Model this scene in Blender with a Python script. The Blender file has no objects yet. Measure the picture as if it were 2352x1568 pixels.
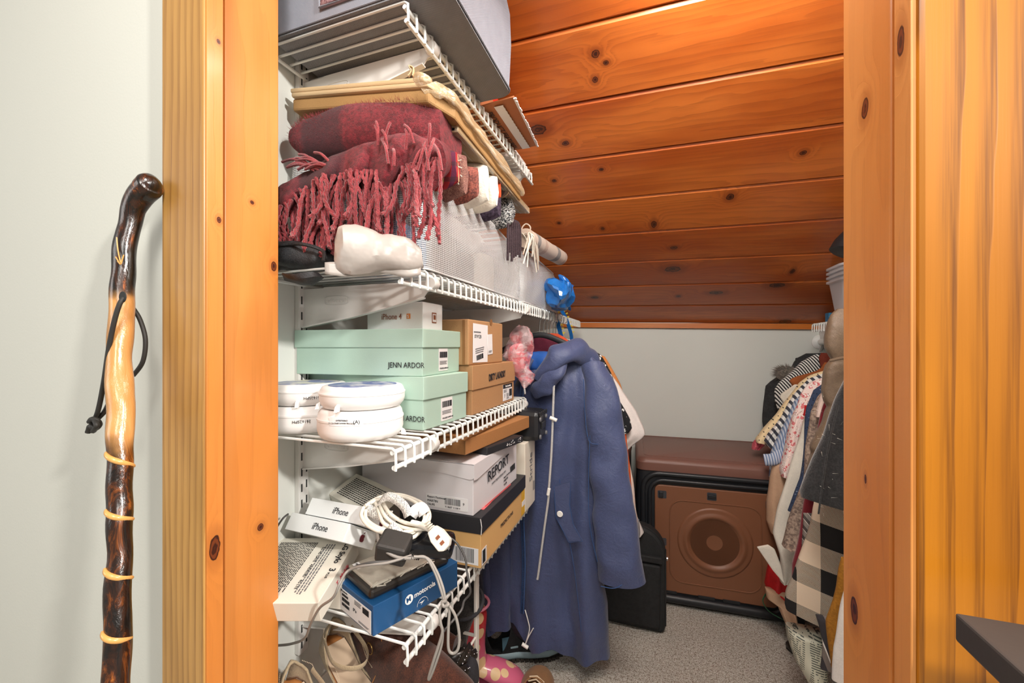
import bpy, bmesh, math, random
from mathutils import Vector, Matrix, noise as mnoise
random.seed(7)
S = bpy.context.scene
C = S.collection
PI = math.pi
H = 1.05                      # camera height above the carpet
# ---------------------------------------------------------------- camera
FPX = 934.0                   # focal length in pixels of a 2352 x 1568 frame
YAW = math.radians(19.6)
cam_d = bpy.data.cameras.new('camera'); cam = bpy.data.objects.new('camera', cam_d); C.objects.link(cam)
cam_d.sensor_width = 36.0; cam_d.lens = 36.0*FPX/2352.0
cam_d.shift_y = 11.0/2352.0; cam_d.clip_start = 0.02
cam.location = (0, 0, H); cam.rotation_euler = (PI/2, 0, YAW)
S.camera = cam
# ---------------------------------------------------------------- world, lamps, exposure
w = bpy.data.worlds.new('world'); S.world = w; w.use_nodes = True
w.node_tree.nodes['Background'].inputs[0].default_value = (1.0, 0.955, 0.88, 1)
w.node_tree.nodes['Background'].inputs[1].default_value = 0.38
S.view_settings.view_transform = 'Standard'; S.view_settings.look = 'None'
S.view_settings.gamma = 1.0; S.view_settings.use_curve_mapping = False
S.view_settings.exposure = 0.0
def area(name, loc, target, size, power, col):
    l = bpy.data.lights.new(name, 'AREA'); l.energy = power; l.size = size; l.color = col
    o = bpy.data.objects.new(name, l); C.objects.link(o); o.location = loc
    o.rotation_euler = (Vector(target)-Vector(loc)).to_track_quat('-Z', 'Y').to_euler()
    return o
def point(name, loc, rad, power, col):
    l = bpy.data.lights.new(name, 'POINT'); l.energy = power; l.shadow_soft_size = rad; l.color = col
    o = bpy.data.objects.new(name, l); C.objects.link(o); o.location = loc
    return o
area('room_lamp', (1.95, -0.47, 2.05), (-0.7, 0.38, 0.9), 0.13, 70, (1.0, 0.96, 0.90))
area('room_fill', (0.5, -1.30, 2.0), (-0.2, 1.3, 0.7), 0.5, 12, (1.0, 0.96, 0.90))  # added fill from behind the camera, lifts the closet; not an actual lamp
area('left_fill', (-1.7, -1.2, 1.5), (0.2, 0.6, 0.9), 1.0, 11, (1.0, 0.98, 0.95))  # invented fill from the left, brightens the right jamb; no window known
area('doorway_fill', (0.0, -0.25, 1.98), (0.15, 2.0, 0.8), 0.3, 12, (1.0, 0.96, 0.90))  # fill added outside the doorway to brighten far planks, floor and jambs
point('closet_lamp', (0.20, 0.66, 1.76), 0.06, 3.4, (1.0, 0.94, 0.86))
area('closet_fill', (0.15, 0.72, 1.80), (0.16, 1.45, 0.0), 0.36, 13, (1.0, 0.96, 0.89))  # extra soft fill added beside the closet lamp to even out the brightness

# ---------------------------------------------------------------- picture-to-world helpers
CY, SY = math.cos(YAW), math.sin(YAW)
def ray(px, py):
    u = (px-1176.0)/FPX
    return Vector((-SY+CY*u, CY+SY*u, (795.0-py)/FPX))
def at(px, py, X=None, Y=None, Z=None, D=None):
    r = ray(px, py)
    if X is not None: d = X/r.x
    elif Y is not None: d = Y/r.y
    elif Z is not None: d = (Z-H)/r.z
    else: d = D
    return Vector((r.x*d, r.y*d, r.z*d+H))

# ---------------------------------------------------------------- materials
def srgb(h):
    if isinstance(h, str):
        h = h.lstrip('#'); c = [int(h[i:i+2], 16)/255 for i in (0, 2, 4)]
    else: c = h
    return tuple(((x/12.92) if x <= 0.04045 else ((x+0.055)/1.055)**2.4) for x in c)+(1.0,)
MATS = {}
class G:
    """small node-graph builder"""
    def __init__(s, name):
        s.m = bpy.data.materials.new(name); s.m.use_nodes = True; s.t = s.m.node_tree
        s.b = s.t.nodes['Principled BSDF']; s.out = s.t.nodes['Material Output']
        MATS[name] = s.m
        s._co = None
    def n(s, typ, *ins, out=0, **props):
        nd = s.t.nodes.new(typ)
        for k, v in props.items(): setattr(nd, k, v)
        for i, v in enumerate(ins):
            if v is None: continue
            s.set(nd.inputs[i], v)
        return nd.outputs[out]
    def set(s, sock, v):
        if hasattr(v, 'is_output'): s.t.links.new(v, sock)
        else:
            if sock.type == 'RGBA' and not hasattr(v, '__len__'): v = (v, v, v, 1)
            sock.default_value = v
    def math(s, op, a, b=None, c=None, clamp=False):
        nd = s.t.nodes.new('ShaderNodeMath'); nd.operation = op; nd.use_clamp = clamp
        for i, v in enumerate((a, b, c)):
            if v is not None: s.set(nd.inputs[i], v)
        return nd.outputs[0]
    def co(s):
        if s._co is None: s._co = s.n('ShaderNodeTexCoord', out=3)
        return s._co
    def xyz(s, v=None):
        nd = s.t.nodes.new('ShaderNodeSeparateXYZ'); s.set(nd.inputs[0], v if v is not None else s.co())
        return nd.outputs
    def map(s, scale=(1, 1, 1), rot=(0, 0, 0), loc=(0, 0, 0), v=None):
        nd = s.t.nodes.new('ShaderNodeMapping'); s.set(nd.inputs[0], v if v is not None else s.co())
        nd.inputs[1].default_value = loc; nd.inputs[2].default_value = rot; nd.inputs[3].default_value = scale
        return nd.outputs[0]
    def noise(s, scale, v=None, detail=3, rough=0.55, dist=0.0):
        nd = s.t.nodes.new('ShaderNodeTexNoise'); s.set(nd.inputs['Vector'], v if v is not None else s.co())
        nd.inputs['Scale'].default_value = scale; nd.inputs['Detail'].default_value = detail
        nd.inputs['Roughness'].default_value = rough; nd.inputs['Distortion'].default_value = dist
        return nd.outputs[0]
    def voro(s, scale, v=None, out='Distance', feature='F1', rnd=1.0):
        nd = s.t.nodes.new('ShaderNodeTexVoronoi'); nd.feature = feature
        s.set(nd.inputs['Vector'], v if v is not None else s.co()); nd.inputs['Scale'].default_value = scale
        nd.inputs['Randomness'].default_value = rnd
        return nd.outputs[out]
    def ramp(s, f, stops, const=False):
        nd = s.t.nodes.new('ShaderNodeValToRGB'); s.set(nd.inputs[0], f)
        r = nd.color_ramp
        if const: r.interpolation = 'CONSTANT'
        while len(r.elements) < len(stops): r.elements.new(0.5)
        for e, (p, c) in zip(r.elements, stops):
            e.position = p; e.color = srgb(c) if isinstance(c, str) else ((c, c, c, 1) if not hasattr(c, '__len__') else c)
        return nd.outputs[0]
    def mix(s, f, a, b, mode='MIX'):
        nd = s.t.nodes.new('ShaderNodeMix'); nd.data_type = 'RGBA'; nd.blend_type = mode
        s.set(nd.inputs[0], f)
        s.set(nd.inputs[6], srgb(a) if isinstance(a, str) else a); s.set(nd.inputs[7], srgb(b) if isinstance(b, str) else b)
        return nd.outputs[2]
    def sm(s, x, a, b):      # smooth 0..1 between a and b
        nd = s.t.nodes.new('ShaderNodeMapRange'); nd.interpolation_type = 'SMOOTHSTEP'
        s.set(nd.inputs[0], x); nd.inputs[1].default_value = a; nd.inputs[2].default_value = b
        return nd.outputs[0]
    def fin(s, col, rough=0.6, bump=None, bs=0.2, bd=0.002, **kw):
        s.set(s.b.inputs['Base Color'], srgb(col) if isinstance(col, str) else col)
        s.set(s.b.inputs['Roughness'], rough)
        if bump is not None:
            nd = s.t.nodes.new('ShaderNodeBump'); nd.inputs['Strength'].default_value = bs; nd.inputs['Distance'].default_value = bd
            s.set(nd.inputs['Height'], bump); s.t.links.new(nd.outputs[0], s.b.inputs['Normal'])
        for k, v in kw.items():
            s.set(s.b.inputs[k.replace('_', ' ')], v)
        return s.m
def plain(name, col, rough=0.5, var=0.08, scale=8, bump=0.0, bscale=200, **kw):
    g = G(name); n = g.noise(scale)
    c = srgb(col)
    lo = tuple(x*(1-var) for x in c[:3])+(1,); hi = tuple(min(1, x*(1+var)) for x in c[:3])+(1,)
    colr = g.mix(n, lo, hi)
    b = g.noise(bscale) if bump > 0 else None
    return g.fin(colr, rough, b, bump, **kw)
def cloth(name, col, rough=0.85, scale=900, var=0.12, bs=0.4, col2=None, fuzz=0.0, wr=0.0, **kw):
    g = G(name); c = srgb(col); d = srgb(col2) if col2 else tuple(x*(1-var*2) for x in c[:3])+(1,)
    n = g.noise(60, detail=6, rough=0.75)
    f = g.noise(scale, detail=2)
    m = g.math('ADD', g.math('MULTIPLY', n, 0.5), g.math('MULTIPLY', f, 0.5))
    colr = g.mix(g.sm(m, 0.38, 0.62), d, c)
    bump = g.math('ADD', g.math('MULTIPLY', f, 0.5), g.math('MULTIPLY', g.noise(25, detail=4, dist=1.0), wr*4))
    return g.fin(colr, rough, bump, bs, 0.003, Sheen_Weight=fuzz, **kw)
def wood(name, light, dark, line, knots=(), F=55.0, rough=0.32, u='X', v='Y', amp=1.0, coat=0.25, bands=0.5):
    """varnished pine: u runs along the grain, v across; knots = (u, v, ru, rv) in object metres"""
    g = G(name); X = g.xyz(); ax = {'X': 0, 'Y': 1, 'Z': 2}
    U, V = X[ax[u]], X[ax[v]]
    oi = g.n('ShaderNodeObjectInfo', out=5)
    cmb = g.n('ShaderNodeCombineXYZ', g.math('MULTIPLY', U, 0.9), g.math('MULTIPLY', V, 7.0), g.math('MULTIPLY', oi, 37.0))
    nz = g.noise(1.0, cmb, 4, 0.5, 0.6)
    fld = g.math('MULTIPLY_ADD', nz, 9.0*amp, g.math('MULTIPLY', V, F))
    km = None
    for (ku, kv, ru, rv) in knots:
        a = g.math('DIVIDE', g.math('SUBTRACT', U, ku), ru); b = g.math('DIVIDE', g.math('SUBTRACT', V, kv), rv)
        d2 = g.math('MULTIPLY_ADD', a, a, g.math('MULTIPLY', b, b))
        e = g.math('EXPONENT', g.math('MULTIPLY', d2, -0.16))
        fld = g.math('MULTIPLY_ADD', e, 3.2, fld)
        e2 = g.math('MULTIPLY_ADD', g.noise(90, detail=2), 0.9, d2)
        km = e2 if km is None else g.math('MINIMUM', km, e2)
    fine = g.noise(1.0, g.map((7, 420, 420) if u == 'X' else (420, 420, 7)), 3, 0.6)
    ln = g.math('FRACT', fld)
    ln = g.math('MULTIPLY', g.sm(ln, 0.25, 0.93), g.sm(ln, 1.0, 0.95))
    big = g.noise(1.0, g.n('ShaderNodeCombineXYZ', g.math('MULTIPLY', U, 2.2), g.math('MULTIPLY', V, 9.0), g.math('MULTIPLY', oi, 91.0)), 3, 0.5)
    col = g.mix(g.sm(g.math('MULTIPLY_ADD', oi, 0.22, big), 0.35, 0.8), light, dark)
    col = g.mix(g.math('MULTIPLY', g.math('MULTIPLY', ln, bands), g.sm(fine, 0.2, 0.75)), col, line)
    col = g.mix(g.math('MULTIPLY', g.sm(fine, 0.55, 0.8), 0.16), col, line)
    if km is not None:
        col = g.mix(g.math('MULTIPLY', g.sm(km, 5.5, 1.2), 0.55), col, line)
        ring = g.math('SINE', g.math('MULTIPLY', g.math('SQRT', km), 16.0))
        kc = g.mix(g.sm(ring, -0.7, 0.7), '#3a1608', '#6d3212')
        col = g.mix(g.sm(km, 1.35, 1.15), col, kc)
    return g.fin(col, rough, g.math('ADD', ln, fine), 0.10, 0.001, Coat_Weight=coat, Coat_Roughness=0.15)

# ---------------------------------------------------------------- mesh builder
class MB:
    def __init__(s): s.v = []; s.f = []
    def add(s, vs, fs):
        o = len(s.v); s.v += [tuple(v) for v in vs]; s.f += [tuple(i+o for i in f) for f in fs]; return s
    def box(s, c, d, M=None):
        hx, hy, hz = d[0]/2, d[1]/2, d[2]/2; c = Vector(c)
        vs = [c+Vector((x, y, z)) for x in (-hx, hx) for y in (-hy, hy) for z in (-hz, hz)]
        if M is not None: vs = [M @ v for v in vs]
        return s.add(vs, [(0, 1, 3, 2), (4, 6, 7, 5), (0, 4, 5, 1), (2, 3, 7, 6), (0, 2, 6, 4), (1, 5, 7, 3)])
    def box2(s, a, b, M=None):
        return s.box([(a[i]+b[i])/2 for i in range(3)], [abs(b[i]-a[i]) for i in range(3)], M)
    def tube(s, pts, r, n=8, caps=True, closed=False, rs=None, flat=1.0):
        pts = [Vector(p) for p in pts]; m = len(pts)
        if m < 2: return s
        up = None; rings = []
        for i, p in enumerate(pts):
            if closed: t = pts[(i+1) % m]-pts[i-1]
            else: t = pts[min(i+1, m-1)]-pts[max(i-1, 0)]
            if t.length < 1e-9: t = Vector((0, 0, 1))
            t.normalize()
            if up is None:
                up = Vector((0, 0, 1)) if abs(t.z) < 0.9 else Vector((1, 0, 0))
            up = (up-t*up.dot(t))
            if up.length < 1e-6: up = t.orthogonal()
            up.normalize()
            sd = t.cross(up); rr = rs[i] if rs else r
            rings.append([p+up*(math.cos(2*PI*k/n)*rr)+sd*(math.sin(2*PI*k/n)*rr*flat) for k in range(n)])
        vs = [v for rg in rings for v in rg]; fs = []
        for i in range(m if closed else m-1):
            j = (i+1) % m
            for k in range(n): fs.append((i*n+k, i*n+(k+1) % n, j*n+(k+1) % n, j*n+k))
        if caps and not closed:
            fs.append(tuple(range(n-1, -1, -1))); fs.append(tuple((m-1)*n+k for k in range(n)))
        return s.add(vs, fs)
    def lathe(s, prof, n=32, c=(0, 0, 0), M=None, arc=None):
        vs = []; fs = []; m = len(prof); c = Vector(c)
        for (r, z) in prof:
            for k in range(n):
                a = 2*PI*k/n; v = Vector((r*math.cos(a), r*math.sin(a), z))
                vs.append((M @ v if M is not None else v)+c)
        for i in range(m-1):
            for k in range(n): fs.append((i*n+k, i*n+(k+1) % n, (i+1)*n+(k+1) % n, (i+1)*n+k))
        if prof[0][0] > 1e-6: fs.append(tuple(range(n-1, -1, -1)))
        if prof[-1][0] > 1e-6: fs.append(tuple((m-1)*n+k for k in range(n)))
        return s.add(vs, fs)
    def loft(s, rings, caps=True):
        n = len(rings[0]); vs = [v for r in rings for v in r]; fs = []
        for i in range(len(rings)-1):
            for k in range(n): fs.append((i*n+k, i*n+(k+1) % n, (i+1)*n+(k+1) % n, (i+1)*n+k))
        if caps:
            fs.append(tuple(range(n-1, -1, -1))); fs.append(tuple((len(rings)-1)*n+k for k in range(n)))
        return s.add(vs, fs)
    def prism(s, outline, axis_vec, M=None):
        n = len(outline); a = [Vector(p) for p in outline]; b = [p+Vector(axis_vec) for p in a]
        vs = a+b
        if M is not None: vs = [M @ v for v in vs]
        fs = [tuple(range(n-1, -1, -1)), tuple(range(n, 2*n))]+[(i, (i+1) % n, n+(i+1) % n, n+i) for i in range(n)]
        return s.add(vs, fs)
    def grid(s, fn, nu, nv):
        vs = [fn(i/nu, j/nv) for i in range(nu+1) for j in range(nv+1)]
        fs = [(i*(nv+1)+j, (i+1)*(nv+1)+j, (i+1)*(nv+1)+j+1, i*(nv+1)+j+1) for i in range(nu) for j in range(nv)]
        return s.add(vs, fs)
    def mesh(s, name, origin=(0, 0, 0), smooth=False):
        me = bpy.data.meshes.new(name); o = Vector(origin)
        me.from_pydata([tuple(Vector(v)-o) for v in s.v], [], s.f)
        me.update()
        bm = bmesh.new(); bm.from_mesh(me); bmesh.ops.recalc_face_normals(bm, faces=bm.faces); bm.to_mesh(me); bm.free()
        if smooth:
            for p in me.polygons: p.use_smooth = True
            try: me.set_sharp_from_angle(angle=math.radians(smooth if smooth > 1 else 50))
            except Exception: pass
        return me
    def build(s, name, mat, parent=None, smooth=False, bevel=0.0, local=False, thick=0.0, sub=0):
        """world coordinates unless local; the object's origin sits at the centre of its box"""
        if not s.v: return None
        xs = [min(v[i] for v in s.v) for i in range(3)]; xe = [max(v[i] for v in s.v) for i in range(3)]
        o = Vector([(a+b)/2 for a, b in zip(xs, xe)])
        me = s.mesh(name, o, smooth)
        ob = bpy.data.objects.new(name, me); C.objects.link(ob)
        me.materials.append(mat if not isinstance(mat, str) else MATS[mat])
        base = Vector((0, 0, 0))
        if parent is not None:
            ob.parent = parent
            if not local:
                q = parent
                while q is not None: base += q.location; q = q.parent
        ob.location = o-base
        if local and parent is not None and parent.type == 'MESH': ob.location = o-parent.location
        if thick:
            md = ob.modifiers.new('thick', 'SOLIDIFY'); md.thickness = thick; md.offset = 0
        if bevel:
            md = ob.modifiers.new('bevel', 'BEVEL'); md.width = bevel; md.segments = 2; md.limit_method = 'ANGLE'; md.angle_limit = math.radians(40)
        if sub:
            md = ob.modifiers.new('sub', 'SUBSURF'); md.levels = sub; md.render_levels = sub
        return ob
def tag(o, label=None, cat=None, group=None, kind=None):
    if label: o['label'] = label
    if cat: o['category'] = cat
    if group: o['group'] = group
    if kind: o['kind'] = kind
    return o
def thing(name, label, cat, loc=(0, 0, 0), rz=0.0, group=None):
    o = bpy.data.objects.new(name, None); C.objects.link(o); o.location = loc; o.rotation_euler = (0, 0, rz)
    o.empty_display_size = 0.05
    return tag(o, label, cat, group)
def struct(name, mb, mat, parent=None, **kw):
    o = mb.build(name, mat, parent, **kw)
    if parent is None: o['kind'] = 'structure'
    return o
FONT = bpy.data.fonts.load('<builtin>') if False else None
def lettering(name, txt, size, M, mat, parent, ext=0.0003, align='LEFT', bold=0.0, sx=1.0):
    """flat lettering; M maps its local x (along the line), y (up), z (out) into the parent's space"""
    cu = bpy.data.curves.new(name, 'FONT'); cu.body = txt; cu.size = size; cu.extrude = ext; cu.align_x = align
    cu.offset = bold; cu.resolution_u = 3
    tmp = bpy.data.objects.new(name, cu); C.objects.link(tmp)
    dg = bpy.context.evaluated_depsgraph_get(); dg.update()
    me = bpy.data.meshes.new_from_object(tmp.evaluated_get(dg)); bpy.data.objects.remove(tmp)
    me.materials.clear(); me.materials.append(MATS[mat] if isinstance(mat, str) else mat)
    me.transform(M @ Matrix.Diagonal((sx, 1, 1, 1)))
    if len(me.vertices):
        c = sum((v.co for v in me.vertices), Vector())/len(me.vertices)
        me.transform(Matrix.Translation(-c))
    else: c = Vector()
    ob = bpy.data.objects.new(name, me); C.objects.link(ob); ob.parent = parent; ob.location = c
    return ob
def frame(o, x, z):
    """matrix with origin o, local x along x, local z (out) along z"""
    x = Vector(x).normalized(); z = Vector(z).normalized(); y = z.cross(x).normalized(); x = y.cross(z)
    return Matrix((( x.x, y.x, z.x, o[0]), (x.y, y.y, z.y, o[1]), (x.z, y.z, z.z, o[2]), (0, 0, 0, 1)))
def lerp(a, b, t): return a+(b-a)*t
def cat(pts, seg=6, closed=False):
    """Catmull-Rom through points"""
    P = [Vector(p) for p in pts]; n = len(P); out = []
    for i in range(n if closed else n-1):
        if closed: p0, p1, p2, p3 = P[i-1], P[i], P[(i+1) % n], P[(i+2) % n]
        else: p0, p1, p2, p3 = P[max(i-1, 0)], P[i], P[i+1], P[min(i+2, n-1)]
        for k in range(seg):
            t = k/seg
            out.append(0.5*((2*p1)+(p2-p0)*t+(2*p0-5*p1+4*p2-p3)*t*t+(3*p1-3*p2+p3-p0)*t**3))
    if not closed: out.append(P[-1])
    return out
def interp(tab, t):
    """piecewise-linear table [(t, a, b, ...)] -> (a, b, ...)"""
    if t <= tab[0][0]: return tab[0][1:]
    for p, q in zip(tab, tab[1:]):
        if t <= q[0]:
            k = (t-p[0])/(q[0]-p[0]) if q[0] != p[0] else 0
            return tuple(a+(b-a)*k for a, b in zip(p[1:], q[1:]))
    return tab[-1][1:]
def copy_tree(o, parent=None):
    c = o.copy(); C.objects.link(c)
    if parent is not None: c.parent = parent
    for ch in list(o.children): copy_tree(ch, c)
    return c
# ================================================================ SETTING
plain('wall_paint', '#d2d3ca', 0.75, 0.02, 3, 0.08, 260)
plain('closet_paint', '#dfe1db', 0.7, 0.02, 3, 0.06, 260)
plain('header_paint', '#dddcd4', 0.75, 0.02)
XL, XR, YW = -0.697, 0.95, 2.28
YF, YB = 0.39, 0.50                     # the doorway wall: room face and closet face
OL, OR = -0.600, 0.192                  # rough opening
DH = 2.06
struct('wall_left', MB().box2((XL-0.10, YB, 0), (XL, YW+0.1, 2.3)), 'closet_paint')
struct('wall_back', MB().box2((XL, YW, 0), (XR, YW+0.1, 1.17)), 'closet_paint')
struct('wall_right', MB().box2((XR, YB, 0), (XR+0.1, YW+0.1, 2.3)), 'closet_paint')
struct('wall_front', MB().box2((-3.2, YF, 0), (OL, YB, 2.5)).box2((OR, YF, 0), (2.2, YB, 2.5)).box2((OL, YF, DH), (OR, YB, 2.5)), 'wall_paint')
# carpet
g = G('carpet')
a = g.noise(260, detail=2, rough=0.8); b = g.noise(110, detail=3, rough=0.8); c_ = g.noise(5, detail=3)
col = g.ramp(g.math('ADD', g.math('MULTIPLY', a, 0.6), g.math('MULTIPLY', b, 0.4)),
             [(0.38, '#75614e'), (0.45, '#b3a797'), (0.52, '#d9d3c8'), (0.60, '#efece6')])
col = g.mix(g.math('MULTIPLY', g.sm(c_, 0.4, 0.7), 0.15), col, '#a39a8e')
g.fin(col, 0.95, g.math('ADD', a, b), 1.0, 0.006)
def carpet_fn(u, v):
    x = lerp(-3.2, 2.2, u); y = lerp(-2.0, YW, v)
    return (x, y, 0.0)
struct('floor', MB().grid(carpet_fn, 2, 2), 'carpet', thick=0.0)
# sloped plank ceiling --------------------------------------------------------------------
EU = Vector((1, -0.006, -0.0244)).normalized()
EV = Vector((0, -1, 0.457)); EV = (EV-EU*EV.dot(EU)).normalized()
EN = EU.cross(EV).normalized()
if EN.z > 0: EN = -EN
CO = Vector((0.19, YW, H+0.112))
MC = Matrix(((EU.x, EV.x, EN.x, CO.x), (EU.y, EV.y, EN.y, CO.y), (EU.z, EV.z, EN.z, CO.z), (0, 0, 0, 1)))
def ceil_uv(px, py):
    r = ray(px, py); d = (CO-Vector((0, 0, H))).dot(EN)/r.dot(EN); p = Vector((0, 0, H))+r*d
    q = MC.inverted() @ p; return q.x, q.y
knot_px = [(1368, 124, 11, 11), (1392, 144, 7, 6), (1367, 183, 7, 8), (1236, 298, 22, 13), (1299, 329, 9, 6),
           (1381, 389, 5, 4), (1845, 351, 9, 6), (1273, 415, 6, 4), (1502, 515, 7, 9), (1384, 525, 4, 4), (1284, 512, 4, 3),
           (1677, 452, 10, 8), (1548, 569, 10, 4), (1545, 618, 20, 7), (1645, 672, 18, 4), (1785, 655, 20, 6), (1366, 683, 10, 3),
           (1804, 738, 16, 5), (1820, 623, 6, 6), (1558, 680, 6, 3)]
kn = []
for (kx, ky, rx, ry) in knot_px:
    a = ceil_uv(kx, ky); b = ceil_uv(kx+rx, ky); c_ = ceil_uv(kx, ky-ry)
    kn.append((a[0], a[1], max(0.008, abs(b[0]-a[0])), max(0.006, abs(c_[1]-a[1]))))
wood('ceiling_pine', '#d87730', '#b5551a', '#7c350e', kn, F=38, rough=0.34, amp=1.1, coat=0.2, bands=0.42)
plain('groove_dark', '#4a1f0a', 0.7)
PW = 0.1835
def plank_mb(v0, v1, u0, u1, t=0.014, ch=0.0055):
    # V-grooved board: face towards +w (down into the closet)
    prof = [(v0+0.0015, -t), (v0+0.0015, -ch), (v0+ch+0.0015, 0.0), (v1-ch-0.0015, 0.0), (v1-0.0015, -ch), (v1-0.0015, -t)]
    m = MB(); m.prism([Vector((u0, a_, b_)) for a_, b_ in prof], (u1-u0, 0, 0)); return m
ceil = thing('ceiling', None, None, CO); ceil['kind'] = 'structure'
ceil.rotation_euler = MC.to_euler()
k = 0; v0 = 0.012
while v0 < 2.3:
    m = plank_mb(v0, v0+PW, XL-0.4-0.19, XR+0.25-0.19)
    me = m.mesh('plank'); ob = bpy.data.objects.new('plank', me); C.objects.link(ob); ob.parent = ceil
    me.materials.append(MATS['ceiling_pine'])
    v0 += PW; k += 1
bk = MB().box2((XL-0.6, 0, -0.03), (XR+0.1, 2.4, -0.014))
me = bk.mesh('backing_board'); ob = bpy.data.objects.new('backing_board', me); C.objects.link(ob); ob.parent = ceil; me.materials.append(MATS['groove_dark'])
# knee-wall ledge trim
m = MB(); zt = H+0.108
A = Vector((XL, YW, zt-0.0244*(XL-0.0)))
B = Vector((XR, YW, zt-0.0244*(XR-0.0)))
m.add([A+Vector((0, -0.018, -0.012)), B+Vector((0, -0.018, -0.012)), B+Vector((0, -0.018, 0.014)), A+Vector((0, -0.018, 0.014)),
       A+Vector((0, 0.0, -0.012)), B+Vector((0, 0.0, -0.012)), B+Vector((0, 0.0, 0.014)), A+Vector((0, 0.0, 0.014))],
      [(0, 1, 2, 3), (4, 7, 6, 5), (0, 4, 5, 1), (3, 2, 6, 7), (0, 3, 7, 4), (1, 5, 6, 2)])
wood('trim_pine', '#e08a3a', '#cc7024', '#9c4d17', (), F=120, rough=0.35, u='X', v='Z')
struct('trim_1', m, 'trim_pine')
# doorway: casings, jambs, stops (grain runs along Z, so u = 'Z')
wood('casing_pine', '#c29350', '#a97a3a', '#7c5020', (), F=75, rough=0.38, u='Z', v='X', amp=0.35, bands=0.75)
def jk(lst, X, cz_, cy_):
    out = []
    for (px, py, rx, ry) in lst:
        a = at(px, py, X=X); b = at(px+rx, py, X=X); c_ = at(px, py+ry, X=X); out.append((a.z-cz_, a.y-cy_, abs(c_.z-a.z), abs(b.y-a.y)))
    return out
def jmat(name, lst, X, cz_, cy_, F=30): return wood(name, '#dd9650', '#cf8038', '#a8622a', jk(lst, X, cz_, cy_), F=F, rough=0.42, u='Z', v='Y', amp=0.8, bands=0.22)
jmat('jamb_pine', [], 0, 0, 0, 40)
jmat('edge_pine_left', [(488, 1258, 14, 32), (498, 505, 6, 8), (497, 95, 5, 6)], -0.559, DH/2, 0.378, 60)
jmat('jamb_left_pine', [(598, 1210, 8, 9), (629, 612, 7, 12), (579, 465, 5, 5)], -0.5845, DH/2, 0.456)
jmat('jamb_right_pine', [(1962, 1402, 9, 34), (1987, 250, 9, 26), (1988, 1100, 3, 12)], 0.1775, DH/2, 0.456, 24)
jmat('edge_pine_right', [(2083, 90, 10, 40)], 0.1735, DH/2, 0.378, 60)
wood('casing_fluted_pine', '#c47a12', '#9c5a08', '#6c3a05', (), F=60, rough=0.38, u='Z', v='X', amp=0.5, bands=0.9)
def board(name, a, b, mat, bev=0.002):
    m = MB().box2(a, b); o = m.build(name, mat, bevel=bev)
    o['kind'] = 'structure'; return o
def jamb(name, side):
    pass
# left side
cz = DH+0.06
board('trim_2', (-0.643, 0.366, 0), (-0.559, 0.390, cz), 'casing_pine', 0.002)          # casing face left
board('trim_3', (-0.614, 0.390, 0), (-0.599, 0.412, DH), 'jamb_pine', 0.001)             # jamb board left
board('trim_4', (-0.614, 0.412, 0), (-0.5845, 0.500, DH), 'jamb_left_pine', 0.0015)    # stop left
board('trim_10', (-0.5595, 0.3685, 0), (-0.5565, 0.3900, DH), 'edge_pine_left', 0.0005)
board('trim_11', (0.1705, 0.3685, 0), (0.1738, 0.3900, DH), 'edge_pine_right', 0.0005)
# right side
board('trim_5', (0.1735, 0.366, 0), (0.262, 0.390, cz), 'casing_fluted_pine', 0.004)
board('trim_6', (0.188, 0.390, 0), (0.205, 0.412, DH), 'jamb_pine', 0.001)
board('trim_7', (0.1775, 0.412, 0), (0.205, 0.500, DH), 'jamb_right_pine', 0.0015)
board('trim_8', (-0.640, 0.366, DH), (0.262, 0.390, DH+0.085), 'trim_pine', 0.004)
board('trim_9', (-0.600, 0.390, DH-0.02), (0.2, 0.500, DH), 'trim_pine', 0.001)

# ================================================================ WIRE SHELVING
plain('shelf_white', '#e9ebe8', 0.35, 0.02)
plain('bracket_white', '#e2e0dc', 0.38, 0.02)
plain('slot_dark', '#2a2c2c', 0.8)
XFL = -0.385
def shelf(name, label, z, y0, y1, xb=XL+0.012, xf=XFL, pitch=0.0254, sgn=1):
    zt_ = H+z
    t = thing(name, label, 'shelf', (0, y0, 0))
    r = 0.0034; lip = 0.030
    m = MB().tube([(xf, y0, zt_-r*2), (xf, y1, zt_-r*2)], r*1.15, 8); m.build('front_rail', 'shelf_white', t, smooth=True)
    m = MB().tube([(xf+sgn*0.003, y0, zt_-lip), (xf+sgn*0.003, y1, zt_-lip)], r*1.15, 8); m.build('lower_rail', 'shelf_white', t, smooth=True)
    m = MB().tube([(xb, y0, zt_-r*2), (xb, y1, zt_-r*2)], r, 6); m.build('back_rail', 'shelf_white', t, smooth=True)
    w_ = MB().tube([(xb, y0, zt_), (xf+sgn*0.001, y0, zt_), (xf+sgn*0.0065, y0, zt_-0.004), (xf+sgn*0.0075, y0, zt_-lip+0.003), (xf+sgn*0.0068, y0, zt_-lip-0.004)], 0.0023, 6)
    o = w_.build('wire', 'shelf_white', t, smooth=True)
    base = o.location.copy(); n = int((y1-y0)/pitch)
    for i in range(1, n+1):
        c = o.copy(); C.objects.link(c); c.location = base+Vector((0, i*pitch, 0))
    return t
Z1, Z2, Z3, Z4 = 0.557, 0.132, -0.158, -0.480
shelf('wire_shelf', 'white wire shelf on the left wall, topmost, under the grey fabric bin', Z1, 0.562, 1.27)
shelf('wire_shelf', 'long white wire shelf on the left wall, carrying the mesh bags and coat hangers', Z2, 0.545, 2.13)
shelf('wire_shelf', 'white wire shelf on the left wall, carrying the mint shoe boxes', Z3, 0.529, 1.20)
shelf('wire_shelf', 'lowest white wire shelf on the left wall, above the shoes', Z4, 0.560, 1.20)
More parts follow.
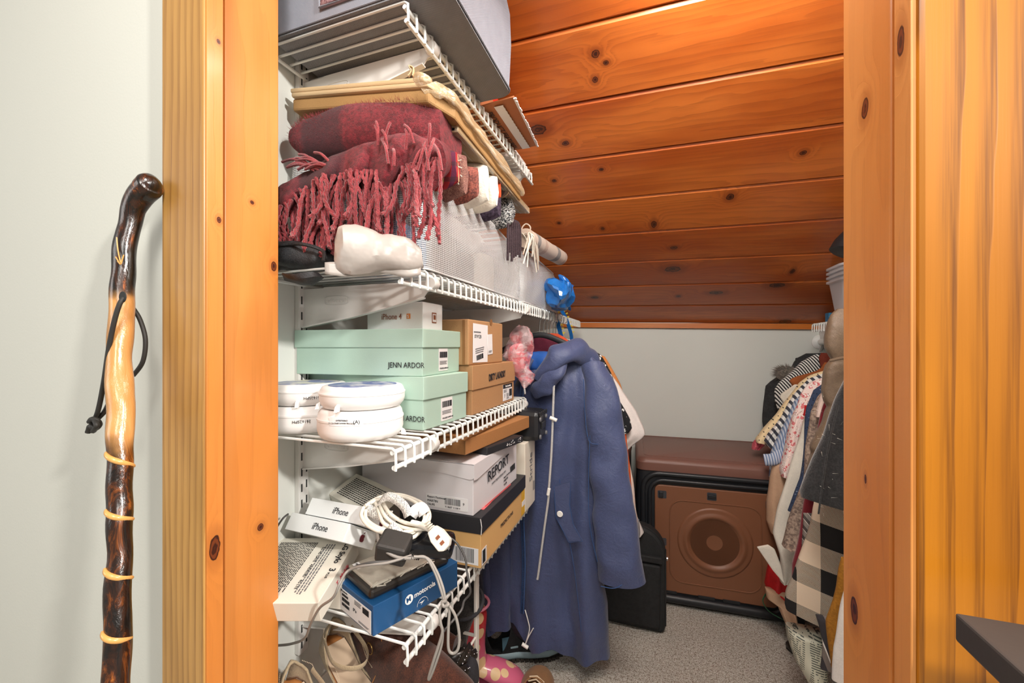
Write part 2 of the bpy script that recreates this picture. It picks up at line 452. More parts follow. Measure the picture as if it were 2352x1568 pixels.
# slotted standards on the wall
def standard(label, y, z0, z1):
    t = thing('shelf_standard', label, 'shelf rail', (XL, y, z0))
    MB().box2((XL, y-0.0125, z0), (XL+0.012, y+0.0125, z1)).build('channel', 'bracket_white', t, bevel=0.002)
    m = MB(); z = z0+0.02
    while z < z1-0.03:
        for s_ in (-1, 1):
            m.box((XL+0.012, y+s_*0.006, z+(0.006 if s_ > 0 else 0)), (0.0012, 0.003, 0.016))
        z += 0.032
    o = m.build('slots', 'slot_dark', t); o['kind'] = 'stuff'
def bracket(label, y, z, small=False):
    zt_ = H+z-0.007
    t = thing('shelf_bracket', label, 'bracket', (XL+0.012, y, zt_))
    x0, x1 = XL+0.012, XFL+0.004
    ol = [(x0, -0.002), (x0+0.05, -0.002), (x0+0.055, 0.0), (x1-0.02, 0.0), (x1-0.008, -0.006), (x1, -0.004), (x1, -0.018), (x1-0.012, -0.020), (x1-0.02, -0.030), (x0+0.12, -0.062), (x0, -0.080)]
    m = MB().prism([Vector((a_, y-0.0012, zt_-0.006+b_)) for a_, b_ in ol], (0, 0.0024, 0)); m.build('plate', 'bracket_white', t)
    m = MB().prism([Vector((x0, y-0.006, zt_-0.088)), Vector((x0+0.12, y-0.006, zt_-0.070)), Vector((x1-0.02, y-0.006, zt_-0.038)), Vector((x1-0.02, y-0.006, zt_-0.0355)), Vector((x0+0.12, y-0.006, zt_-0.067)), Vector((x0, y-0.006, zt_-0.0855))], (0, 0.012, 0)); m.build('flange', 'bracket_white', t)
    m = MB().lathe([(0.0, -0.009), (0.0105, -0.009), (0.012, -0.006), (0.012, 0.006), (0.0105, 0.009), (0, 0.009)], 16, (x1-0.002, y, zt_-0.012), Matrix.Rotation(PI/2, 4, 'X')); m.build('clip', 'bracket_white', t, smooth=True)
    # raised oval maker's plate
    cx = x0+0.085; oz = zt_-0.034
    pts = [(cx+0.030*math.copysign(abs(math.cos(a))**0.6, math.cos(a)), y-0.0018, oz+0.0085*math.copysign(abs(math.sin(a))**0.6, math.sin(a))) for a in [2*PI*i/28 for i in range(28)]]
    m = MB().tube(pts, 0.0006, 4, closed=True); m.build('emblem_rim', 'bracket_white', t)
    lettering('lettering', 'Rubbermaid', 0.0115, Matrix.Translation(Vector((cx-t.location.x, y-0.0014-t.location.y, oz-0.0035-t.location.z))) @ Matrix.Rotation(PI/2, 4, 'X'), 'bracket_white', t, 0.0006, 'CENTER')
wx = [('nearest', 0.646), ('second', 1.205), ('farthest', 1.765)]
standard('white slotted wall rail nearest the doorway', 0.646, H-0.63, H+0.72)
standard('white slotted wall rail behind the brown cardboard boxes', 1.205, H-0.63, H+0.50)
standard('white slotted wall rail deep behind the hanging coats', 1.765, H-0.2, H+0.17)
bracket('white bracket holding the top wire shelf near the doorway', 0.646, Z1)
bracket('white bracket at the far end of the top wire shelf', 1.205, Z1)
bracket('white bracket above the mint shoe boxes, under the long wire shelf', 0.646, Z2)
bracket('white bracket above the brown cardboard box, under the long wire shelf', 1.205, Z2)
bracket('white bracket under the long wire shelf among the hangers', 1.765, Z2)
bracket('white bracket under the shelf of mint boxes near the doorway', 0.646, Z3)
bracket('white bracket at the far end of the mint box shelf', 1.185, Z3)
bracket('white bracket under the lowest wire shelf near the blue phone box', 0.646, Z4)
bracket('white bracket under the lowest wire shelf at its far end', 1.185, Z4)
# right-hand wall shelf
shelf('wire_shelf', 'white wire shelf end above the clothes on the right', 0.094, 1.0, 2.05, xb=XR-0.012, xf=0.625, sgn=-1)
# ================================================================ BOXES ON THE TWO LOWER SHELVES
def card(name, col, rough=0.6, var=0.04, fleck=0.0):
    g = G(name); c = srgb(col)
    n = g.noise(9, detail=4); f = g.noise(500, detail=2)
    m = g.mix(n, tuple(x*(1-var*2) for x in c[:3])+(1,), c)
    if fleck: m = g.mix(g.math('MULTIPLY', g.sm(f, 0.5, 0.75), fleck), m, tuple(x*0.55 for x in c[:3])+(1,))
    g.fin(m, rough, g.math('ADD', g.math('MULTIPLY', g.noise(14, detail=2), 3), f), 0.12, 0.001)
card('mint_card', '#b5d2c3'); card('kraft_card', '#bd8f62', 0.7, 0.05, 0.4); card('kraft_dark', '#b07a48', 0.7, 0.05, 0.4)
card('white_card', '#e9e6ea', 0.42); card('black_card', '#2b2b2f', 0.5, 0.1, 0.3); card('tan_card', '#e6b878', 0.55)
card('cream_card', '#ece3d3', 0.5); card('gloss_white', '#eceeee', 0.25, 0.01); card('edge_brown', '#8f6338', 0.8)
card('blue_card', '#1f5283', 0.3, 0.03, 0.15); card('lg_white', '#e6e1d4', 0.4); card('pink_card', '#ea6f72', 0.6); card('yellow_card', '#e8b52e', 0.5)
plain('ink', '#26262a', 0.6, 0.0); plain('ink_grey', '#6d6d70', 0.6, 0.0); plain('ink_white', '#f2f2f2', 0.5, 0.0)
plain('sticker', '#f0eff0', 0.5, 0.02); plain('copper_ink', '#8d5338', 0.35, 0.05); plain('orange_ink', '#d98a4e', 0.35, 0.1)
plain('red_ink', '#c9243c', 0.4, 0.0); plain('maroon_ink', '#5d1624', 0.3, 0.0); plain('navy_ink', '#20376a', 0.4, 0.02)
class Carton:
    """box with local axes: +x = right-hand short face, -y = near long face, +z = up; base centre at the Empty"""
    def __init__(s, name, label, cat_, corner, yaw, L, W, h, group=None, M=None):
        s.L, s.W, s.h = L, W, h
        if M is None: M = Matrix.Translation(Vector(corner)) @ Matrix.Rotation(math.radians(yaw), 4, 'Z')
        M = M @ Matrix.Translation(Vector((-L/2, W/2, 0)))
        s.t = thing(name, label, cat_, M.to_translation(), 0, group); s.t.rotation_euler = M.to_euler()
    def part(s, name, mb, mat, **kw):
        return mb.build(name, mat, s.t, local=True, **kw)
    def body(s, mat, z0=0, z1=None, grow=0, name='body', bev=0.0012):
        z1 = s.h if z1 is None else z1
        # slightly bowed walls
        L, W = s.L/2+grow, s.W/2+grow
        n = 6; ring = []
        for (x0, y0, x1, y1, nx, ny) in ((-L, -W, L, -W, 0, -1), (L, -W, L, W, 1, 0), (L, W, -L, W, 0, 1), (-L, W, -L, -W, -1, 0)):
            for i in range(n):
                t = i/n; b = 0.0012*math.sin(PI*t); ring.append((lerp(x0, x1, t)+nx*b, lerp(y0, y1, t)+ny*b))
        m = MB().loft([[Vector((a, b, z)) for a, b in ring] for z in (z0, z1)])
        return s.part(name, m, mat, bevel=bev)
    def lid(s, mat, hl, grow=0.0028):
        return s.body(mat, s.h-hl, s.h, grow, 'lid')
    def F(s, face, a, b, off=0.0032, rot=0.0):
        if face == 'n': M = frame((a, -s.W/2-off, b), (1, 0, 0), (0, -1, 0))
        elif face == 'r': M = frame((s.L/2+off, a, b), (0, 1, 0), (1, 0, 0))
        elif face == 't': M = frame((a, b, s.h+off), (1, 0, 0), (0, 0, 1))
        return M @ Matrix.Rotation(math.radians(rot), 4, 'Z')
    def decal(s, face, a, b, w, h, mat, name='sticker', off=0.0016, rot=0, th=0.0005):
        M = s.F(face, a, b, off, rot)
        return s.part(name, MB().box((0, 0, 0), (w, h, th), M), mat)
    def text(s, face, a, b, txt, size, mat='ink', name='lettering', off=0.0022, rot=0, bold=0.0, align='LEFT', sx=1.0):
        return lettering(name, txt, size, s.F(face, a, b, off, rot), mat, s.t, 0.0002, align, bold, sx)
    def barcode(s, face, a, b, w, h, mat='ink', off=0.0022, rot=0, seed=3):
        M = s.F(face, a, b, off, rot); rr = random.Random(seed); m = MB(); x = -w/2
        while x < w/2:
            bw = rr.choice([0.3, 0.5, 0.9, 1.2])*w/40; m.box((x+bw/2, 0, 0), (bw*0.8, h, 0.0004), M); x += bw+rr.choice([0.6, 0.9, 1.3])*w/40
        return s.part('barcode', m, mat)
    def lines(s, face, a, b, w, h, n, mat='ink_grey', off=0.0022, rot=0, seed=1, fill=0.45):
        """rows of tiny print"""
        M = s.F(face, a, b, off, rot); rr = random.Random(seed); m = MB()
        for i in range(n):
            y = h/2-(i+0.5)*h/n; x = -w/2; end = w/2*(1-rr.random()*0.3)
            while x < end:
                ww = w*rr.uniform(0.02, 0.07); m.box((min(x+ww/2, end), y, 0), (ww, h/n*fill, 0.0003), M); x += ww+w*0.014
        o = s.part('fine_print', m, mat); return o
SH3 = H+Z3+0.0026; SH4 = H+Z4+0.0026
# lower and upper mint shoe boxes
def mint(label, corner, yaw, L, W, h, hl, st):
    c = Carton('shoe_box', label, 'box', corner, yaw, L, W, h, 'mint shoe boxes')
    c.body('mint_card', 0, h-0.002); c.lid('mint_card', hl)
    c.text('n', L/2-0.070, 0.016, 'JENN ARDOR', 0.0145, 'ink', sx=0.86)
    c.decal('r', st, (h-hl)/2+0.002, 0.042, 0.045, 'sticker')
    c.barcode('r', st, (h-hl)/2+0.012, 0.034, 0.012); c.lines('r', st, (h-hl)/2-0.004, 0.034, 0.008, 3)
    c.text('r', st-0.017, (h-hl)/2-0.017, 'YTE1CB72-8-WHT-AU', 0.0042)
    return c
mint('mint green shoe box, lower of two, behind the round white tubs', (-0.405, 0.650, SH3), -3.5, 0.285, 0.160, 0.099, 0.043, -0.002)
mint('mint green shoe box on top of the other mint box, white phone box on it', (-0.408, 0.652, SH3+0.0995), 4, 0.283, 0.172, 0.0885, 0.035, 0.0)
z_m = SH3+0.1885
c = Carton('phone_box', 'small white box with phone name in copper lettering, on the mint shoe box', 'box', (-0.4245, 0.68, z_m), 0, 0.13, 0.076, 0.053)
c.body('gloss_white'); c.text('n', -0.045+0.016, 0.020, 'iPhone 4', 0.0165, 'copper_ink', off=0.0022, sx=0.82)
c.decal('n', 0.034, 0.0255, 0.0085, 0.010, 'orange_ink'); c.text('n', 0.0315, 0.0222, 'S', 0.0085, 'ink_white', off=0.0026)
c.decal('r', 0.002, 0.024, 0.017, 0.021, 'copper_ink'); c.decal('r', 0.002, 0.024, 0.013, 0.016, 'gloss_white', off=0.0021)
c.decal('r', 0.002, 0.025, 0.008, 0.009, 'copper_ink', off=0.0026)
# sticker-printed shoe box in brown, and the labelled kraft box
c = Carton('shoe_box', 'brown kraft shoe box with hand-drawn black brand lettering on its lid', 'box', (-0.392, 0.833, SH3), 0, 0.19, 0.283, 0.112)
c.body('kraft_card', 0, 0.109); c.lid('kraft_card', 0.056)
c.text('r', -0.055, 0.070, 'DIRTY LAUNDRY', 0.024, 'ink', bold=0.0005, off=0.0050, sx=0.62, rot=2)
c.decal('r', 0.085, 0.029, 0.072, 0.044, 'sticker'); c.decal('r', 0.085, 0.046, 0.072, 0.011, 'ink', off=0.0021, name='brand_strip')
c.text('r', 0.066, 0.0435, 'Dirty Laundry', 0.0075, 'ink_white', off=0.0026); c.barcode('r', 0.108, 0.026, 0.020, 0.020)
c.text('r', 0.058, 0.016, '7', 0.012); c.lines('r', 0.066, 0.033, 0.024, 0.008, 3); c.lines('r', 0.085, 0.018, 0.018, 0.016, 5, seed=5)
c = Carton('cardboard_box', 'taped brown cardboard box with a white shipping label, above the kraft shoe box', 'box', (-0.396, 0.824, SH3+0.1125), 0, 0.15, 0.212, 0.104)
c.body('kraft_card', bev=0.003); c.decal('r', -0.045, 0.050, 0.085, 0.090, 'sticker', rot=-1)
c.lines('r', -0.062, 0.076, 0.044, 0.006, 1, seed=2); c.text('r', -0.080, 0.062, 'STVYZB', 0.011); c.barcode('r', -0.050, 0.018, 0.038, 0.012, rot=8)
c.lines('r', -0.050, 0.034, 0.05, 0.014, 3, seed=4, rot=6); c.decal('r', 0.012, 0.048, 0.030, 0.050, 'sticker', rot=4, off=0.0022)
c.lines('r', 0.012, 0.030, 0.020, 0.006, 2, rot=4, off=0.0030)
c.part('closing_slot', MB().lathe([(0, 0), (0.008, 0), (0.008, 0.0006), (0, 0.0006)], 20, M=c.F('r', 0.02, 0.1035, 0.0016)), 'edge_brown')
c.part('flap_edge', MB().box((c.L/2-0.012, -c.W/2-0.0018, 0.052), (0.006, 0.0012, 0.10)), 'edge_brown')
# ---------------------------------------------------------------- lowest shelf
c = Carton('shoe_box', 'orange-tan shoe box with a black lid, at the bottom of the pile of boxes', 'box', (-0.356, 0.80, SH4), 0, 0.20, 0.305, 0.110)
c.body('tan_card', 0, 0.106); c.lid('black_card', 0.036)
c.text('r', -0.040, 0.040, 'PREDICTIONS', 0.0125, 'ink', sx=1.15)
c.decal('r', 0.137, 0.038, 0.028, 0.066, 'yellow_card', off=0.0014); c.decal('r', 0.137, 0.036, 0.026, 0.014, 'sticker', off=0.002)
c.decal('n', 0.062, 0.024, 0.066, 0.036, 'sticker'); c.barcode('n', 0.062, 0.025, 0.044, 0.030); c.decal('r', -0.138, 0.022, 0.026, 0.034, 'sticker')
c.barcode('r', -0.140, 0.022, 0.014, 0.028)
pieces = c.part('broken_corner', MB().tube([(c.L/2+0.002, -c.W/2-0.003, c.h-0.036), (c.L/2+0.004, -c.W/2-0.004, c.h-0.018), (c.L/2+0.001, -c.W/2-0.004, c.h-0.002)], 0.0009, 5), 'sticker')
pieces = c.part('lid_split', MB().box((c.L/2+0.0034, 0.03, c.h-0.018), (0.0008, 0.0016, 0.034)), 'sticker')
zr = SH4+0.1105
c = Carton('shoe_box', 'white shoe box with bold black word on its end, on the black-lidded box', 'box', (-0.374, 0.800, zr), -1.5, 0.300, 0.268, 0.112)
c.body('white_card', 0, 0.110)
# lid with skirts: near skirt cut to a trapezium as on a tuck-top box
hL = 0.034; g0 = 0.0028
m = MB()
m.box((0, 0, c.h-0.001), (c.L+2*g0, c.W+2*g0, 0.0022))
c.part('lid', m, 'white_card')
m = MB().prism([Vector((-c.L/2-g0, -c.W/2-g0, c.h)), Vector((c.L/2+g0, -c.W/2-g0, c.h)), Vector((c.L/2+g0, -c.W/2-g0, c.h-hL+0.004)), Vector((c.L/2-0.006, -c.W/2-g0, c.h-hL)), Vector((c.L/2-0.10, -c.W/2-g0, c.h-hL+0.010)), Vector((-c.L/2+0.02, -c.W/2-g0, c.h-hL+0.010)), Vector((-c.L/2-g0, -c.W/2-g0, c.h-hL+0.014))], (0, 0.0015, 0))
c.part('lid_skirt', m, 'white_card')
m = MB().prism([Vector((c.L/2+g0, -c.W/2-g0, c.h)), Vector((c.L/2+g0, -c.W/2-g0, c.h-hL)), Vector((c.L/2+g0, -c.W/2+0.012, c.h-hL-0.002)), Vector((c.L/2+g0, c.W/2+g0, c.h-0.010)), Vector((c.L/2+g0, c.W/2+g0, c.h))], (0.0012, 0, 0))
c.part('lid_skirt', m, 'white_card')
c.text('r', -0.066, 0.052, 'REPORT', 0.034, 'ink', off=0.0042, bold=0.0004, sx=1.08, rot=5)
c.text('r', -0.040, 0.038, 'www.reportshoes.com', 0.0095, 'ink_grey', off=0.0026, rot=4); c.barcode('r', 0.098, 0.040, 0.034, 0.016, rot=4)
c.text('r', 0.035, 0.030, 'Report Footwear', 0.0060, rot=4, off=0.0026); c.text('r', 0.035, 0.020, 'MARTIN', 0.0080, rot=4, off=0.0026); c.text('r', 0.035, 0.011, 'TAUPE', 0.0070, rot=4, off=0.0026)
c.decal('n', 0.085, 0.021, 0.105, 0.028, 'sticker', off=0.0014); c.text('n', 0.036, 0.027, 'Report Footwear', 0.0068, off=0.0026)
c.text('n', 0.036, 0.018, 'MARTIN', 0.0075, off=0.0026); c.text('n', 0.036, 0.010, 'TAUPE', 0.0065, off=0.0026); c.barcode('n', 0.100, 0.024, 0.038, 0.014); c.text('n', 0.126, 0.020, '9', 0.008, off=0.0026)
c.text('n', 0.082, 0.010, '9 18657 11100 9', 0.0055, off=0.0026)
c.decal('r', 0.0, 0.002, 0.16, 0.004, 'pink_card', name='red_paper', off=0.004)
c2 = Carton('paper_sheet', 'edge of coral and yellow paper poking out under the white shoe box', 'paper', (-0.366, 0.84, zr-0.002), 3, 0.2, 0.10, 0.0022)
c2.body('pink_card', bev=0)
# book-like cream box on end
c = Carton('shoe_box', 'narrow cream box with a word down its side, standing at the far end', 'box', (-0.356, 1.112, SH4), 0, 0.18, 0.10, 0.198)
c.body('cream_card', bev=0.002); c.text('r', 0.012, 0.075, 'Stride', 0.036, 'ink_grey', rot=90)
c.lines('r', 0.03, 0.055, 0.03, 0.02, 4, rot=90)
# thin black box, brown flat box
zb = zr+0.1135
c = Carton('flat_box', 'thin scuffed black box between the white shoe box and the brown flat box', 'box', (-0.372, 0.872, zb), -14, 0.16, 0.158, 0.017)
c.body('black_card', bev=0.002)
m = MB(); rr = random.Random(4)
for i in range(26): m.box((c.L/2+0.0013, rr.uniform(0.0, 0.07), rr.uniform(0.004, 0.015)), (0.0004, rr.uniform(0.001, 0.004), rr.uniform(0.0006, 0.002)))
o = c.part('scuffs', m, 'sticker'); o['kind'] = 'stuff'
c = Carton('flat_box', 'flat brown cardboard mailer box under the mint box shelf', 'box', (-0.3905, 0.795, zb+0.0175), -7, 0.255, 0.338, 0.033)
c.body('kraft_dark', bev=0.0015); c.part('tuck_line', MB().box((c.L/2-0.0, -c.W/2-0.0012, 0.0165), (0.0025, 0.0025, 0.030)), 'edge_brown')
# rugged black case
t = thing('equipment_case', 'rugged black plastic case with bolts, behind the brown flat box', 'case', (-0.36, 1.19, SH4+0.1985))
M0 = Matrix.Translation(Vector((-0.373, 1.178, SH4+0.1985+0.045))) @ Matrix.Diagonal((0.8, 0.8, 0.68, 1))
MB().box((0, 0, 0), (0.13, 0.11, 0.13), M0).build('body', plain('case_black', '#232427', 0.35, 0.15, 30), t, bevel=0.014)
m = MB()
for a in range(5): m.box((0.066, -0.044+0.022*a, 0.052), (0.006, 0.010, 0.020), M0)
m.build('rib', 'case_black', t, bevel=0.002)
for (a, b) in ((-0.042, 0.03), (0.042, 0.03), (-0.042, -0.045), (0.042, -0.045)):
    MB().lathe([(0, 0.004), (0.006, 0.004), (0.007, 0)], 12, (-0.321, 1.178+a*0.8, SH4+0.2435+b*0.68), Matrix.Rotation(PI/2, 4, 'Y')).build('bolt', 'ink_grey', t)
MB().box((0.067, 0.0, 0), (0.006, 0.055, 0.03), M0).build('latch', 'case_black', t, bevel=0.003)
# round white tubs --------------------------------------------------------------
plain('tub_white', '#eeecea', 0.35, 0.02); 
g = G('tub_label'); X = g.xyz(); v = g.voro(45, out='Color'); cc = g.mix(g.noise(40), '#5d6dad', '#8f93a8')
g.fin(g.mix(g.sm(g.noise(25, detail=3), 0.45, 0.6), cc, '#d6d2c4'), 0.35)
g = G('tub_label_blue'); g.fin(g.mix(g.sm(g.noise(30, detail=3), 0.42, 0.62), '#4a5696', '#b9bac6'), 0.35)
def tub(label, x, y, z, h, tabs, lab=None, r=0.0705, group='round white tubs'):
    t = thing('round_tub', label, 'tub', (x, y, z), 0, group)
    pr = [(0, 0), (r*0.80, 0), (r*0.90, 0.002), (r*0.975, 0.009), (r, 0.016), (r, h*0.62), (r*1.012, h*0.64), (r*1.012, h*0.70), (r*0.992, h*0.73), (r*0.97, h-0.006), (r*0.93, h-0.0015), (r*0.89, h), (0, h)]
    MB().lathe(pr, 64).build('body', 'tub_white', t, local=True, smooth=40)
    for a in tabs:
        M = Matrix.Rotation(math.radians(a), 4, 'Z') @ Matrix.Translation(Vector((r*1.0, 0, 0.003)))
        MB().prism([Vector((-0.002, 0, -0.002)), Vector((0.0075, 0, -0.003)), Vector((0.004, 0, 0.006)), Vector((-0.002, 0, 0.010))], (0, 0.006, 0), M).build('tab', 'tub_white', t, local=True, bevel=0.001)
    if lab: MB().lathe([(0, h+0.0006), (r*0.80, h+0.0006), (r*0.80, h)], 48).build('picture_label', lab, t, local=True)
    return t
def curved_print(t, r, a0, z, txt, size, mat='ink', flip=False):
    M = Matrix.Rotation(math.radians(a0), 4, 'Z') @ frame((r, 0, z), (0, 1, 0), (1, 0, 0))
    if flip: M = M @ Matrix.Rotation(PI, 4, 'Z')
    lettering('lettering', txt, size, M, mat, t, 0.0002, 'CENTER')
zl = SH3+0.0005
ta = tub('round white tub beside the mint boxes, lower one with the paper strip', -0.486, 0.581, zl, 0.050, (20,))
tb = tub('round white tub beside the mint boxes, upper one', -0.484, 0.583, zl+0.0505, 0.038, (-130, -85), 'tub_label_blue')
tc = tub('round white tub nearest the wall, lower one with inked number', -0.628, 0.598, zl, 0.048, ())
td = tub('round white tub nearest the wall, upper one with picture lid', -0.626, 0.600, zl+0.0485, 0.038, (-60,), 'tub_label')
m = MB()
for i in range(10):
    a0 = math.radians(-92+i*4.4); a1 = math.radians(-92+(i+1)*4.4); R_ = 0.0711
    m.add([(R_*math.cos(a0), R_*math.sin(a0), 0.029), (R_*math.cos(a1), R_*math.sin(a1), 0.029), (R_*math.cos(a1), R_*math.sin(a1), 0.043), (R_*math.cos(a0), R_*math.sin(a0), 0.043)], [(0, 1, 2, 3)])
m.build('paper_strip', 'sticker', ta, local=True)
for k_, (tx, sz) in enumerate((('WT057020653', 0.0032), ('24.12oz Fresh Lavender Blue Sorbet', 0.0030))): curved_print(ta, 0.0716, -74, 0.037-0.004*k_, tx, sz)
curved_print(ta, 0.0716, -56, 0.033, '(A)', 0.008)
curved_print(tc, 0.0712, -50, 0.026, '26162SPH', 0.0070, flip=True); curved_print(td, 0.0712, -38, 0.018, '26162SPH', 0.0070, flip=True)
# ---------------------------------------------------------------- phone boxes on the lowest shelf
def Mof(o, ex, ey):
    ex = Vector(ex).normalized(); ey = Vector(ey); ey = (ey-ex*ey.dot(ex)).normalized(); ez = ex.cross(ey)
    return Matrix(((ex.x, ey.x, ez.x, o[0]), (ex.y, ey.y, ez.y, o[1]), (ex.z, ey.z, ez.z, o[2]), (0, 0, 0, 1)))
mc = Carton('phone_box', 'blue phone box with round white logo, sloping over the shelf edge', 'box', (-0.439, 0.553, SH4), -21, 0.112, 0.184, 0.050)
mc.body('blue_card'); mc.decal('n', 0.0, 0.022, 0.104, 0.038, 'sticker'); mc.barcode('n', -0.032, 0.024, 0.026, 0.006, seed=1); mc.barcode('n', -0.032, 0.015, 0.026, 0.005, seed=2); mc.barcode('n', -0.034, 0.032, 0.022, 0.004, seed=9)
mc.barcode('n', 0.036, 0.033, 0.020, 0.010, seed=5); mc.lines('n', 0.010, 0.035, 0.022, 0.008, 3); mc.text('n', -0.049, 0.037, '(M) motorola', 0.0042); mc.lines('n', 0.030, 0.008, 0.034, 0.004, 2, seed=8)
mc.text('n', -0.006, 0.018, '0*o', 0.008)
mc.part('logo_disc', MB().lathe([(0, 0), (0.0085, 0), (0.0085, 0.0004), (0, 0.0004)], 32, M=mc.F('r', -0.0235, 0.030, 0.0020, 8)), 'ink_white')
mc.text('r', -0.0292, 0.0255, 'M', 0.013, 'blue_card', off=0.0027, rot=8, bold=0.0002)
mc.text('r', -0.0125, 0.0275, 'motorola', 0.0125, 'ink_white', off=0.0022, rot=3, bold=0.0003)
circ = [mc.F('r', 0.006, 0.008, 0.0020) @ Vector((0.012*math.cos(a), 0.012*math.sin(a), 0)) for a in [PI*i/24 for i in range(25)]]
mc.part('logo_ring', MB().tube(circ, 0.0004, 4), 'ink_white')
mc.part('logo_wedge', MB().prism([mc.F('r', 0.006, 0.008, 0.0020) @ Vector(p) for p in ((-0.008, 0.005, 0), (0.004, 0.006, 0), (-0.004, 0.0, 0), (-0.002, 0.003, 0))], (0.0003, 0, 0)), 'ink_white')
# black tray with a clear dusty cover on top
plain('tray_black', '#26221f', 0.3, 0.15, 40)
g = G('dusty_clear'); n = g.noise(60, detail=5); g.fin(g.mix(n, '#b9b3a6', '#8d867a'), 0.3, g.noise(40), 0.2, Coat_Weight=0.5)
mt = Mof((-0.4505, 0.560, SH4+0.0512), (math.cos(math.radians(-24)), math.sin(math.radians(-24)), -0.02), (-math.sin(math.radians(-24)), math.cos(math.radians(-24)), 0))
tr = Carton('plastic_tray', 'black plastic tray with a dusty clear cover, lying on the blue phone box', 'tray', None, 0, 0.098, 0.165, 0.022, M=mt)
tr.part('tray', MB().box((0, 0, 0.009), (0.098, 0.165, 0.018)), 'tray_black', bevel=0.006)
tr.part('clear_cover', MB().box((0, 0, 0.020), (0.090, 0.155, 0.006)), 'dusty_clear', bevel=0.003)
tr.decal('t', -0.030, -0.066, 0.022, 0.012, 'sticker', off=0.0013, rot=0); tr.text('t', -0.038, -0.068, '44  50', 0.006, off=0.002)
m = MB(); rr = random.Random(8)
for i in range(14):
    a = Vector((0.047+rr.uniform(-0.003, 0.004), -0.08+0.011*i, 0.019+rr.uniform(-0.002, 0.003))); m.tube([a, a+Vector((rr.uniform(-0.006, 0.006), 0.014, rr.uniform(-0.002, 0.003)))], 0.0012, 5)
tr.part('torn_film', m, 'dusty_clear')
# white phone boxes stacked and tipped back
def white_phone(label, off, sh):
    M = Mof(Vector((-0.524, 0.578, H-0.347))+Vector((0, 0.65, 0.75)).normalized()*off+Vector((sh, 0, 0)), (0.156, -0.012, 0.004), (0.016, 0.075, -0.050))
    c = Carton('phone_box', label, 'box', None, 0, 0.150, 0.085, 0.031, 'two white phone boxes tipped back', M=M)
    c.body('gloss_white', bev=0.0008); c.text('n', -0.008, 0.010, 'iPhone', 0.0165, 'ink', off=0.0018, sx=0.86)
    # fruit emblem on the short end
    F = c.F('r', 0.0, 0.0145, 0.0022)
    pts = []
    for i in range(40):
        a = 2*PI*i/40; rr_ = 0.0068*(1-0.10*math.cos(2*a)*1.0)
        x = rr_*math.cos(a); y = rr_*math.sin(a)*0.98
        if abs(a-PI/2) < 0.35: y -= 0.0012
        if abs(a-3*PI/2) < 0.35: y += 0.0008
        dx = x-0.0082; dy = y-0.0008
        if dx*dx+dy*dy < 0.0034**2: x = 0.0082-math.sqrt(max(0, 0.0034**2-dy*dy))
        pts.append(F @ Vector((x, y, 0)))
    nrm = (F.to_3x3() @ Vector((0, 0, 1)))*0.0003
    m = MB().prism(pts, nrm)
    leaf = [F @ Vector(p) for p in ((0.0002, 0.0072, 0), (0.0012, 0.0100, 0), (0.0034, 0.0114, 0), (0.0030, 0.0088, 0))]
    m.prism(leaf, nrm); c.part('emblem', m, 'maroon_ink')
    return c
white_phone('white phone box tipped back, lower and nearer of two', 0.0, 0.0)
white_phone('white phone box tipped back, upper of two beside the white cord', 0.0325, 0.028)
ml = Mof((-0.515, 0.520, H-0.448), (0.93, 0.28, 0.02), (-0.38, 0.84, 0.22))
lg = Carton('phone_box', 'cream phone box covered in fine print, under the white phone boxes', 'box', None, 0, 0.155, 0.150, 0.036, M=ml)
lg.body('lg_white'); lg.text('t', 0.062, 0.060, 'LG Stylo', 0.0145, 'ink', off=0.0008, rot=-90, bold=0.0003); lg.text('t', 0.062, -0.002, '3', 0.016, 'ink', off=0.0008, rot=-90, bold=0.0003)
lg.text('t', 0.062, -0.012, 'PLUS', 0.006, 'ink', off=0.0008, rot=-90)
lg.lines('t', -0.030, 0.0, 0.125, 0.075, 22, 'ink', off=0.0006, rot=-90, seed=11); lg.lines('t', 0.035, 0.0, 0.115, 0.020, 4, 'ink_grey', off=0.0006, rot=-90, seed=12)
lg.text('t', 0.022, 0.05, 'LG HD GATE   ANDROID   4G LTE', 0.0065, 'ink', off=0.0008, rot=-90)
lg.text('r', -0.02, 0.014, 'T  Mobile', 0.012, 'red_ink', off=0.0022)
g2 = Mof(at(852, 1205, D=0.85), (0.95, -0.25, -0.10), (0.1, 0.80, 0.35))
lb = Carton('phone_box', 'grey-white box of fine print, behind the white phone boxes', 'box', None, 0, 0.14, 0.075, 0.028, M=g2)
lb.body('lg_white'); lb.lines('t', 0, 0, 0.11, 0.055, 12, 'ink', off=0.0006, seed=21)
# pale box underneath holding the others up
c = Carton('phone_box', 'pale carton mostly hidden below the white phone boxes', 'box', (-0.475, 0.60, SH4), 8, 0.2, 0.16, 0.045)
c.body('lg_white')
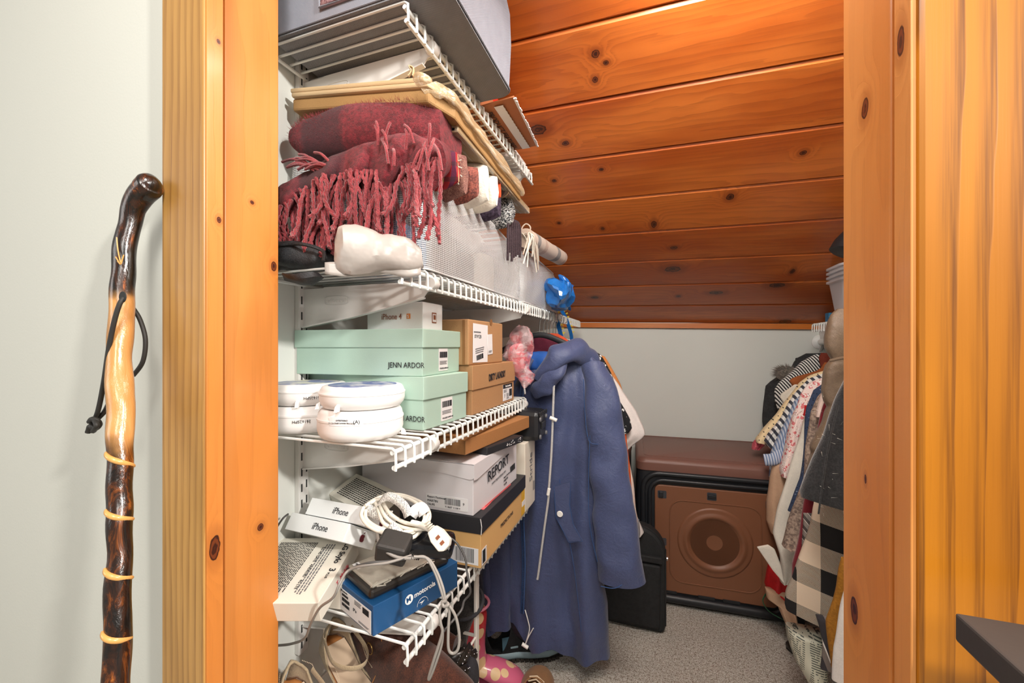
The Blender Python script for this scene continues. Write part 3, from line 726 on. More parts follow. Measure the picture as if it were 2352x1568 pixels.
# ================================================================ SOFT HELPERS
def superring(cx, cy, cz, hx, hy, n=32, e=0.5, plane='XY'):
    out = []
    for k in range(n):
        a = 2*PI*k/n; c_, s_ = math.cos(a), math.sin(a)
        x = hx*math.copysign(abs(c_)**e, c_); y = hy*math.copysign(abs(s_)**e, s_)
        if plane == 'XY': out.append(Vector((cx+x, cy+y, cz)))
        elif plane == 'YZ': out.append(Vector((cx, cy+x, cz+y)))
        else: out.append(Vector((cx+x, cy, cz+y)))
    return out
def jitter(mb, amp, sc, seed=0, keep=None):
    o = Vector((seed*3.7, seed*1.3, seed*9.1)); nv = []
    for v in mb.v:
        p = Vector(v); d = mnoise.noise_vector(p*sc+o)*amp
        if keep: d = Vector([a*b for a, b in zip(d, keep)])
        nv.append(tuple(p+d))
    mb.v = nv; return mb
def lump(c, d, n=28, m=18, e=0.7, amp=0.006, sc=14, seed=1):
    """rounded cushion-like volume centred at c with size d"""
    mb = MB(); rings = []
    for i in range(m+1):
        t = -PI/2+PI*i/m; s_, c_ = math.sin(t), math.cos(t)
        z = d[2]/2*math.copysign(abs(s_)**e, s_); k = max(0.02, abs(c_)**e)
        rings.append(superring(c[0], c[1], c[2]+z, d[0]/2*k, d[1]/2*k, n, e))
    mb.loft(rings); return jitter(mb, amp, sc, seed)
def soft_box(c, d, amp=0.004, sc=16, seed=1, e=0.35, n=40, m=14): return lump(c, d, n, m, e, amp, sc, seed)
# ================================================================ TOP SHELF
def weave(name, c1, c2, f, rough=0.85):
    g = G(name); X = g.xyz()
    a = g.math('SINE', g.math('MULTIPLY', g.math('ADD', X[0], X[1]), f)); b = g.math('SINE', g.math('MULTIPLY', g.math('ADD', X[2], g.math('MULTIPLY', X[1], 0.3)), f))
    m = g.math('MULTIPLY', a, b); n = g.noise(30, detail=4)
    g.fin(g.mix(g.sm(g.math('ADD', m, g.math('MULTIPLY', n, 0.8)), -0.4, 1.0), c1, c2), rough, m, 0.3, 0.001); return g.m
weave('bin_grey', '#66676b', '#8b8c90', 2600); weave('bin_grey_light', '#72757f', '#969aa5', 2600)
cloth('scarf_peek', '#a98a8c', 0.8, 300, 0.2, col2='#6d4a52')
bz0 = H+Z1+0.004
t = thing('storage_bin', 'large grey fabric storage bin overhanging the top wire shelf', 'bin', (-0.48, 0.70, bz0))
x0, x1, y0, y1, bh = -0.665, -0.305, 0.552, 0.856, 0.27
def rrect(x0, x1, y0, y1, r, z, n=6, flare=0.0):
    pts = []
    for (cx, cy, a0) in ((x1-r, y0+r, -90), (x1-r, y1-r, 0), (x0+r, y1-r, 90), (x0+r, y0+r, 180)):
        for i in range(n+1):
            a = math.radians(a0+90*i/n); pts.append(Vector((cx+r*math.cos(a), cy+r*math.sin(a), z)))
    return pts
m = MB().loft([rrect(x0+0.004, x1-0.004, y0+0.004, y1-0.004, 0.022, bz0), rrect(x0, x1, y0, y1, 0.022, bz0+0.004), rrect(x0-0.003, x1+0.004, y0-0.002, y1+0.002, 0.022, bz0+0.10), rrect(x0, x1+0.002, y0, y1, 0.022, bz0+bh*0.62), rrect(x0+0.0, x1, y0, y1-0.12, 0.022, bz0+bh)])
m.build('body', 'bin_grey_light', t)
MB().loft([rrect(x0+0.001, x1-0.001, y0+0.001, y1-0.001, 0.022, bz0-0.0015), rrect(x0+0.001, x1-0.001, y0+0.001, y1-0.001, 0.022, bz0+0.002)]).build('base', 'bin_grey', t)
rim = rrect(x0-0.0008, x1+0.0012, y0-0.0008, y1+0.0008, 0.022, bz0+0.003)
MB().tube(rim, 0.0016, 6, closed=True).build('piping', 'bin_grey_light', t)
wxa, wxb = x0+0.12, x0+0.245
m = MB().box2((wxa, y0-0.0045, bz0+0.020), (wxb, y0-0.001, bz0+0.16)); wd = m.build('window', plain('clear_film', '#a98f92', 0.12, 0.3, 18), t)
jitter(MB().grid(lambda u, v: Vector((lerp(wxa, wxb, u), y0-0.0055, lerp(bz0+0.022, bz0+0.15, v))), 24, 20), 0.004, 45, 3).build('scarf_inside', 'scarf_peek', t, smooth=True, thick=0.001)
MB().tube([(wxa, y0-0.006, bz0+0.15), (wxa, y0-0.006, bz0+0.020), (wxb, y0-0.006, bz0+0.020), (wxb, y0-0.006, bz0+0.15)], 0.002, 6).build('window_binding', 'bin_grey_light', t)
m = MB().prism([Vector((x1+0.0045, 0.62, bz0+0.135)), Vector((x1+0.0045, 0.655, bz0+0.105)), Vector((x1+0.0045, 0.70, bz0+0.20)), Vector((x1+0.0045, 0.64, bz0+0.20))], (0.004, 0, 0)); m.build('closing_tab', 'bin_grey', t)
m = MB().tube([(x1+0.007, 0.56, bz0+0.16), (x1+0.012, 0.66, bz0+0.12), (x1+0.007, 0.78, bz0+0.17)], 0.004, 6, flat=2.5); m.build('handle', 'bin_grey', t)
# printed carton, open flap
cz0 = H+Z1+0.004
card('kraft_orange', '#b9744a', 0.65, 0.05, 0.3)
t = thing('cardboard_box', 'shallow cardboard box with torn open flap at the far end of the top shelf', 'box', (-0.47, 0.985, cz0))
MB().box2((-0.65, 0.872, cz0), (-0.395, 1.105, cz0+0.068)).build('body', 'kraft_orange', t, bevel=0.001)
MB().add([(-0.395, 0.875, cz0+0.001), (-0.306, 0.873, cz0+0.006), (-0.318, 1.103, cz0+0.004), (-0.395, 1.103, cz0+0.001), (-0.395, 0.875, cz0+0.004), (-0.306, 0.873, cz0+0.009), (-0.318, 1.103, cz0+0.007), (-0.395, 1.103, cz0+0.004)],
         [(0, 1, 2, 3), (4, 7, 6, 5), (0, 4, 5, 1), (1, 5, 6, 2), (2, 6, 7, 3), (3, 7, 4, 0)]).build('flap', 'kraft_orange', t)
m = MB(); rr = random.Random(2); zig = []
for i in range(31):
    y = lerp(0.885, 1.10, i/30); zig.append(Vector((-0.337-0.0015*(i % 2), y, cz0-0.0003)))
m.prism([Vector((-0.360, 0.885, cz0-0.0003)), Vector((-0.360, 1.10, cz0-0.0003))]+zig[::-1], (0, 0, 0.0006)); m.build('packing_tape', 'sticker', t)
m = MB()
for i in range(40):
    y = lerp(0.875, 1.11, i/40); w_ = 0.003+rr.random()*0.004
    m.box2((-0.3085-0.012*i/40, y, cz0+0.003), (-0.3085-0.012*i/40+w_, y+0.0058, cz0+0.0042+rr.random()*0.002))
o = m.build('torn_edge', 'sticker', t); o['kind'] = 'stuff'
lettering('lettering', 'PRODUCT FEATURES', 0.020, Matrix.Translation(Vector((-0.385-t.location.x, 0.90-t.location.y, -0.0006))) @ Matrix.Rotation(PI, 4, 'X') @ Matrix.Rotation(math.radians(-90), 4, 'Z'), 'ink', t, 0.0002)
m = MB()
for r_ in range(6):
    for q in range(8): m.box((-0.42-0.028*q, 0.90+0.03*r_+0.002*q, cz0-0.0004), (0.003, 0.02, 0.0006))
o = m.build('fine_print', 'ink', t); o['kind'] = 'stuff'
m = MB().prism([Vector((-0.50, 0.985, cz0-0.0006)), Vector((-0.45, 0.99, cz0-0.0006)), Vector((-0.42, 1.09, cz0-0.0006)), Vector((-0.47, 1.10, cz0-0.0006))], (0, 0, 0.0007)); m.build('white_band', 'sticker', t)
for i in range(5): MB().box((-0.452+0.005*i, 0.99+0.021*i, cz0-0.0012), (0.03, 0.010, 0.0006)).build('black_block', 'ink', t)
t = thing('cardboard_box', 'white carton with bright orange-red end behind the fabric bin', 'box', (-0.40, 1.0, cz0+0.069))
MB().box2((-0.62, 0.88, cz0+0.0695), (-0.40, 1.02, cz0+0.10)).build('body', plain('carton_red', '#d93a24', 0.5), t, bevel=0.001)
MB().box2((-0.625, 0.877, cz0+0.10), (-0.38, 1.00, cz0+0.106)).build('lid', 'white_card', t, bevel=0.001)
t = thing('white_tray', 'small white plastic tray at the end of the top shelf', 'tray', (-0.44, 1.17, cz0))
m = MB().loft([rrect(-0.55, -0.40, 1.125, 1.245, 0.01, cz0), rrect(-0.556, -0.394, 1.119, 1.251, 0.012, cz0+0.022)]); m.build('tray', 'tub_white', t, bevel=0.001)

# ================================================================ SECOND SHELF
S2 = H+Z2+0.0026
def mesh_fabric(name, f, col='#eef0f2', th=0.36, haze=0.12):
    g = G(name); X = g.xyz()
    a = g.math('FRACT', g.math('MULTIPLY', g.math('ADD', X[0], X[1]), f)); b = g.math('FRACT', g.math('MULTIPLY', X[2], f))
    th_m = g.math('MAXIMUM', g.math('LESS_THAN', a, th), g.math('LESS_THAN', b, th))
    al = g.math('MAXIMUM', g.math('MULTIPLY', th_m, 0.93), g.math('ADD', g.math('MULTIPLY', g.noise(9, detail=3), 0.25), haze))
    g.fin(col, 0.3, g.noise(16, detail=3), 0.5, 0.01, Alpha=al); return g.m
mesh_fabric('white_mesh', 285, th=0.30, haze=-0.12); mesh_fabric('white_mesh_far', 285, '#e9ecef', 0.36, 0.1)
plain('mesh_tape', '#e8e9ea', 0.5, 0.03)
def mesh_bag(label, x0, x1, y0, y1, z0, h0, h1, mat, seed, group):
    """h0 near height, h1 far height; sags between"""
    t = thing('mesh_bag', label, 'bag', ((x0+x1)/2, (y0+y1)/2, z0), 0, group)
    rings = []; n = 10; levels = 12
    for i in range(levels+1):
        f = i/levels; ring = []
        for p in rrect(x0, x1, y0, y1, 0.03, 0, 5):
            k = (p.y-y0)/(y1-y0); z = z0+0.002+f*(lerp(h0, h1, k)-0.012*math.sin(PI*k))
            bow = 0.012*math.sin(PI*f); cx, cy = (x0+x1)/2, (y0+y1)/2
            ring.append(Vector((p.x+bow*(1 if p.x > cx else -0.0)-0.018*f*(1 if p.x > cx else 0), p.y+bow*0.5*(1 if p.y > cy else -1), z)))
        rings.append(ring)
    # denser sides
    m = MB(); dens = []
    for r in rings:
        q = []
        for a, b, e_, f_ in zip(r, r[1:]+r[:1], rings[0], rings[0][1:]+rings[0][:1]):
            s_ = max(1, int((f_-e_).length/0.03))
            for j in range(s_): q.append(a.lerp(b, j/s_))
        dens.append(q)
    mn = min(len(q) for q in dens); dens = [q[:mn] for q in dens]
    m.loft(dens, caps=False); jitter(m, 0.005, 11, seed); m.build('side_panel', mat, t, smooth=True)
    top = dens[-1]
    def tp(u, v):
        k = v; return Vector((lerp(x0+0.012, x1-0.022, u), lerp(y0+0.006, y1-0.006, v), z0+0.002+lerp(h0, h1, k)-0.012*math.sin(PI*k)))
    MB().grid(tp, 6, 14).build('top_panel', mat, t, smooth=True)
    m = MB().tube(top, 0.0022, 6, closed=True); m.build('top_binding', 'mesh_tape', t, smooth=True)
    m = MB().tube(dens[0], 0.0018, 6, closed=True); m.build('bottom_binding', 'mesh_tape', t, smooth=True)
    zp = [p for p in top if p.x > x1-0.03]
    return t
b1 = mesh_bag('large white mesh bag full of folded clothes, under the maroon scarf', -0.685, -0.380, 0.605, 1.145, S2, 0.232, 0.155, 'white_mesh', 2, 'white mesh bags on the long shelf')
b2 = mesh_bag('smaller white mesh bag beyond the large one, under the beige blanket roll', -0.66, -0.385, 1.165, 1.665, S2, 0.185, 0.165, 'white_mesh_far', 5, 'white mesh bags on the long shelf')
fills = [((-0.60, 0.66, 0.045), (0.16, 0.09, 0.08), '#3c434d'), ((-0.47, 0.67, 0.05), (0.12, 0.11, 0.09), '#51709c'), ((-0.44, 0.78, 0.06), (0.055, 0.13, 0.11), '#77746f'),
         ((-0.455, 0.90, 0.05), (0.07, 0.13, 0.09), '#6a645e'), ((-0.46, 1.02, 0.06), (0.09, 0.14, 0.11), '#c2bdb2'), ((-0.56, 0.85, 0.05), (0.13, 0.3, 0.09), '#8b857c'),
         ((-0.47, 0.72, 0.135), (0.12, 0.16, 0.07), '#7d8793'), ((-0.47, 0.90, 0.125), (0.12, 0.18, 0.06), '#b5b1ac'), ((-0.60, 0.70, 0.13), (0.12, 0.15, 0.08), '#77757a')]
for i, (c_, d_, h_) in enumerate(fills):
    o = soft_box((c_[0]-0.022, c_[1], S2+0.006+c_[2]), d_, 0.008, 14, i).build('folded_cloth', cloth('bundle_%d' % i, h_, 0.9), smooth=True)
    names = ['charcoal', 'pale blue', 'off-white', 'taupe', 'cream', 'stone grey', 'blue-grey', 'white', 'mid grey']
    tag(o, names[i]+' folded cloth inside the large mesh bag', 'cloth', 'folded cloths in the large mesh bag')
for i, (c_, d_, h_) in enumerate([((-0.46, 1.28, 0.08), (0.10, 0.18, 0.15), '#b5aca6'), ((-0.46, 1.50, 0.075), (0.10, 0.22, 0.14), '#a0948e'), ((-0.57, 1.40, 0.07), (0.10, 0.3, 0.13), '#8f9095')]):
    o = soft_box((c_[0]-0.015, c_[1], S2+0.004+c_[2]), d_, 0.008, 14, 20+i).build('folded_cloth', cloth('bundle_b%d' % i, h_, 0.9), smooth=True)
    tag(o, ['pale pinkish', 'light taupe', 'mid grey'][i]+' folded cloth inside the smaller mesh bag', 'cloth', 'folded cloths in the smaller mesh bag')
# white foam pouch
g = G('foam_film'); g.fin(g.mix(g.noise(14), '#a49b94', '#bfb7b1'), 0.35, g.noise(22, detail=3), 0.35, 0.01, Subsurface_Weight=0.0, Alpha=0.9)
t = thing('foam_pouch', 'translucent white foam pouch lying in front of the large mesh bag', 'pouch', (-0.42, 0.54, S2))
A = at(772, 572, D=0.615); B = at(972, 594, D=0.655)
rings = []
for i in range(19):
    f = i/18; c_ = A.lerp(B, f)
    hz = interp([(0, 0.016), (0.05, 0.032), (0.22, 0.037), (0.6, 0.030), (0.97, 0.021), (1, 0.016)], f)[0]; hy = interp([(0, 0.01), (0.1, 0.028), (0.5, 0.030), (1, 0.012)], f)[0]
    ax = (B-A).normalized(); sd = Vector((-ax.y, ax.x, 0)).normalized()
    rings.append([c_+sd*(hy*math.copysign(abs(math.cos(a))**0.8, math.cos(a)))+Vector((0, 0, 1))*(hz*math.copysign(abs(math.sin(a))**0.8, math.sin(a))) for a in [2*PI*k/28 for k in range(28)]])
jitter(jitter(MB().loft(rings), 0.008, 22, 4), 0.003, 70, 9).build('pouch', 'foam_film', t, smooth=28)
m = MB().grid(lambda u, v: at(lerp(748, 965, u), lerp(600, 628+6*math.sin(u*9), v), D=lerp(0.60, 0.645, u)), 20, 4); jitter(m, 0.004, 30, 6).build('open_edge', 'foam_film', t, smooth=True, thick=0.001)
jitter(MB().loft([superring(*at(800, 590, D=0.65), 0.022, 0.02, 20, 0.9), superring(*(at(800, 590, D=0.65)+Vector((0, 0, 0.03))), 0.02, 0.018, 20, 0.9)]), 0.003, 20, 2).build('contents', plain('pouch_inside', '#b9b2a4', 0.8), t, smooth=True)
# black cloth bag near the wall
cloth('black_nylon', '#2d2e31', 0.6, 500, 0.3, wr=0.3)
t = thing('black_bag', 'crumpled black cloth bag at the doorway end of the long shelf', 'bag', (-0.62, 0.57, S2))
c_ = at(688, 594, D=0.735); lump(c_+Vector((0, 0, 0.0)), (0.135, 0.085, 0.050), 30, 16, 0.8, 0.013, 26, 3).build('body', 'black_nylon', t, smooth=True)
m = MB().tube(cat([at(640, 565, D=0.70), at(690, 560, D=0.68), at(740, 575, D=0.68), at(743, 600, D=0.67)], 6), 0.003, 6); m.build('strap', 'black_nylon', t)
jitter(MB().loft([superring(*at(690, 632, D=0.67), 0.035, 0.016, 18, 0.9), superring(*at(695, 642, D=0.67), 0.04, 0.014, 18, 0.9), superring(*at(700, 652, D=0.67), 0.012, 0.008, 18, 0.9)]), 0.008, 40, 2).build('hanging_fold', 'black_nylon', t, smooth=True)
# maroon scarf with fringe -------------------------------------------------------
g = G('maroon_wool'); X = g.xyz(); n = g.noise(120, detail=5, rough=0.8); f = g.noise(900, detail=2)
band = g.math('MULTIPLY', g.sm(g.math('ABSOLUTE', g.math('ADD', X[0], 0.07)), 0.055, 0.04), 0.8)
cc = g.mix(g.sm(n, 0.35, 0.65), '#5c0f19', '#942430'); cc = g.mix(band, cc, g.mix(n, '#34121b', '#541d27'))
g.fin(cc, 0.95, g.math('ADD', n, f), 0.9, 0.004, Sheen_Weight=0.12)
cloth('maroon_yarn', '#a3363c', 0.95, 700, 0.2, col2='#6d1c24', fuzz=0.5, bs=0.8); cloth('dark_yarn', '#4d2630', 0.95, 700, 0.2, fuzz=0.4)
t = thing('fringed_scarf', 'folded maroon wool scarf with long knotted fringe over the mesh bag', 'scarf', (-0.5, 0.60, S2+0.21))
def roll_body(Y0, D0):
    rings = []
    for i in range(25):
        f = i/24; px = lerp(704, 1034, f); cyp = interp([(0, 338), (0.1, 335), (0.5, 318), (0.85, 305), (1, 312)], f)[0]
        hh = interp([(0, 30), (0.08, 52), (0.5, 60), (0.9, 70), (0.97, 72), (1, 55)], f)[0]
        c_ = at(px, cyp, Y=0.625+0.03*f); dd = c_.y/ray(px, cyp).y; hz = hh/FPX*dd; hy = 0.045+0.018*math.sin(PI*min(1, f*1.0))
        rings.append([c_+Vector((0, hy*math.copysign(abs(math.cos(a))**0.8, math.cos(a)), hz*math.copysign(abs(math.sin(a))**0.75, math.sin(a)))) for a in [2*PI*k/36 for k in range(36)]])
    return MB().loft(rings)
jitter(roll_body(0, 0), 0.008, 13, 3).build('folded_roll', 'maroon_wool', t, smooth=True)
# lower fold visible at the right end and behind
m = MB(); rings = []
for i in range(13):
    f = i/12; c_ = at(lerp(985, 1030, f), lerp(372, 352, f), Y=0.60+0.10*f)
    rings.append([c_+Vector((0.028*math.cos(a)*(1-f*0.3), 0.01*math.cos(a), 0.045*math.sin(a)*(1-0.3*f))) for a in [2*PI*k/20 for k in range(20)]])
jitter(m.loft(rings), 0.006, 22, 9).build('end_fold', 'maroon_wool', t, smooth=True)
TOPC = [(0, 640, 432), (0.12, 690, 405), (0.25, 760, 362), (0.45, 830, 335), (0.62, 890, 312), (0.78, 950, 308), (0.9, 985, 322), (1, 1010, 345)]
BOTC = [(0, 640, 510), (0.12, 690, 468), (0.25, 745, 430), (0.40, 800, 428), (0.55, 850, 436), (0.68, 905, 432), (0.8, 950, 396), (0.92, 985, 382), (1, 1015, 376)]
def drape(u, v):
    a = interp(TOPC, u); b = interp(BOTC, u); px = lerp(a[0], b[0], v); py = lerp(a[1], b[1], v)+5*math.sin(u*24)*v
    Yd = 0.562-0.014*math.sin(v*PI)*1.0-0.010*math.sin(u*31+v*1.5)*(0.3+v)+0.012*u
    return at(px, py, Y=Yd)
m = MB().grid(drape, 70, 14); jitter(m, 0.003, 40, 5).build('draped_end', 'maroon_wool', t, smooth=True, thick=0.004)
rr = random.Random(12)
variants = []
def strand_mesh(L, seed, r=0.0033):
    r2 = random.Random(seed); m = MB(); n = 14
    bx, by = r2.uniform(-0.7, 0.6), r2.uniform(-0.1, 0.1); ph = r2.uniform(0, 6)
    for tw in (0, PI):
        pts = []
        for i in range(n):
            f = i/(n-1); z = -L*f; x = bx*L*0.35*f*f+0.004*math.sin(f*7+ph); y = by*L*0.3*f
            a = f*L/0.011*PI+tw; split = 1+1.8*max(0, f-0.80)/0.2*(r2.random())
            pts.append(Vector((x+0.0017*math.cos(a)*split, y+0.0017*math.sin(a)*split, z)))
        m.tube(pts, r*0.8, 6)
    return m.mesh('fringe_strand', smooth=True)
for i in range(9): variants.append((0.052+0.013*i, strand_mesh(0.052+0.013*i, i)))
def strands(n, ua, ub, fn_pt, ymat, lo, hi):
    for i in range(n):
        u = lerp(ua, ub, (i+rr.random()*0.8)/n); p = fn_pt(u)
        L, me = variants[min(8, max(0, int(lerp(lo, hi, rr.random()))))]
        vi = [v[1] for v in variants].index(me)
        while vi > 0 and p.z-variants[vi][0] < S2+0.012: vi -= 1
        if p.z-variants[vi][0] < S2+0.006: continue
        me2 = variants[vi][1]
        ob = bpy.data.objects.new('fringe_strand', me2); C.objects.link(ob); ob.parent = t; ob.location = p-t.location
        ob.rotation_euler = (rr.uniform(-0.12, 0.12), rr.uniform(-0.10, 0.32), rr.uniform(0, 6))
        if not me2.materials: me2.materials.append(MATS['maroon_yarn'])
strands(30, 0.0, 0.62, lambda u: drape(u, 0.85)+Vector((0, -0.004, 0)), None, 4, 9)
strands(22, 0.0, 0.55, lambda u: drape(u, 0.97)+Vector((0, 0.006, 0)), None, 3, 8)
strands(22, 0.02, 0.6, lambda u: drape(u, 0.62)+Vector((0, -0.007, 0)), None, 2, 7)
strands(16, 0.55, 0.72, lambda u: drape(u, 0.95), None, 6, 9)
strands(20, 0.74, 1.0, lambda u: drape(u, 0.75)+Vector((0, -0.004, 0)), None, 2, 7)
dm = strand_mesh(0.10, 77); dm.materials.append(MATS['dark_yarn'])
for i in range(8):
    ob = bpy.data.objects.new('fringe_strand', dm); C.objects.link(ob); ob.parent = t; ob.location = drape(0.12+0.02*i, 0.95)+Vector((0, 0.01, 0))-t.location; ob.rotation_euler = (0, rr.uniform(0.0, 0.3), rr.uniform(0, 6))
    ob['label'] = 'dark charcoal fringe strand'
for i in range(12):      # strands thrown over the roll, pointing left and up
    a = at(lerp(700, 770, rr.random()), lerp(375, 392, rr.random()), Y=0.555); b = a+Vector((-rr.uniform(0.03, 0.07), -0.005, rr.uniform(0.0, 0.025)))
    MB().tube(cat([a, a.lerp(b, 0.5)+Vector((0, -0.004, 0.006)), b], 5), 0.0025, 6).build('fringe_strand', 'maroon_yarn', t, smooth=True)
for i in range(14):
    a = at(lerp(850, 1000, rr.random()), lerp(318, 345, rr.random()), Y=0.548); b = a+Vector((rr.uniform(-0.015, 0.02), -0.006, rr.choice([-0.045, -0.03, 0.028])))
    MB().tube(cat([a, a.lerp(b, 0.5)+Vector((0.004, -0.004, 0.004)), b], 5), 0.0024, 6).build('fringe_strand', 'maroon_yarn', t, smooth=True)
# fuzz on the wool
fz = MB(); rr = random.Random(5)
for i in range(1500):
    px = rr.uniform(704, 1030); f = (px-704)/330; cyp = interp([(0, 338), (0.1, 335), (0.5, 318), (0.85, 305), (1, 312)], f)[0]; hh = interp([(0, 30), (0.08, 52), (0.5, 60), (0.9, 70), (1, 55)], f)[0]
    a = rr.uniform(-0.2, 1.0)*PI/2*1.1+PI/2*0; ang = rr.uniform(PI*0.45, PI*1.1)
    c_ = at(px, cyp, Y=0.625+0.03*f); dd = c_.y/ray(px, cyp).y; hz = hh/FPX*dd; hy = 0.045+0.018*math.sin(PI*f)
    p = c_+Vector((0, hy*math.copysign(abs(math.cos(ang))**0.8, math.cos(ang)), hz*math.copysign(abs(math.sin(ang))**0.75, math.sin(ang))))*0.99
    nrm = Vector((rr.uniform(-1, 1), math.cos(ang), math.sin(ang))).normalized(); q = p+nrm*rr.uniform(0.004, 0.011); s_ = Vector((0.00028, 0, 0.0002))
    fz.add([p-s_, p+s_, q], [(0, 1, 2)])
o = fz.build('wool_fuzz', 'maroon_yarn', t); o['kind'] = 'stuff'
# paper-wrapped board in clear plastic
card('paper_tan', '#cdb188', 0.6, 0.06, 0.15); card('board_brown', '#a8814f', 0.75, 0.08, 0.5)
def slab(pts_top, th, name, mat, parent, bev=0.004, amp=0.0):
    n = Vector((0, 0, -th)); m = MB().prism(pts_top, n)
    return m.build(name, mat, parent, bevel=bev)
t = thing('wrapped_board', 'flat brown paper parcel in clear plastic above the maroon scarf', 'parcel', (-0.5, 0.75, H+0.44))
pa = [Vector(p) for p in ((-0.668, 0.602, H+0.492), (-0.366, 0.602, H+0.448), (-0.337, 0.645, H+0.436), (-0.335, 1.01, H+0.413), (-0.668, 1.01, H+0.455))]
slab([p+Vector((0, 0, -0.010)) for p in pa], 0.024, 'brown_board', 'board_brown', t, 0.004)
slab([p+Vector((-0.004, -0.002, 0.010)) for p in pa], 0.009, 'paper_layer', 'paper_tan', t, 0.003)
slab([p+Vector((0.003, -0.006, -0.002)) for p in pa], 0.009, 'paper_layer', 'paper_tan', t, 0.003)
g = G('clear_plastic'); g.fin(g.mix(g.sm(g.noise(1.0, g.map((160, 12, 160)), detail=3, dist=0.8), 0.5, 0.66), '#cdb38c', '#f3ead8'), 0.12, g.noise(1.0, g.map((120, 14, 120)), detail=3), 0.5, 0.004, Alpha=0.55)
m = MB(); rings = []
edge = cat([(-0.375, 0.600, H+0.444), (-0.340, 0.636, H+0.434), (-0.334, 0.75, H+0.422), (-0.333, 1.01, H+0.404)], 8)
for i, p in enumerate(edge):
    r_ = 0.0095+0.002*math.sin(i*1.7)
    rings.append([p+Vector((r_*0.7*math.cos(a)+0.002, 0, r_*1.25*math.sin(a))) for a in [2*PI*k/14 for k in range(14)]])
jitter(m.loft(rings), 0.003, 60, 2).build('plastic_wrap', 'clear_plastic', t, smooth=True)
jitter(lump(at(968, 183, D=0.66), (0.032, 0.02, 0.016), 18, 10, 0.9, 0.004, 60, 3), 0.002, 80).build('gathered_plastic', 'clear_plastic', t, smooth=True)
MB().tube(cat([at(938, 176, D=0.655), at(945, 165, D=0.655), at(940, 153, D=0.655), at(950, 158, D=0.655), at(948, 176, D=0.655)], 5), 0.0012, 6, flat=3).build('paper_tab', 'paper_tan', t)
def cord_loop(pts, r, name, mat, parent, seg=8, closed=False, D=None):
    P = [at(p[0], p[1], D=(p[2] if len(p) > 2 else D)) for p in pts]
    return MB().tube(cat(P, seg, closed), r, 8, closed=closed).build(name, mat, parent, smooth=True)
plain('string_white', '#e8e2d4', 0.7)
cord_loop([(1030, 232), (1005, 225), (990, 240), (1000, 245), (1015, 228), (1035, 225)], 0.0009, 'string', 'string_white', t, D=0.72)
cord_loop([(1050, 255), (1075, 262), (1078, 278), (1065, 280), (1052, 262)], 0.0009, 'string', 'string_white', t, D=0.78)
# dotted navy slab
g = G('navy_dots'); X = g.xyz(); v = g.n('ShaderNodeCombineXYZ', g.math('MULTIPLY', X[0], 1.0), g.math('MULTIPLY', X[1], 1.0), X[2])
d = g.voro(75, v, rnd=0.0); g.fin(g.mix(g.math('LESS_THAN', d, 0.22), '#27303f', '#d5d9dd'), 0.35)
t = thing('tablecloth_packet', 'navy packet with white dots, wedged below the paper parcel', 'packet', (-0.45, 0.85, H+0.37))
pb = [Vector(p) for p in ((-0.66, 0.665, H+0.441), (-0.345, 0.665, H+0.402), (-0.342, 1.10, H+0.386), (-0.66, 1.10, H+0.426))]
slab(pb, 0.011, 'packet', 'navy_dots', t, 0.003)
pc = [p+Vector((0.004, 0.0, 0.004)) for p in pb]
o = MB().prism([p+Vector((0, 0, 0.0)) for p in pc], (0, 0, -0.016)).build('clear_sleeve', 'clear_plastic', t, bevel=0.003)
# rolled scarves standing in a row between bag and packet -------------------------
def plaid(name, base, s1, s2, f):
    g = G(name); X = g.xyz(); q = g.math('FRACT', g.math('MULTIPLY', g.math('ADD', X[1], g.math('MULTIPLY', X[0], 0.6)), f)); r_ = g.math('FRACT', g.math('MULTIPLY', X[2], f))
    c = g.mix(g.math('MULTIPLY', g.math('LESS_THAN', q, 0.3), 0.7), base, s1); c = g.mix(g.math('MULTIPLY', g.math('LESS_THAN', r_, 0.3), 0.6), c, s2)
    c = g.mix(g.math('LESS_THAN', g.math('ABSOLUTE', g.math('SUBTRACT', q, 0.6)), 0.04), c, '#e8c890')
    g.fin(c, 0.95, g.noise(700), 0.5); return g.m
plaid('red_plaid', '#a3242a', '#20264a', '#3a2a2e', 38)
cloth('brown_bark', '#a67a6c', 0.95, 500, 0.2, col2='#6d4340', bs=0.9); cloth('russet_tweed', '#a96152', 0.95, 260, 0.2, col2='#5f3a38', bs=0.9)
cloth('fleece_white', '#f1eadb', 0.95, 200, 0.05, bs=0.9, fuzz=0.5); cloth('purple_crochet', '#5d5067', 0.95, 170, 0.3, col2='#33293a', bs=1.0)
cloth('dark_knit', '#4b3a40', 0.95, 300, 0.3); cloth('black_cloth', '#232427', 0.9, 300, 0.2)
g = G('black_lace'); X = g.xyz(); n1 = g.noise(55, detail=2, dist=4); ln_ = g.math('ABSOLUTE', g.math('SUBTRACT', n1, 0.5)); g.fin(g.mix(g.math('LESS_THAN', ln_, 0.03), '#1d1f24', '#d9d9d6'), 0.9)
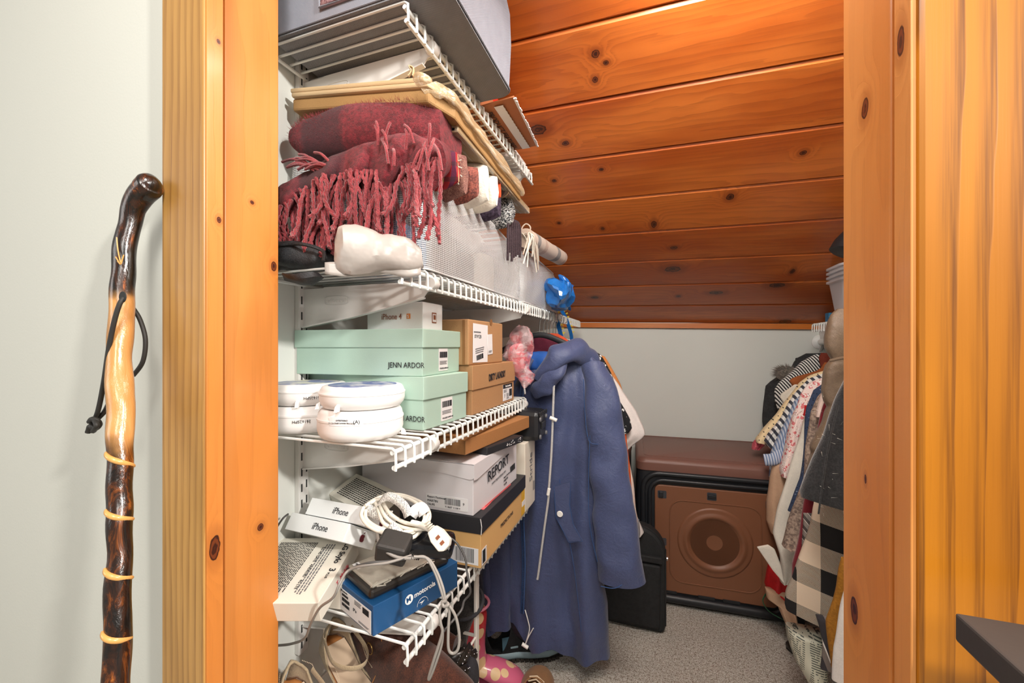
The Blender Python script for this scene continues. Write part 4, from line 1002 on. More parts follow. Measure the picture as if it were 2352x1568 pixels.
def rolled(label, px0, px1, py0, py1, X1, mat, seed, depth=0.22, name='folded_scarf', amp=0.003, lean=0.0):
    pm = (px0+px1)/2; c0 = at(pm, py0, X=X1); w_ = (px1-px0)/FPX*(c0.y/ray(pm, py0).y)*1.1; c1 = at(pm, py1, X=X1)
    zc = (c0.z+c1.z)/2; hz = max(0.02, (c0.z-c1.z)/2); rings = []
    for i in range(11):
        f = i/10; k = min(1, math.sqrt(max(0.05, 1-(1-min(1, f*3.0))**2)))
        rings.append([Vector((X1-depth*f, c0.y+lean*f*0.1+w_*0.58*(0.35+0.65*k)*math.cos(a), zc+hz*(0.70+0.38*k)*math.copysign(abs(math.sin(a))**0.85, math.sin(a)))) for a in [2*PI*q/24 for q in range(24)]])
    o = jitter(MB().loft(rings), amp, 40, seed).build(name, mat, smooth=True)
    tag(o, label, 'scarf', 'scarves rolled on top of the mesh bag'); return o
rolled('red tartan scarf with cream fringe, next to the maroon scarf', 1036, 1066, 338, 430, -0.337, 'red_plaid', 1)
rolled('brown ribbed wool scarf, third along on the mesh bag', 1050, 1089, 345, 455, -0.337, 'brown_bark', 2)
rolled('russet tweed scarf squeezed beside the white fleece', 1086, 1108, 375, 462, -0.337, 'russet_tweed', 3)
rolled('white fleece scarf, left of the two white ones', 1106, 1134, 370, 472, -0.337, 'fleece_white', 4)
rolled('white fleece scarf, right of the two white ones', 1126, 1156, 397, 482, -0.337, 'fleece_white', 5)
rolled('purple crocheted scarf beyond the white fleece ones', 1130, 1168, 440, 502, -0.350, 'purple_crochet', 6, 0.15, amp=0.006)
rolled('black scarf with white squiggles at the far end of the bag', 1165, 1193, 448, 520, -0.350, 'black_lace', 7, 0.15, amp=0.005)
rolled('patterned brown cloth packet above the black scarf', 1150, 1190, 408, 452, -0.345, plaid('brown_check', '#8d7468', '#3a3535', '#c09a7a', 30), 8, 0.2)
rolled('bright orange cloth peeping between scarf rolls', 1143, 1156, 428, 446, -0.345, plain('orange_cloth', '#d9522a', 0.9), 9, 0.1)
t = thing('scarf_fringe', 'cream fringe tuft of the tartan scarf beside the maroon scarf', 'scarf', at(1040, 410, D=0.82))
rr = random.Random(3); a0 = at(1028, 392, D=0.74)
for i in range(12):
    b = a0+Vector((rr.uniform(0.0, 0.035), rr.uniform(-0.01, 0.01), rr.uniform(-0.03, 0.018)))
    MB().tube(cat([a0, a0.lerp(b, 0.5)+Vector((0, 0, 0.005)), b], 4), 0.0011, 5).build('fringe_strand', 'string_white', t)
t = thing('knitted_scarf', 'dark purple scarf ends hanging down over the mesh bag', 'scarf', at(1178, 550, X=-0.375))
for i in range(7):
    p0 = at(1164+4.4*i, 500+2*i, X=-0.366); p1 = at(1166+4.6*i, 595+rr.uniform(-18, 6), X=-0.366)
    MB().tube(cat([p0+Vector((-0.03, 0, 0.01)), p0, p0.lerp(p1, 0.5)+Vector((0.003, rr.uniform(-0.004, 0.004), 0)), p1], 5), 0.0036, 6).build('knotted_end', 'dark_knit', t, smooth=True)
# beige blanket roll on the second mesh bag
g = G('beige_plaid'); X = g.xyz(); q = g.math('FRACT', g.math('ADD', g.math('MULTIPLY', X[1], 4.2), 0.12)); n = g.noise(300)
c_ = g.mix(g.math('MULTIPLY', g.sm(q, 0.46, 0.48), g.sm(q, 0.64, 0.62)), g.mix(n, '#c4ab98', '#d9c6b6'), '#77706c'); c_ = g.mix(g.math('MULTIPLY', g.math('GREATER_THAN', q, 0.86), 0.6), c_, '#a87f6a')
g.fin(c_, 0.95, n, 0.5, Sheen_Weight=0.3)
t = thing('blanket_roll', 'rolled beige and grey striped blanket with tied fringe on the smaller mesh bag', 'blanket', (-0.38, 1.4, S2+0.18))
P = cat([at(1207, 546, D=1.24), at(1240, 565, D=1.40), at(1287, 592, D=1.62)], 8)
jitter(MB().tube(P, 0.029, 22), 0.002, 30, 3).build('roll', 'beige_plaid', t, smooth=True)
e = P[-1]; ax = (P[-1]-P[-2]).normalized(); M = ax.to_track_quat('Z', 'Y').to_matrix().to_4x4()
sp = [e+M.to_3x3() @ Vector((0.0035*a*math.cos(a), 0.0035*a*math.sin(a), 0.001)) for a in [0.4*i for i in range(20)]]
MB().tube(sp, 0.0015, 5).build('spiral_edge', 'beige_plaid', t)
for i in range(16):
    a = P[0]+Vector((rr.uniform(-0.01, 0.015), -0.01, 0.012)); b = at(rr.uniform(1200, 1238), rr.uniform(575, 625), X=-0.362)
    MB().tube(cat([a, a.lerp(b, 0.45)+Vector((0.012, -0.006, 0.012)), b], 5), 0.0020, 5).build('fringe_strand', 'string_white' if i % 3 else 'beige_plaid', t, smooth=True)
MB().tube(cat([P[0], P[0]+Vector((-0.012, 0, 0.028)), P[0]+Vector((0.002, 0, 0.042)), P[0]+Vector((0.016, 0, 0.028)), P[0]+Vector((0.004, 0, 0.0))], 5), 0.0022, 6).build('tie_loop', 'beige_plaid', t, smooth=True)
# blue carrier bag with yellow-lettered straps
g = G('blue_tarp'); g.fin(g.mix(g.noise(30), '#0f56a8', '#2b86d8'), 0.25, g.noise(50, detail=3), 0.4, 0.004, Coat_Weight=0.3)
plain('yellow_ink', '#e8d23c', 0.5)
t = thing('blue_bag', 'crumpled blue woven carrier bag with yellow-lettered straps, end of the long shelf', 'bag', (-0.36, 1.8, S2))
lump(at(1286, 672, X=-0.335), (0.085, 0.16, 0.105), 26, 16, 0.9, 0.030, 24, 6).build('body', 'blue_tarp', t, smooth=20)
lump(at(1298, 655, X=-0.315), (0.035, 0.07, 0.060), 20, 12, 0.9, 0.022, 40, 9).build('fold', 'blue_tarp', t, smooth=20)
lump(at(1297, 695, X=-0.330), (0.035, 0.07, 0.060), 20, 12, 0.9, 0.022, 36, 2).build('fold', 'blue_tarp', t, smooth=20)
def strap(pts, wd, txt, tsz):
    P = cat(pts, 7); m = MB(); vs = []; side = Vector((0.6, -0.55, 0.15)).normalized()
    rows = []
    for i, p in enumerate(P):
        tg = (P[min(i+1, len(P)-1)]-P[max(i-1, 0)]).normalized(); n_ = Vector((-0.35, -0.94, 0)); s_ = tg.cross(n_).normalized()
        rows.append((p-s_*wd/2, p+s_*wd/2))
    vs = [q for r in rows for q in r]; fs = [(2*i, 2*i+1, 2*i+3, 2*i+2) for i in range(len(rows)-1)]
    m.add(vs, fs); o = m.build('strap', 'blue_tarp', t, thick=0.0012)
    n = len(txt); step = max(1, (len(P)-4)//n)
    for j, ch in enumerate(txt):
        i = 2+j*step
        if i+1 >= len(P): break
        tg = (P[i+1]-P[i]).normalized(); n_ = Vector((0.0, -1, 0)); n_ = (n_-tg*n_.dot(tg)).normalized()
        s_ = tg.cross(n_)
        M = frame(P[i]+n_*0.0014-t.location-s_*tsz*0.35, tg, n_)
        lettering('lettering', ch, tsz, M, 'yellow_ink', t, 0.0002, bold=0.0004)
strap([at(1284, 690, D=1.78), at(1276, 712, D=1.68), at(1282, 745, D=1.66), at(1290, 775, D=1.66), at(1296, 802, D=1.66)], 0.019, 'IKEA IKEA', 0.019)
strap([at(1285, 705, D=1.86), at(1297, 725, D=1.84), at(1306, 748, D=1.82), at(1312, 770, D=1.82), at(1314, 792, D=1.82)], 0.017, 'IKEA IKEA', 0.017)
# ================================================================ CLOTHES HANGING UNDER THE LONG SHELF
def stripes(name, c1, c2, f, duty=0.5, axis=(0, 0, 1), c3=None, duty3=0.1, rough=0.9, wob=0.0):
    g = G(name); X = g.xyz()
    v = g.math('ADD', g.math('ADD', g.math('MULTIPLY', X[0], axis[0]*f), g.math('MULTIPLY', X[1], axis[1]*f)), g.math('MULTIPLY', X[2], axis[2]*f))
    if wob: v = g.math('MULTIPLY_ADD', g.noise(8), wob, v)
    q = g.math('FRACT', v); c = g.mix(g.math('LESS_THAN', q, duty), c1, c2)
    if c3: c = g.mix(g.math('GREATER_THAN', q, 1-duty3), c, c3)
    return g.fin(c, rough, g.noise(600), 0.3, 0.001)
def blot(name, base, cols, sc, thr=0.42, rough=0.9, bump=0.3, rnd=1.0):
    """scattered petals: voronoi discs of several colours over a base"""
    g = G(name); c = g.mix(g.noise(20), base, base)
    for i, (col, s_, th_) in enumerate(cols):
        d = g.voro(sc*s_, g.map(loc=(i*3.1, i*1.7, i*5.3)), rnd=rnd); w_ = g.math('ADD', d, g.math('MULTIPLY', g.math('SUBTRACT', g.noise(sc*4), 0.5), 0.5))
        c = g.mix(g.math('LESS_THAN', w_, th_), c, col)
    return g.fin(c, rough, g.noise(500), bump, 0.001)
def cloth_loft(rows, thick, folds=7, amp=0.25, seed=1, n=56, m=40, hem=None, e=0.8, curl=0.006, Y=None, drift=0.0):
    """rows: (py, pxL, pxR) in the vertical plane Y (or per-row 4th value Y); a closed, pleated garment body"""
    R_ = []
    for r in rows:
        yy = r[3] if len(r) > 3 else Y
        a = at(r[1], r[0], Y=yy); b = at(r[2], r[0], Y=yy); z = (a.z+b.z)/2
        R_.append((z, a.x, b.x, yy))
    R_.sort(key=lambda q: -q[0]); z0, z1 = R_[0][0], R_[-1][0]; tab = [(z0-q[0], q[1], q[2], q[3]) for q in R_]
    rings = []; ph = seed*1.7
    for i in range(m+1):
        f = i/m; z = z0+(z1-z0)*f; xl, xr, yy = interp(tab, z0-z); cx = (xl+xr)/2; hw = (xr-xl)/2
        th_ = interp([(0, thick*0.35), (0.08, thick*0.8), (1, thick)], f)[0]
        ring = []
        for k in range(n):
            a = 2*PI*k/n; c_, s_ = math.cos(a), math.sin(a)
            x = hw*math.copysign(abs(c_)**e, c_)
            y = th_/2*math.copysign(abs(s_)**0.6, s_)
            w_ = math.sin(x/hw*folds*1.3+ph+f*1.2)*0.6+math.sin(x/hw*folds*2.9+ph*2-f*2.0)*0.3
            y += w_*thick*amp*(0.25+0.75*f)
            zz = z+(hem(x/hw)*f*f if hem else 0)
            ring.append(Vector((cx+x, yy+y, zz)))
        rings.append(ring)
    mb = MB().loft(rings); return jitter(mb, curl, 9, seed)
def limb(pts, rs, flat=0.6, n=20, amp=0.004, seed=1, seg=6, sc=18):
    P = cat(pts, seg); m_ = len(P)-1; R_ = [interp([(i/(len(rs)-1), r) for i, r in enumerate(rs)], i/m_)[0] for i in range(m_+1)]
    return jitter(MB().tube(P, 0.01, n, rs=R_, flat=flat), amp, sc, seed)
# navy parka ---------------------------------------------------------------------
g = G('parka_nylon'); n = g.noise(700, detail=2); cr = g.noise(34, detail=5, rough=0.65, dist=1.2)
cc = g.mix(g.noise(4), '#343e62', '#424d74'); g.fin(g.mix(g.math('MULTIPLY', g.sm(n, 0.4, 0.65), 0.3), cc, '#606c94'), 0.5, g.math('ADD', g.math('MULTIPLY', cr, 3), g.math('MULTIPLY', n, 0.10)), 0.35, 0.003, Sheen_Weight=0.2)
plain('parka_lining', '#2d5aa6', 0.3, 0.2, 20, 0.3, 30); plain('parka_zip', '#33507f', 0.4, 0.1)
t = thing('parka', 'long navy hooded parka with white drawstrings and zip, hanging in front', 'coat', (-0.33, 1.31, H-0.95))
YP = 1.315
body = [(812, 1215, 1352), (840, 1196, 1382), (880, 1180, 1392), (960, 1152, 1394), (1080, 1128, 1390), (1200, 1110, 1388), (1320, 1098, 1392), (1420, 1106, 1398), (1450, 1112, 1402)]
def hem_f(u): return -0.012+0.040*math.exp(-((u+0.42)/0.2)**2)-0.025*max(0, u)+0.010*math.sin(u*9)
cloth_loft(body, 0.125, 6, 0.24, 2, n=110, m=70, hem=hem_f, Y=YP, curl=0.012).build('body', 'parka_nylon', t, smooth=True)
ZF = YP-0.070       # front face of the coat
# separate left front panel corner
cloth_loft([(1180, 1106, 1172), (1300, 1100, 1176), (1400, 1108, 1172), (1436, 1114, 1172)], 0.05, 2, 0.2, 6, n=40, m=24, Y=YP-0.045, curl=0.008).build('front_flap', 'parka_nylon', t, smooth=True)
# sleeve on the right
slv = [at(1362, 838, Y=1.30), at(1378, 900, Y=1.275), at(1392, 1000, Y=1.262), at(1403, 1100, Y=1.255), at(1412, 1200, Y=1.250), at(1422, 1290, Y=1.246), at(1427, 1332, Y=1.246)]
o = limb(slv, [0.040, 0.052, 0.056, 0.058, 0.062, 0.067, 0.066], 0.62, 34, 0.011, 3, sc=13); o.build('sleeve', 'parka_nylon', t, smooth=True)
P = cat([at(1380, 1346, Y=1.212), at(1420, 1348, Y=1.205), at(1464, 1306, Y=1.225)], 6); MB().tube(P, 0.0014, 6).build('cuff_seam', 'parka_zip', t)
slv2 = [at(1205, 870, Y=1.35), at(1175, 960, Y=1.37), at(1150, 1100, Y=1.38), at(1135, 1250, Y=1.385)]
limb(slv2, [0.035, 0.05, 0.055, 0.058], 0.6, 26, 0.008, 5).build('sleeve', 'parka_nylon', t, smooth=True)
# hood: heavy roll round the neck falling to the right, open collar on the left
hood = cat([at(1236, 872, Y=1.235), at(1262, 838, Y=1.225), at(1290, 812, Y=1.245), at(1325, 806, Y=1.29), at(1352, 826, Y=1.33), at(1362, 850, Y=1.37)], 7)
rs = [0.020, 0.030, 0.038, 0.042, 0.038, 0.026]
jitter(MB().tube(hood, 0.03, 26, rs=[interp([(i/5, r) for i, r in enumerate(rs)], i/(len(hood)-1))[0] for i in range(len(hood))], flat=0.8), 0.013, 16, 4).build('hood', 'parka_nylon', t, smooth=True)
limb([at(1225, 905, Y=1.243), at(1250, 885, Y=1.228), at(1272, 858, Y=1.222), at(1292, 822, Y=1.24)], [0.016, 0.030, 0.032, 0.02], 0.6, 22, 0.008, 8, sc=30).build('hood_fold', 'parka_nylon', t, smooth=True)
limb([at(1215, 880, Y=1.25), at(1205, 850, Y=1.26), at(1222, 824, Y=1.27)], [0.018, 0.022, 0.012], 0.6, 20, 0.006, 9).build('collar', 'parka_nylon', t, smooth=True)
jitter(MB().grid(lambda u, v: at(lerp(1210, 1272, u), lerp(808, 858, v), Y=1.285-0.02*math.sin(PI*v)), 16, 12), 0.006, 40, 2).build('lining', 'parka_lining', t, smooth=True, thick=0.003)
def on_front(px, py, k=0.0): return at(px, py, Y=ZF-0.012-k)
zipl = [(1202, 860), (1197, 920), (1194, 1000), (1196, 1100), (1200, 1200), (1203, 1300), (1199, 1408)]
MB().tube(cat([on_front(*p, 0.014) for p in zipl], 6), 0.0065, 8, flat=0.5).build('zip', 'parka_zip', t)
zs = cat([on_front(*p, 0.018) for p in zipl], 30); m = MB()
for i in range(0, len(zs), 1): m.box(zs[i], (0.006, 0.002, 0.0022))
o = m.build('zip_teeth', plain('zip_teeth', '#20304f', 0.4), t); o['kind'] = 'stuff'
g = G('drawcord'); X = g.xyz(); q = g.math('SINE', g.math('MULTIPLY', g.math('ADD', X[2], X[0]), 1500)); g.fin(g.mix(g.sm(q, -0.3, 0.3), '#84848a', '#f2f0ea'), 0.8, q, 0.5, 0.001)
plain('white_plastic', '#f1efe9', 0.3)
cord = [(1276, 836), (1273, 870), (1271, 920), (1269, 980), (1266, 1050), (1261, 1120), (1259, 1150), (1252, 1200), (1244, 1260), (1236, 1320), (1234, 1330)]
MB().tube(cat([on_front(p[0], p[1], 0.018) for p in cord], 5), 0.0036, 8).build('drawstring', 'drawcord', t, smooth=True)
c_ = on_front(1271, 962, 0.022); MB().tube([c_+Vector((-0.011, 0, 0.004)), c_+Vector((0.011, 0, -0.004))], 0.0058, 12).build('cord_stop', 'white_plastic', t, bevel=0.001)
c_ = on_front(1260, 1128, 0.020); MB().tube([c_+Vector((0.002, 0, 0.010)), c_+Vector((-0.002, 0, -0.012))], 0.005, 10).build('zip_pull', 'white_plastic', t, bevel=0.001)
c_ = on_front(1276, 834, 0.010); MB().lathe([(0.003, 0), (0.0065, 0), (0.0065, 0.002), (0.003, 0.002)], 16, c_, Matrix.Rotation(PI/2, 4, 'X')).build('eyelet', 'drawcord', t)
MB().tube(cat([at(1206, 905, Y=1.20), at(1203, 870, Y=1.225), at(1207, 840, Y=1.25)], 5), 0.003, 8).build('drawstring', 'drawcord', t, smooth=True)
pk = [on_front(p[0], p[1], 0.014) for p in ((1272, 1117), (1311, 1105), (1308, 1160), (1317, 1205), (1338, 1243), (1306, 1245), (1295, 1222), (1277, 1188))]
MB().prism(pk, (0, 0.006, 0)).build('pocket_flap', 'parka_nylon', t, bevel=0.002)
MB().tube(pk, 0.0011, 5, closed=True).build('pocket_seam', 'parka_zip', t)
MB().lathe([(0, 0.003), (0.008, 0.003), (0.0095, 0)], 24, on_front(1286, 1180, 0.018), Matrix.Rotation(PI/2, 4, 'X')).build('button', 'white_plastic', t, smooth=True)
for ln in ([(1340, 870), (1343, 940), (1352, 1010), (1374, 1020)], [(1355, 1000), (1352, 1100), (1354, 1200), (1372, 1290)], [(1285, 1100), (1300, 1200), (1318, 1300), (1330, 1400), (1335, 1450)]):
    MB().tube(cat([on_front(p[0], p[1], 0.006) for p in ln], 5), 0.0012, 5).build('seam', 'parka_zip', t)
cord = [at(1206, 1400, Y=1.23), at(1212, 1422, Y=1.225), at(1216, 1445, Y=1.222), at(1208, 1475, Y=1.22)]
MB().tube(cat(cord, 6), 0.0016, 6).build('hem_cord', 'white_plastic', t, smooth=True)
MB().tube(cat([at(1225, 1442, Y=1.222), at(1214, 1462, Y=1.221), at(1207, 1478, Y=1.22)], 6), 0.0016, 6).build('hem_cord', 'white_plastic', t, smooth=True)
c_ = at(1206, 1482, Y=1.22); MB().tube([c_+Vector((-0.010, 0, 0.003)), c_+Vector((0.010, 0, -0.005))], 0.0055, 10).build('cord_stop', 'white_plastic', t, bevel=0.001)
# hanger builder --------------------------------------------------------------------
plain('steel', '#b9bcc0', 0.22, 0.02, Metallic=1.0); plain('hanger_black', '#1f2023', 0.55); plain('hanger_white', '#eeeeea', 0.35)
def hanger(label, y, x=XFL, zr=H+Z2-0.007, drop=0.115, half=0.19, mat='hanger_black', hook='steel', group='hangers on the long shelf', tilt=0.0):
    t = thing('clothes_hanger', label, 'hanger', (x, y, zr), 0, group)
    r = 0.012; pts = [Vector((x-r*1.1, y, zr-0.010))]+[Vector((x+r*math.cos(a), y, zr-0.003+r*math.sin(a))) for a in [PI-PI*i/8 for i in range(9)]]
    pts += [Vector((x+r*0.9, y, zr-0.020)), Vector((x+0.002, y, zr-0.042)), Vector((x, y, zr-drop))]
    MB().tube(cat(pts, 3), 0.0019, 8).build('hook', hook, t, smooth=True)
    sh = [Vector((x-half, y, zr-drop-0.075)), Vector((x-half*0.5, y, zr-drop-0.028)), Vector((x, y, zr-drop)), Vector((x+half*0.5, y, zr-drop-0.028)), Vector((x+half, y, zr-drop-0.075))]
    MB().tube(cat(sh, 5), 0.010, 10, flat=0.5).build('shoulder_bar', mat, t, smooth=True)
    return t
def top_garment(name, label, cat_, Y, rows, mat, thick=0.035, folds=4, seed=1, sleeve=None, smat=None, group=None, amp=0.2, curl=0.006, **kw):
    a = at(rows[-1][1], rows[-1][0], Y=Y)
    t = thing(name, label, cat_, (a.x, Y, a.z), 0, group)
    cloth_loft(rows, thick, folds, amp, seed, Y=Y, curl=curl, **kw).build('body', mat, t, smooth=True)
    if sleeve:
        for s_ in sleeve:
            limb(s_[0], s_[1], s_[2] if len(s_) > 2 else 0.55, 22, 0.005, seed+3).build('sleeve', smat or mat, t, smooth=True)
    return t
ys = [1.365, 1.42, 1.465, 1.51, 1.56, 1.605, 1.66, 1.71]
desc = ['black velvet-finish hanger with steel hook holding the navy parka', 'clothes hanger right behind the one with the parka', 'third hanger from the parka', 'fourth hanger from the parka', 'fifth hanger from the parka', 'sixth hanger, just before the blue bag strap', 'seventh hanger, behind the blue bag strap', 'last hanger on the long shelf towards the back wall']
for i, (y, d) in enumerate(zip(ys, desc)): hanger(d, y, half=0.17, mat='hanger_black' if i % 3 == 0 else 'hanger_white', drop=0.085 if i == 0 else 0.10)
cloth('maroon_knit', '#6b2038', 0.9, 400); cloth('orange_red', '#d4532e', 0.9, 400); cloth('teal_fleece', '#137fae', 0.95, 500, 0.12, fuzz=0.3); cloth('tan_orange', '#cf8648', 0.9, 400)
cloth('sheer_white', '#efe6e2', 0.85, 400, 0.05, Alpha=0.93); cloth('peach_white', '#f0d8cb', 0.9, 400, 0.05); cloth('orange_vivid', '#e05a1e', 0.85, 400)
stripes('bw_wide_stripe', '#2a2b31', '#eceae6', 42, 0.16, (0.5, 0, 0.9)); blot('bw_floral', '#17181c', [('#e9e8e6', 1, 0.34), ('#17181c', 1.7, 0.20)], 55)
top_garment('sweater', 'maroon knit top on the black hanger, behind the parka', 'sweater', 1.42, [(770, 1218, 1262), (800, 1200, 1300), (900, 1190, 1330), (1100, 1200, 1320)], 'maroon_knit', seed=2)
top_garment('striped_shirt', 'white shirt with wide black stripes behind the parka hood', 'shirt', 1.465, [(785, 1238, 1275), (800, 1220, 1300), (830, 1205, 1335), (1000, 1205, 1340), (1200, 1210, 1340)], 'bw_wide_stripe', seed=3)
top_garment('blouse', 'coral orange blouse whose shoulder shows above the parka', 'shirt', 1.52, [(764, 1240, 1280), (776, 1232, 1302), (796, 1222, 1318), (900, 1215, 1335), (1150, 1215, 1340)], 'orange_red', seed=4)
top_garment('jacket', 'teal blue fleece jacket edge running down behind the parka', 'jacket', 1.42, [(792, 1280, 1312), (800, 1270, 1345), (820, 1262, 1370), (880, 1262, 1396), (1000, 1262, 1418), (1150, 1265, 1436), (1200, 1268, 1446), (1215, 1272, 1447)], 'teal_fleece', 0.04, seed=5)
top_garment('blouse', 'black and white floral top just right of the teal jacket', 'shirt', 1.50, [(796, 1290, 1345), (812, 1290, 1378), (860, 1300, 1404), (920, 1305, 1424), (960, 1310, 1445), (988, 1320, 1452), (992, 1340, 1420), (1100, 1310, 1424), (1180, 1310, 1430)], 'bw_floral', 0.05, seed=6)
top_garment('shirt', 'tan orange shirt showing as a thin strip beside the floral top', 'shirt', 1.60, [(806, 1310, 1352), (820, 1310, 1388), (880, 1320, 1424), (930, 1330, 1443), (950, 1335, 1446), (1100, 1330, 1430)], 'tan_orange', 0.04, seed=7)
top_garment('dress', 'vivid orange hem hanging behind the teal jacket', 'dress', 1.50, [(980, 1340, 1436), (1050, 1345, 1445), (1150, 1350, 1455), (1192, 1352, 1458)], 'orange_vivid', 0.03, seed=8)
t = top_garment('blouse', 'white and peach blouse with sheer sleeve, last in the left row', 'shirt', 1.555, [(820, 1330, 1380), (900, 1340, 1430), (940, 1345, 1462), (990, 1350, 1484), (1000, 1360, 1478), (1030, 1365, 1440), (1100, 1365, 1446), (1180, 1370, 1465), (1215, 1380, 1477), (1226, 1400, 1470)], 'sheer_white', 0.06, seed=9)
cloth_loft([(1000, 1400, 1436), (1100, 1410, 1452), (1190, 1425, 1466), (1205, 1430, 1462)], 0.03, 3, 0.2, 4, n=30, m=20, Y=1.515).build('peach_panel', 'peach_white', t, smooth=True)
cloth_loft([(1190, 1436, 1468), (1222, 1440, 1468), (1246, 1446, 1462)], 0.03, 3, 0.2, 4, n=24, m=10, Y=1.53).build('grey_tail', cloth('grey_tail', '#8f8b90', 0.9), t, smooth=True)
# pink-printed clear plastic bag hooked between boxes and coats
g = G('pink_plastic'); n = g.noise(26, detail=4, dist=2.0); g.fin(g.mix(g.sm(n, 0.42, 0.6), '#e9cfd2', '#ec7f86'), 0.15, g.noise(38, detail=4, dist=1.5), 0.8, 0.01, Alpha=g.sm(g.noise(18, detail=3), 0.2, 0.95))
t = thing('plastic_bag', 'crumpled clear plastic bag with pink print, between the boxes and the parka', 'bag', at(1195, 880, Y=1.12))
rings = []
for py, l, r in ((752, 1198, 1212), (764, 1172, 1222), (790, 1158, 1224), (815, 1156, 1218), (838, 1168, 1214), (860, 1186, 1224), (876, 1200, 1222), (884, 1206, 1214)):
    a = at(l, py, Y=1.13); b = at(r, py, Y=1.13); c_ = (a+b)/2; rings.append([c_+Vector(((b.x-a.x)/2*math.cos(q), 0.026*math.sin(q), 0)) for q in [2*PI*k/30 for k in range(30)]])
RR = []
for a, b in zip(rings, rings[1:]):
    for j in range(4): RR.append([p.lerp(q, j/4) for p, q in zip(a, b)])
RR.append(rings[-1]); jitter(jitter(MB().loft(RR), 0.014, 24, 3), 0.005, 70, 5).build('film', 'pink_plastic', t, smooth=25)
jitter(lump(at(1190, 820, Y=1.13), (0.05, 0.03, 0.08), 18, 12, 0.9, 0.012, 30, 5), 0.003, 60).build('pink_contents', plain('pink_stuff', '#e58e96', 0.5, 0.2, 30), t, smooth=25)
# ================================================================ BACK OF THE CLOSET
plain('crate_brown', '#83553c', 0.42, 0.05, 400, 0.15, 900); plain('crate_lid_brown', '#7c564b', 0.45, 0.05, 400, 0.15, 900)
plain('crate_black', '#222428', 0.42, 0.1, 40)
def rr2(x0, x1, z0, z1, r, y, n=8):
    pts = []
    for (cx, cz_, a0) in ((x1-r, z0+r, -90), (x1-r, z1-r, 0), (x0+r, z1-r, 90), (x0+r, z0+r, 180)):
        for i in range(n+1):
            a = math.radians(a0+90*i/n); pts.append(Vector((cx+r*math.cos(a), y, cz_+r*math.sin(a))))
    return pts
def crate(label, x, y, rz, W, D, Ht, full=True):
    """local: x 0..W along the front, front face at y=0, depth towards +y"""
    t = thing('storage_crate', label, 'crate', (x, y, 0), math.radians(rz), 'brown and black plastic storage crates')
    L = dict(local=True)
    m = MB().loft([rrect(0.004, W-0.004, 0.010, D-0.01, 0.03, 0.0), rrect(0, W, 0.004, D-0.004, 0.03, 0.03), rrect(0, W, 0.004, D-0.004, 0.03, Ht-0.05)])
    m.build('body', 'crate_black', t, bevel=0.003, **L)
    m = MB().loft([rrect(-0.004, W+0.004, 0.0, D, 0.034, Ht-0.052), rrect(-0.004, W+0.004, -0.002, D, 0.034, Ht-0.018), rrect(0.004, W-0.004, 0.008, D-0.008, 0.03, Ht-0.004), rrect(0.012, W-0.012, 0.016, D-0.014, 0.03, Ht)])
    m.build('lid', 'crate_lid_brown', t, bevel=0.002, smooth=35, **L)
    m = MB().tube(rrect(0.03, W-0.03, 0.035, D-0.03, 0.03, Ht+0.0005), 0.002, 6, closed=True); m.build('lid_bead', 'crate_lid_brown', t, **L)
    MB().box2((W*0.5-0.12, -0.001, Ht-0.068), (W*0.5+0.0, 0.008, Ht-0.056)).build('handle_slot', plain('crate_slot', '#3c3f45', 0.4), t, **L)
    # raised black frame round the door
    dx0, dx1, dz0, dz1 = 0.070, W-0.090, 0.055, Ht-0.105
    for k, (off, rr_, yy) in enumerate(((0.045, 0.010, 0.000), (0.020, 0.008, -0.004))):
        m = MB().tube(rr2(dx0-off, dx1+off, dz0-0.012-off*0.3, dz1+off, 0.065-k*0.01, yy), rr_, 10, closed=True); m.build('door_frame', 'crate_black', t, smooth=True, **L)
    m = MB().tube([(0.012, -0.002, 0.030), (W-0.012, -0.002, 0.030)], 0.017, 12); m.build('bottom_rail', 'crate_black', t, smooth=True, **L)
    dr = MB().prism(rr2(dx0, dx1, dz0, dz1, 0.022, -0.003), (0, 0.02, 0)).build('door', 'crate_brown', t, bevel=0.003, **L)
    cx, cz_ = (dx0+dx1)/2, (dz0+dz1)/2+0.005
    # embossed rounded square and circle
    m = MB().tube(rr2(dx0+0.058, dx1-0.058, dz0+0.045, dz1-0.055, 0.05, -0.0035), 0.0024, 6, closed=True); e = m.build('panel_bead', 'crate_brown', dr, smooth=True, **L)
    ML = Matrix.Translation(Vector((cx, -0.003, cz_))) @ Matrix.Rotation(PI/2, 4, 'X')
    prof = [(0.137, 0.0), (0.134, 0.004), (0.128, 0.005), (0.120, 0.004), (0.114, 0.006), (0.107, 0.010), (0.100, 0.010), (0.094, 0.004), (0.088, -0.001), (0.0, 0.0005)]
    m = MB().lathe(prof, 64, (0, 0, 0), ML); m.build('embossed_ring', 'crate_brown', dr, smooth=60, **L)
    for (lx, lz, hz) in ((dx0+0.028, dz1-0.038, 0), (cx-0.01, dz1-0.028, 1), (dx1-0.028, dz1-0.038, 0), (dx0+0.028, cz_-0.02, 0), (dx1-0.028, cz_-0.02, 0)):
        q = MB().prism(rr2(lx-0.017, lx+0.017, lz-0.015, lz+0.015, 0.004, -0.0045, 3), (0, 0.003, 0)).build('latch_recess', 'crate_slot', dr, **L)
        m = MB().box((lx-(0 if hz else 0.004), -0.008, lz+0.002), (0.030 if hz else 0.016, 0.010, 0.012 if hz else 0.022)); m.build('latch', 'crate_black', dr, bevel=0.002, **L)
    for fx in (0.12, 0.30, 0.50):
        MB().box((dx0+fx*(dx1-dx0)+0.06*(fx > 0.2), -0.004, dz0-0.001), (0.06, 0.006, 0.012)).build('hinge', 'crate_black', dr, bevel=0.001, **L)
    return t
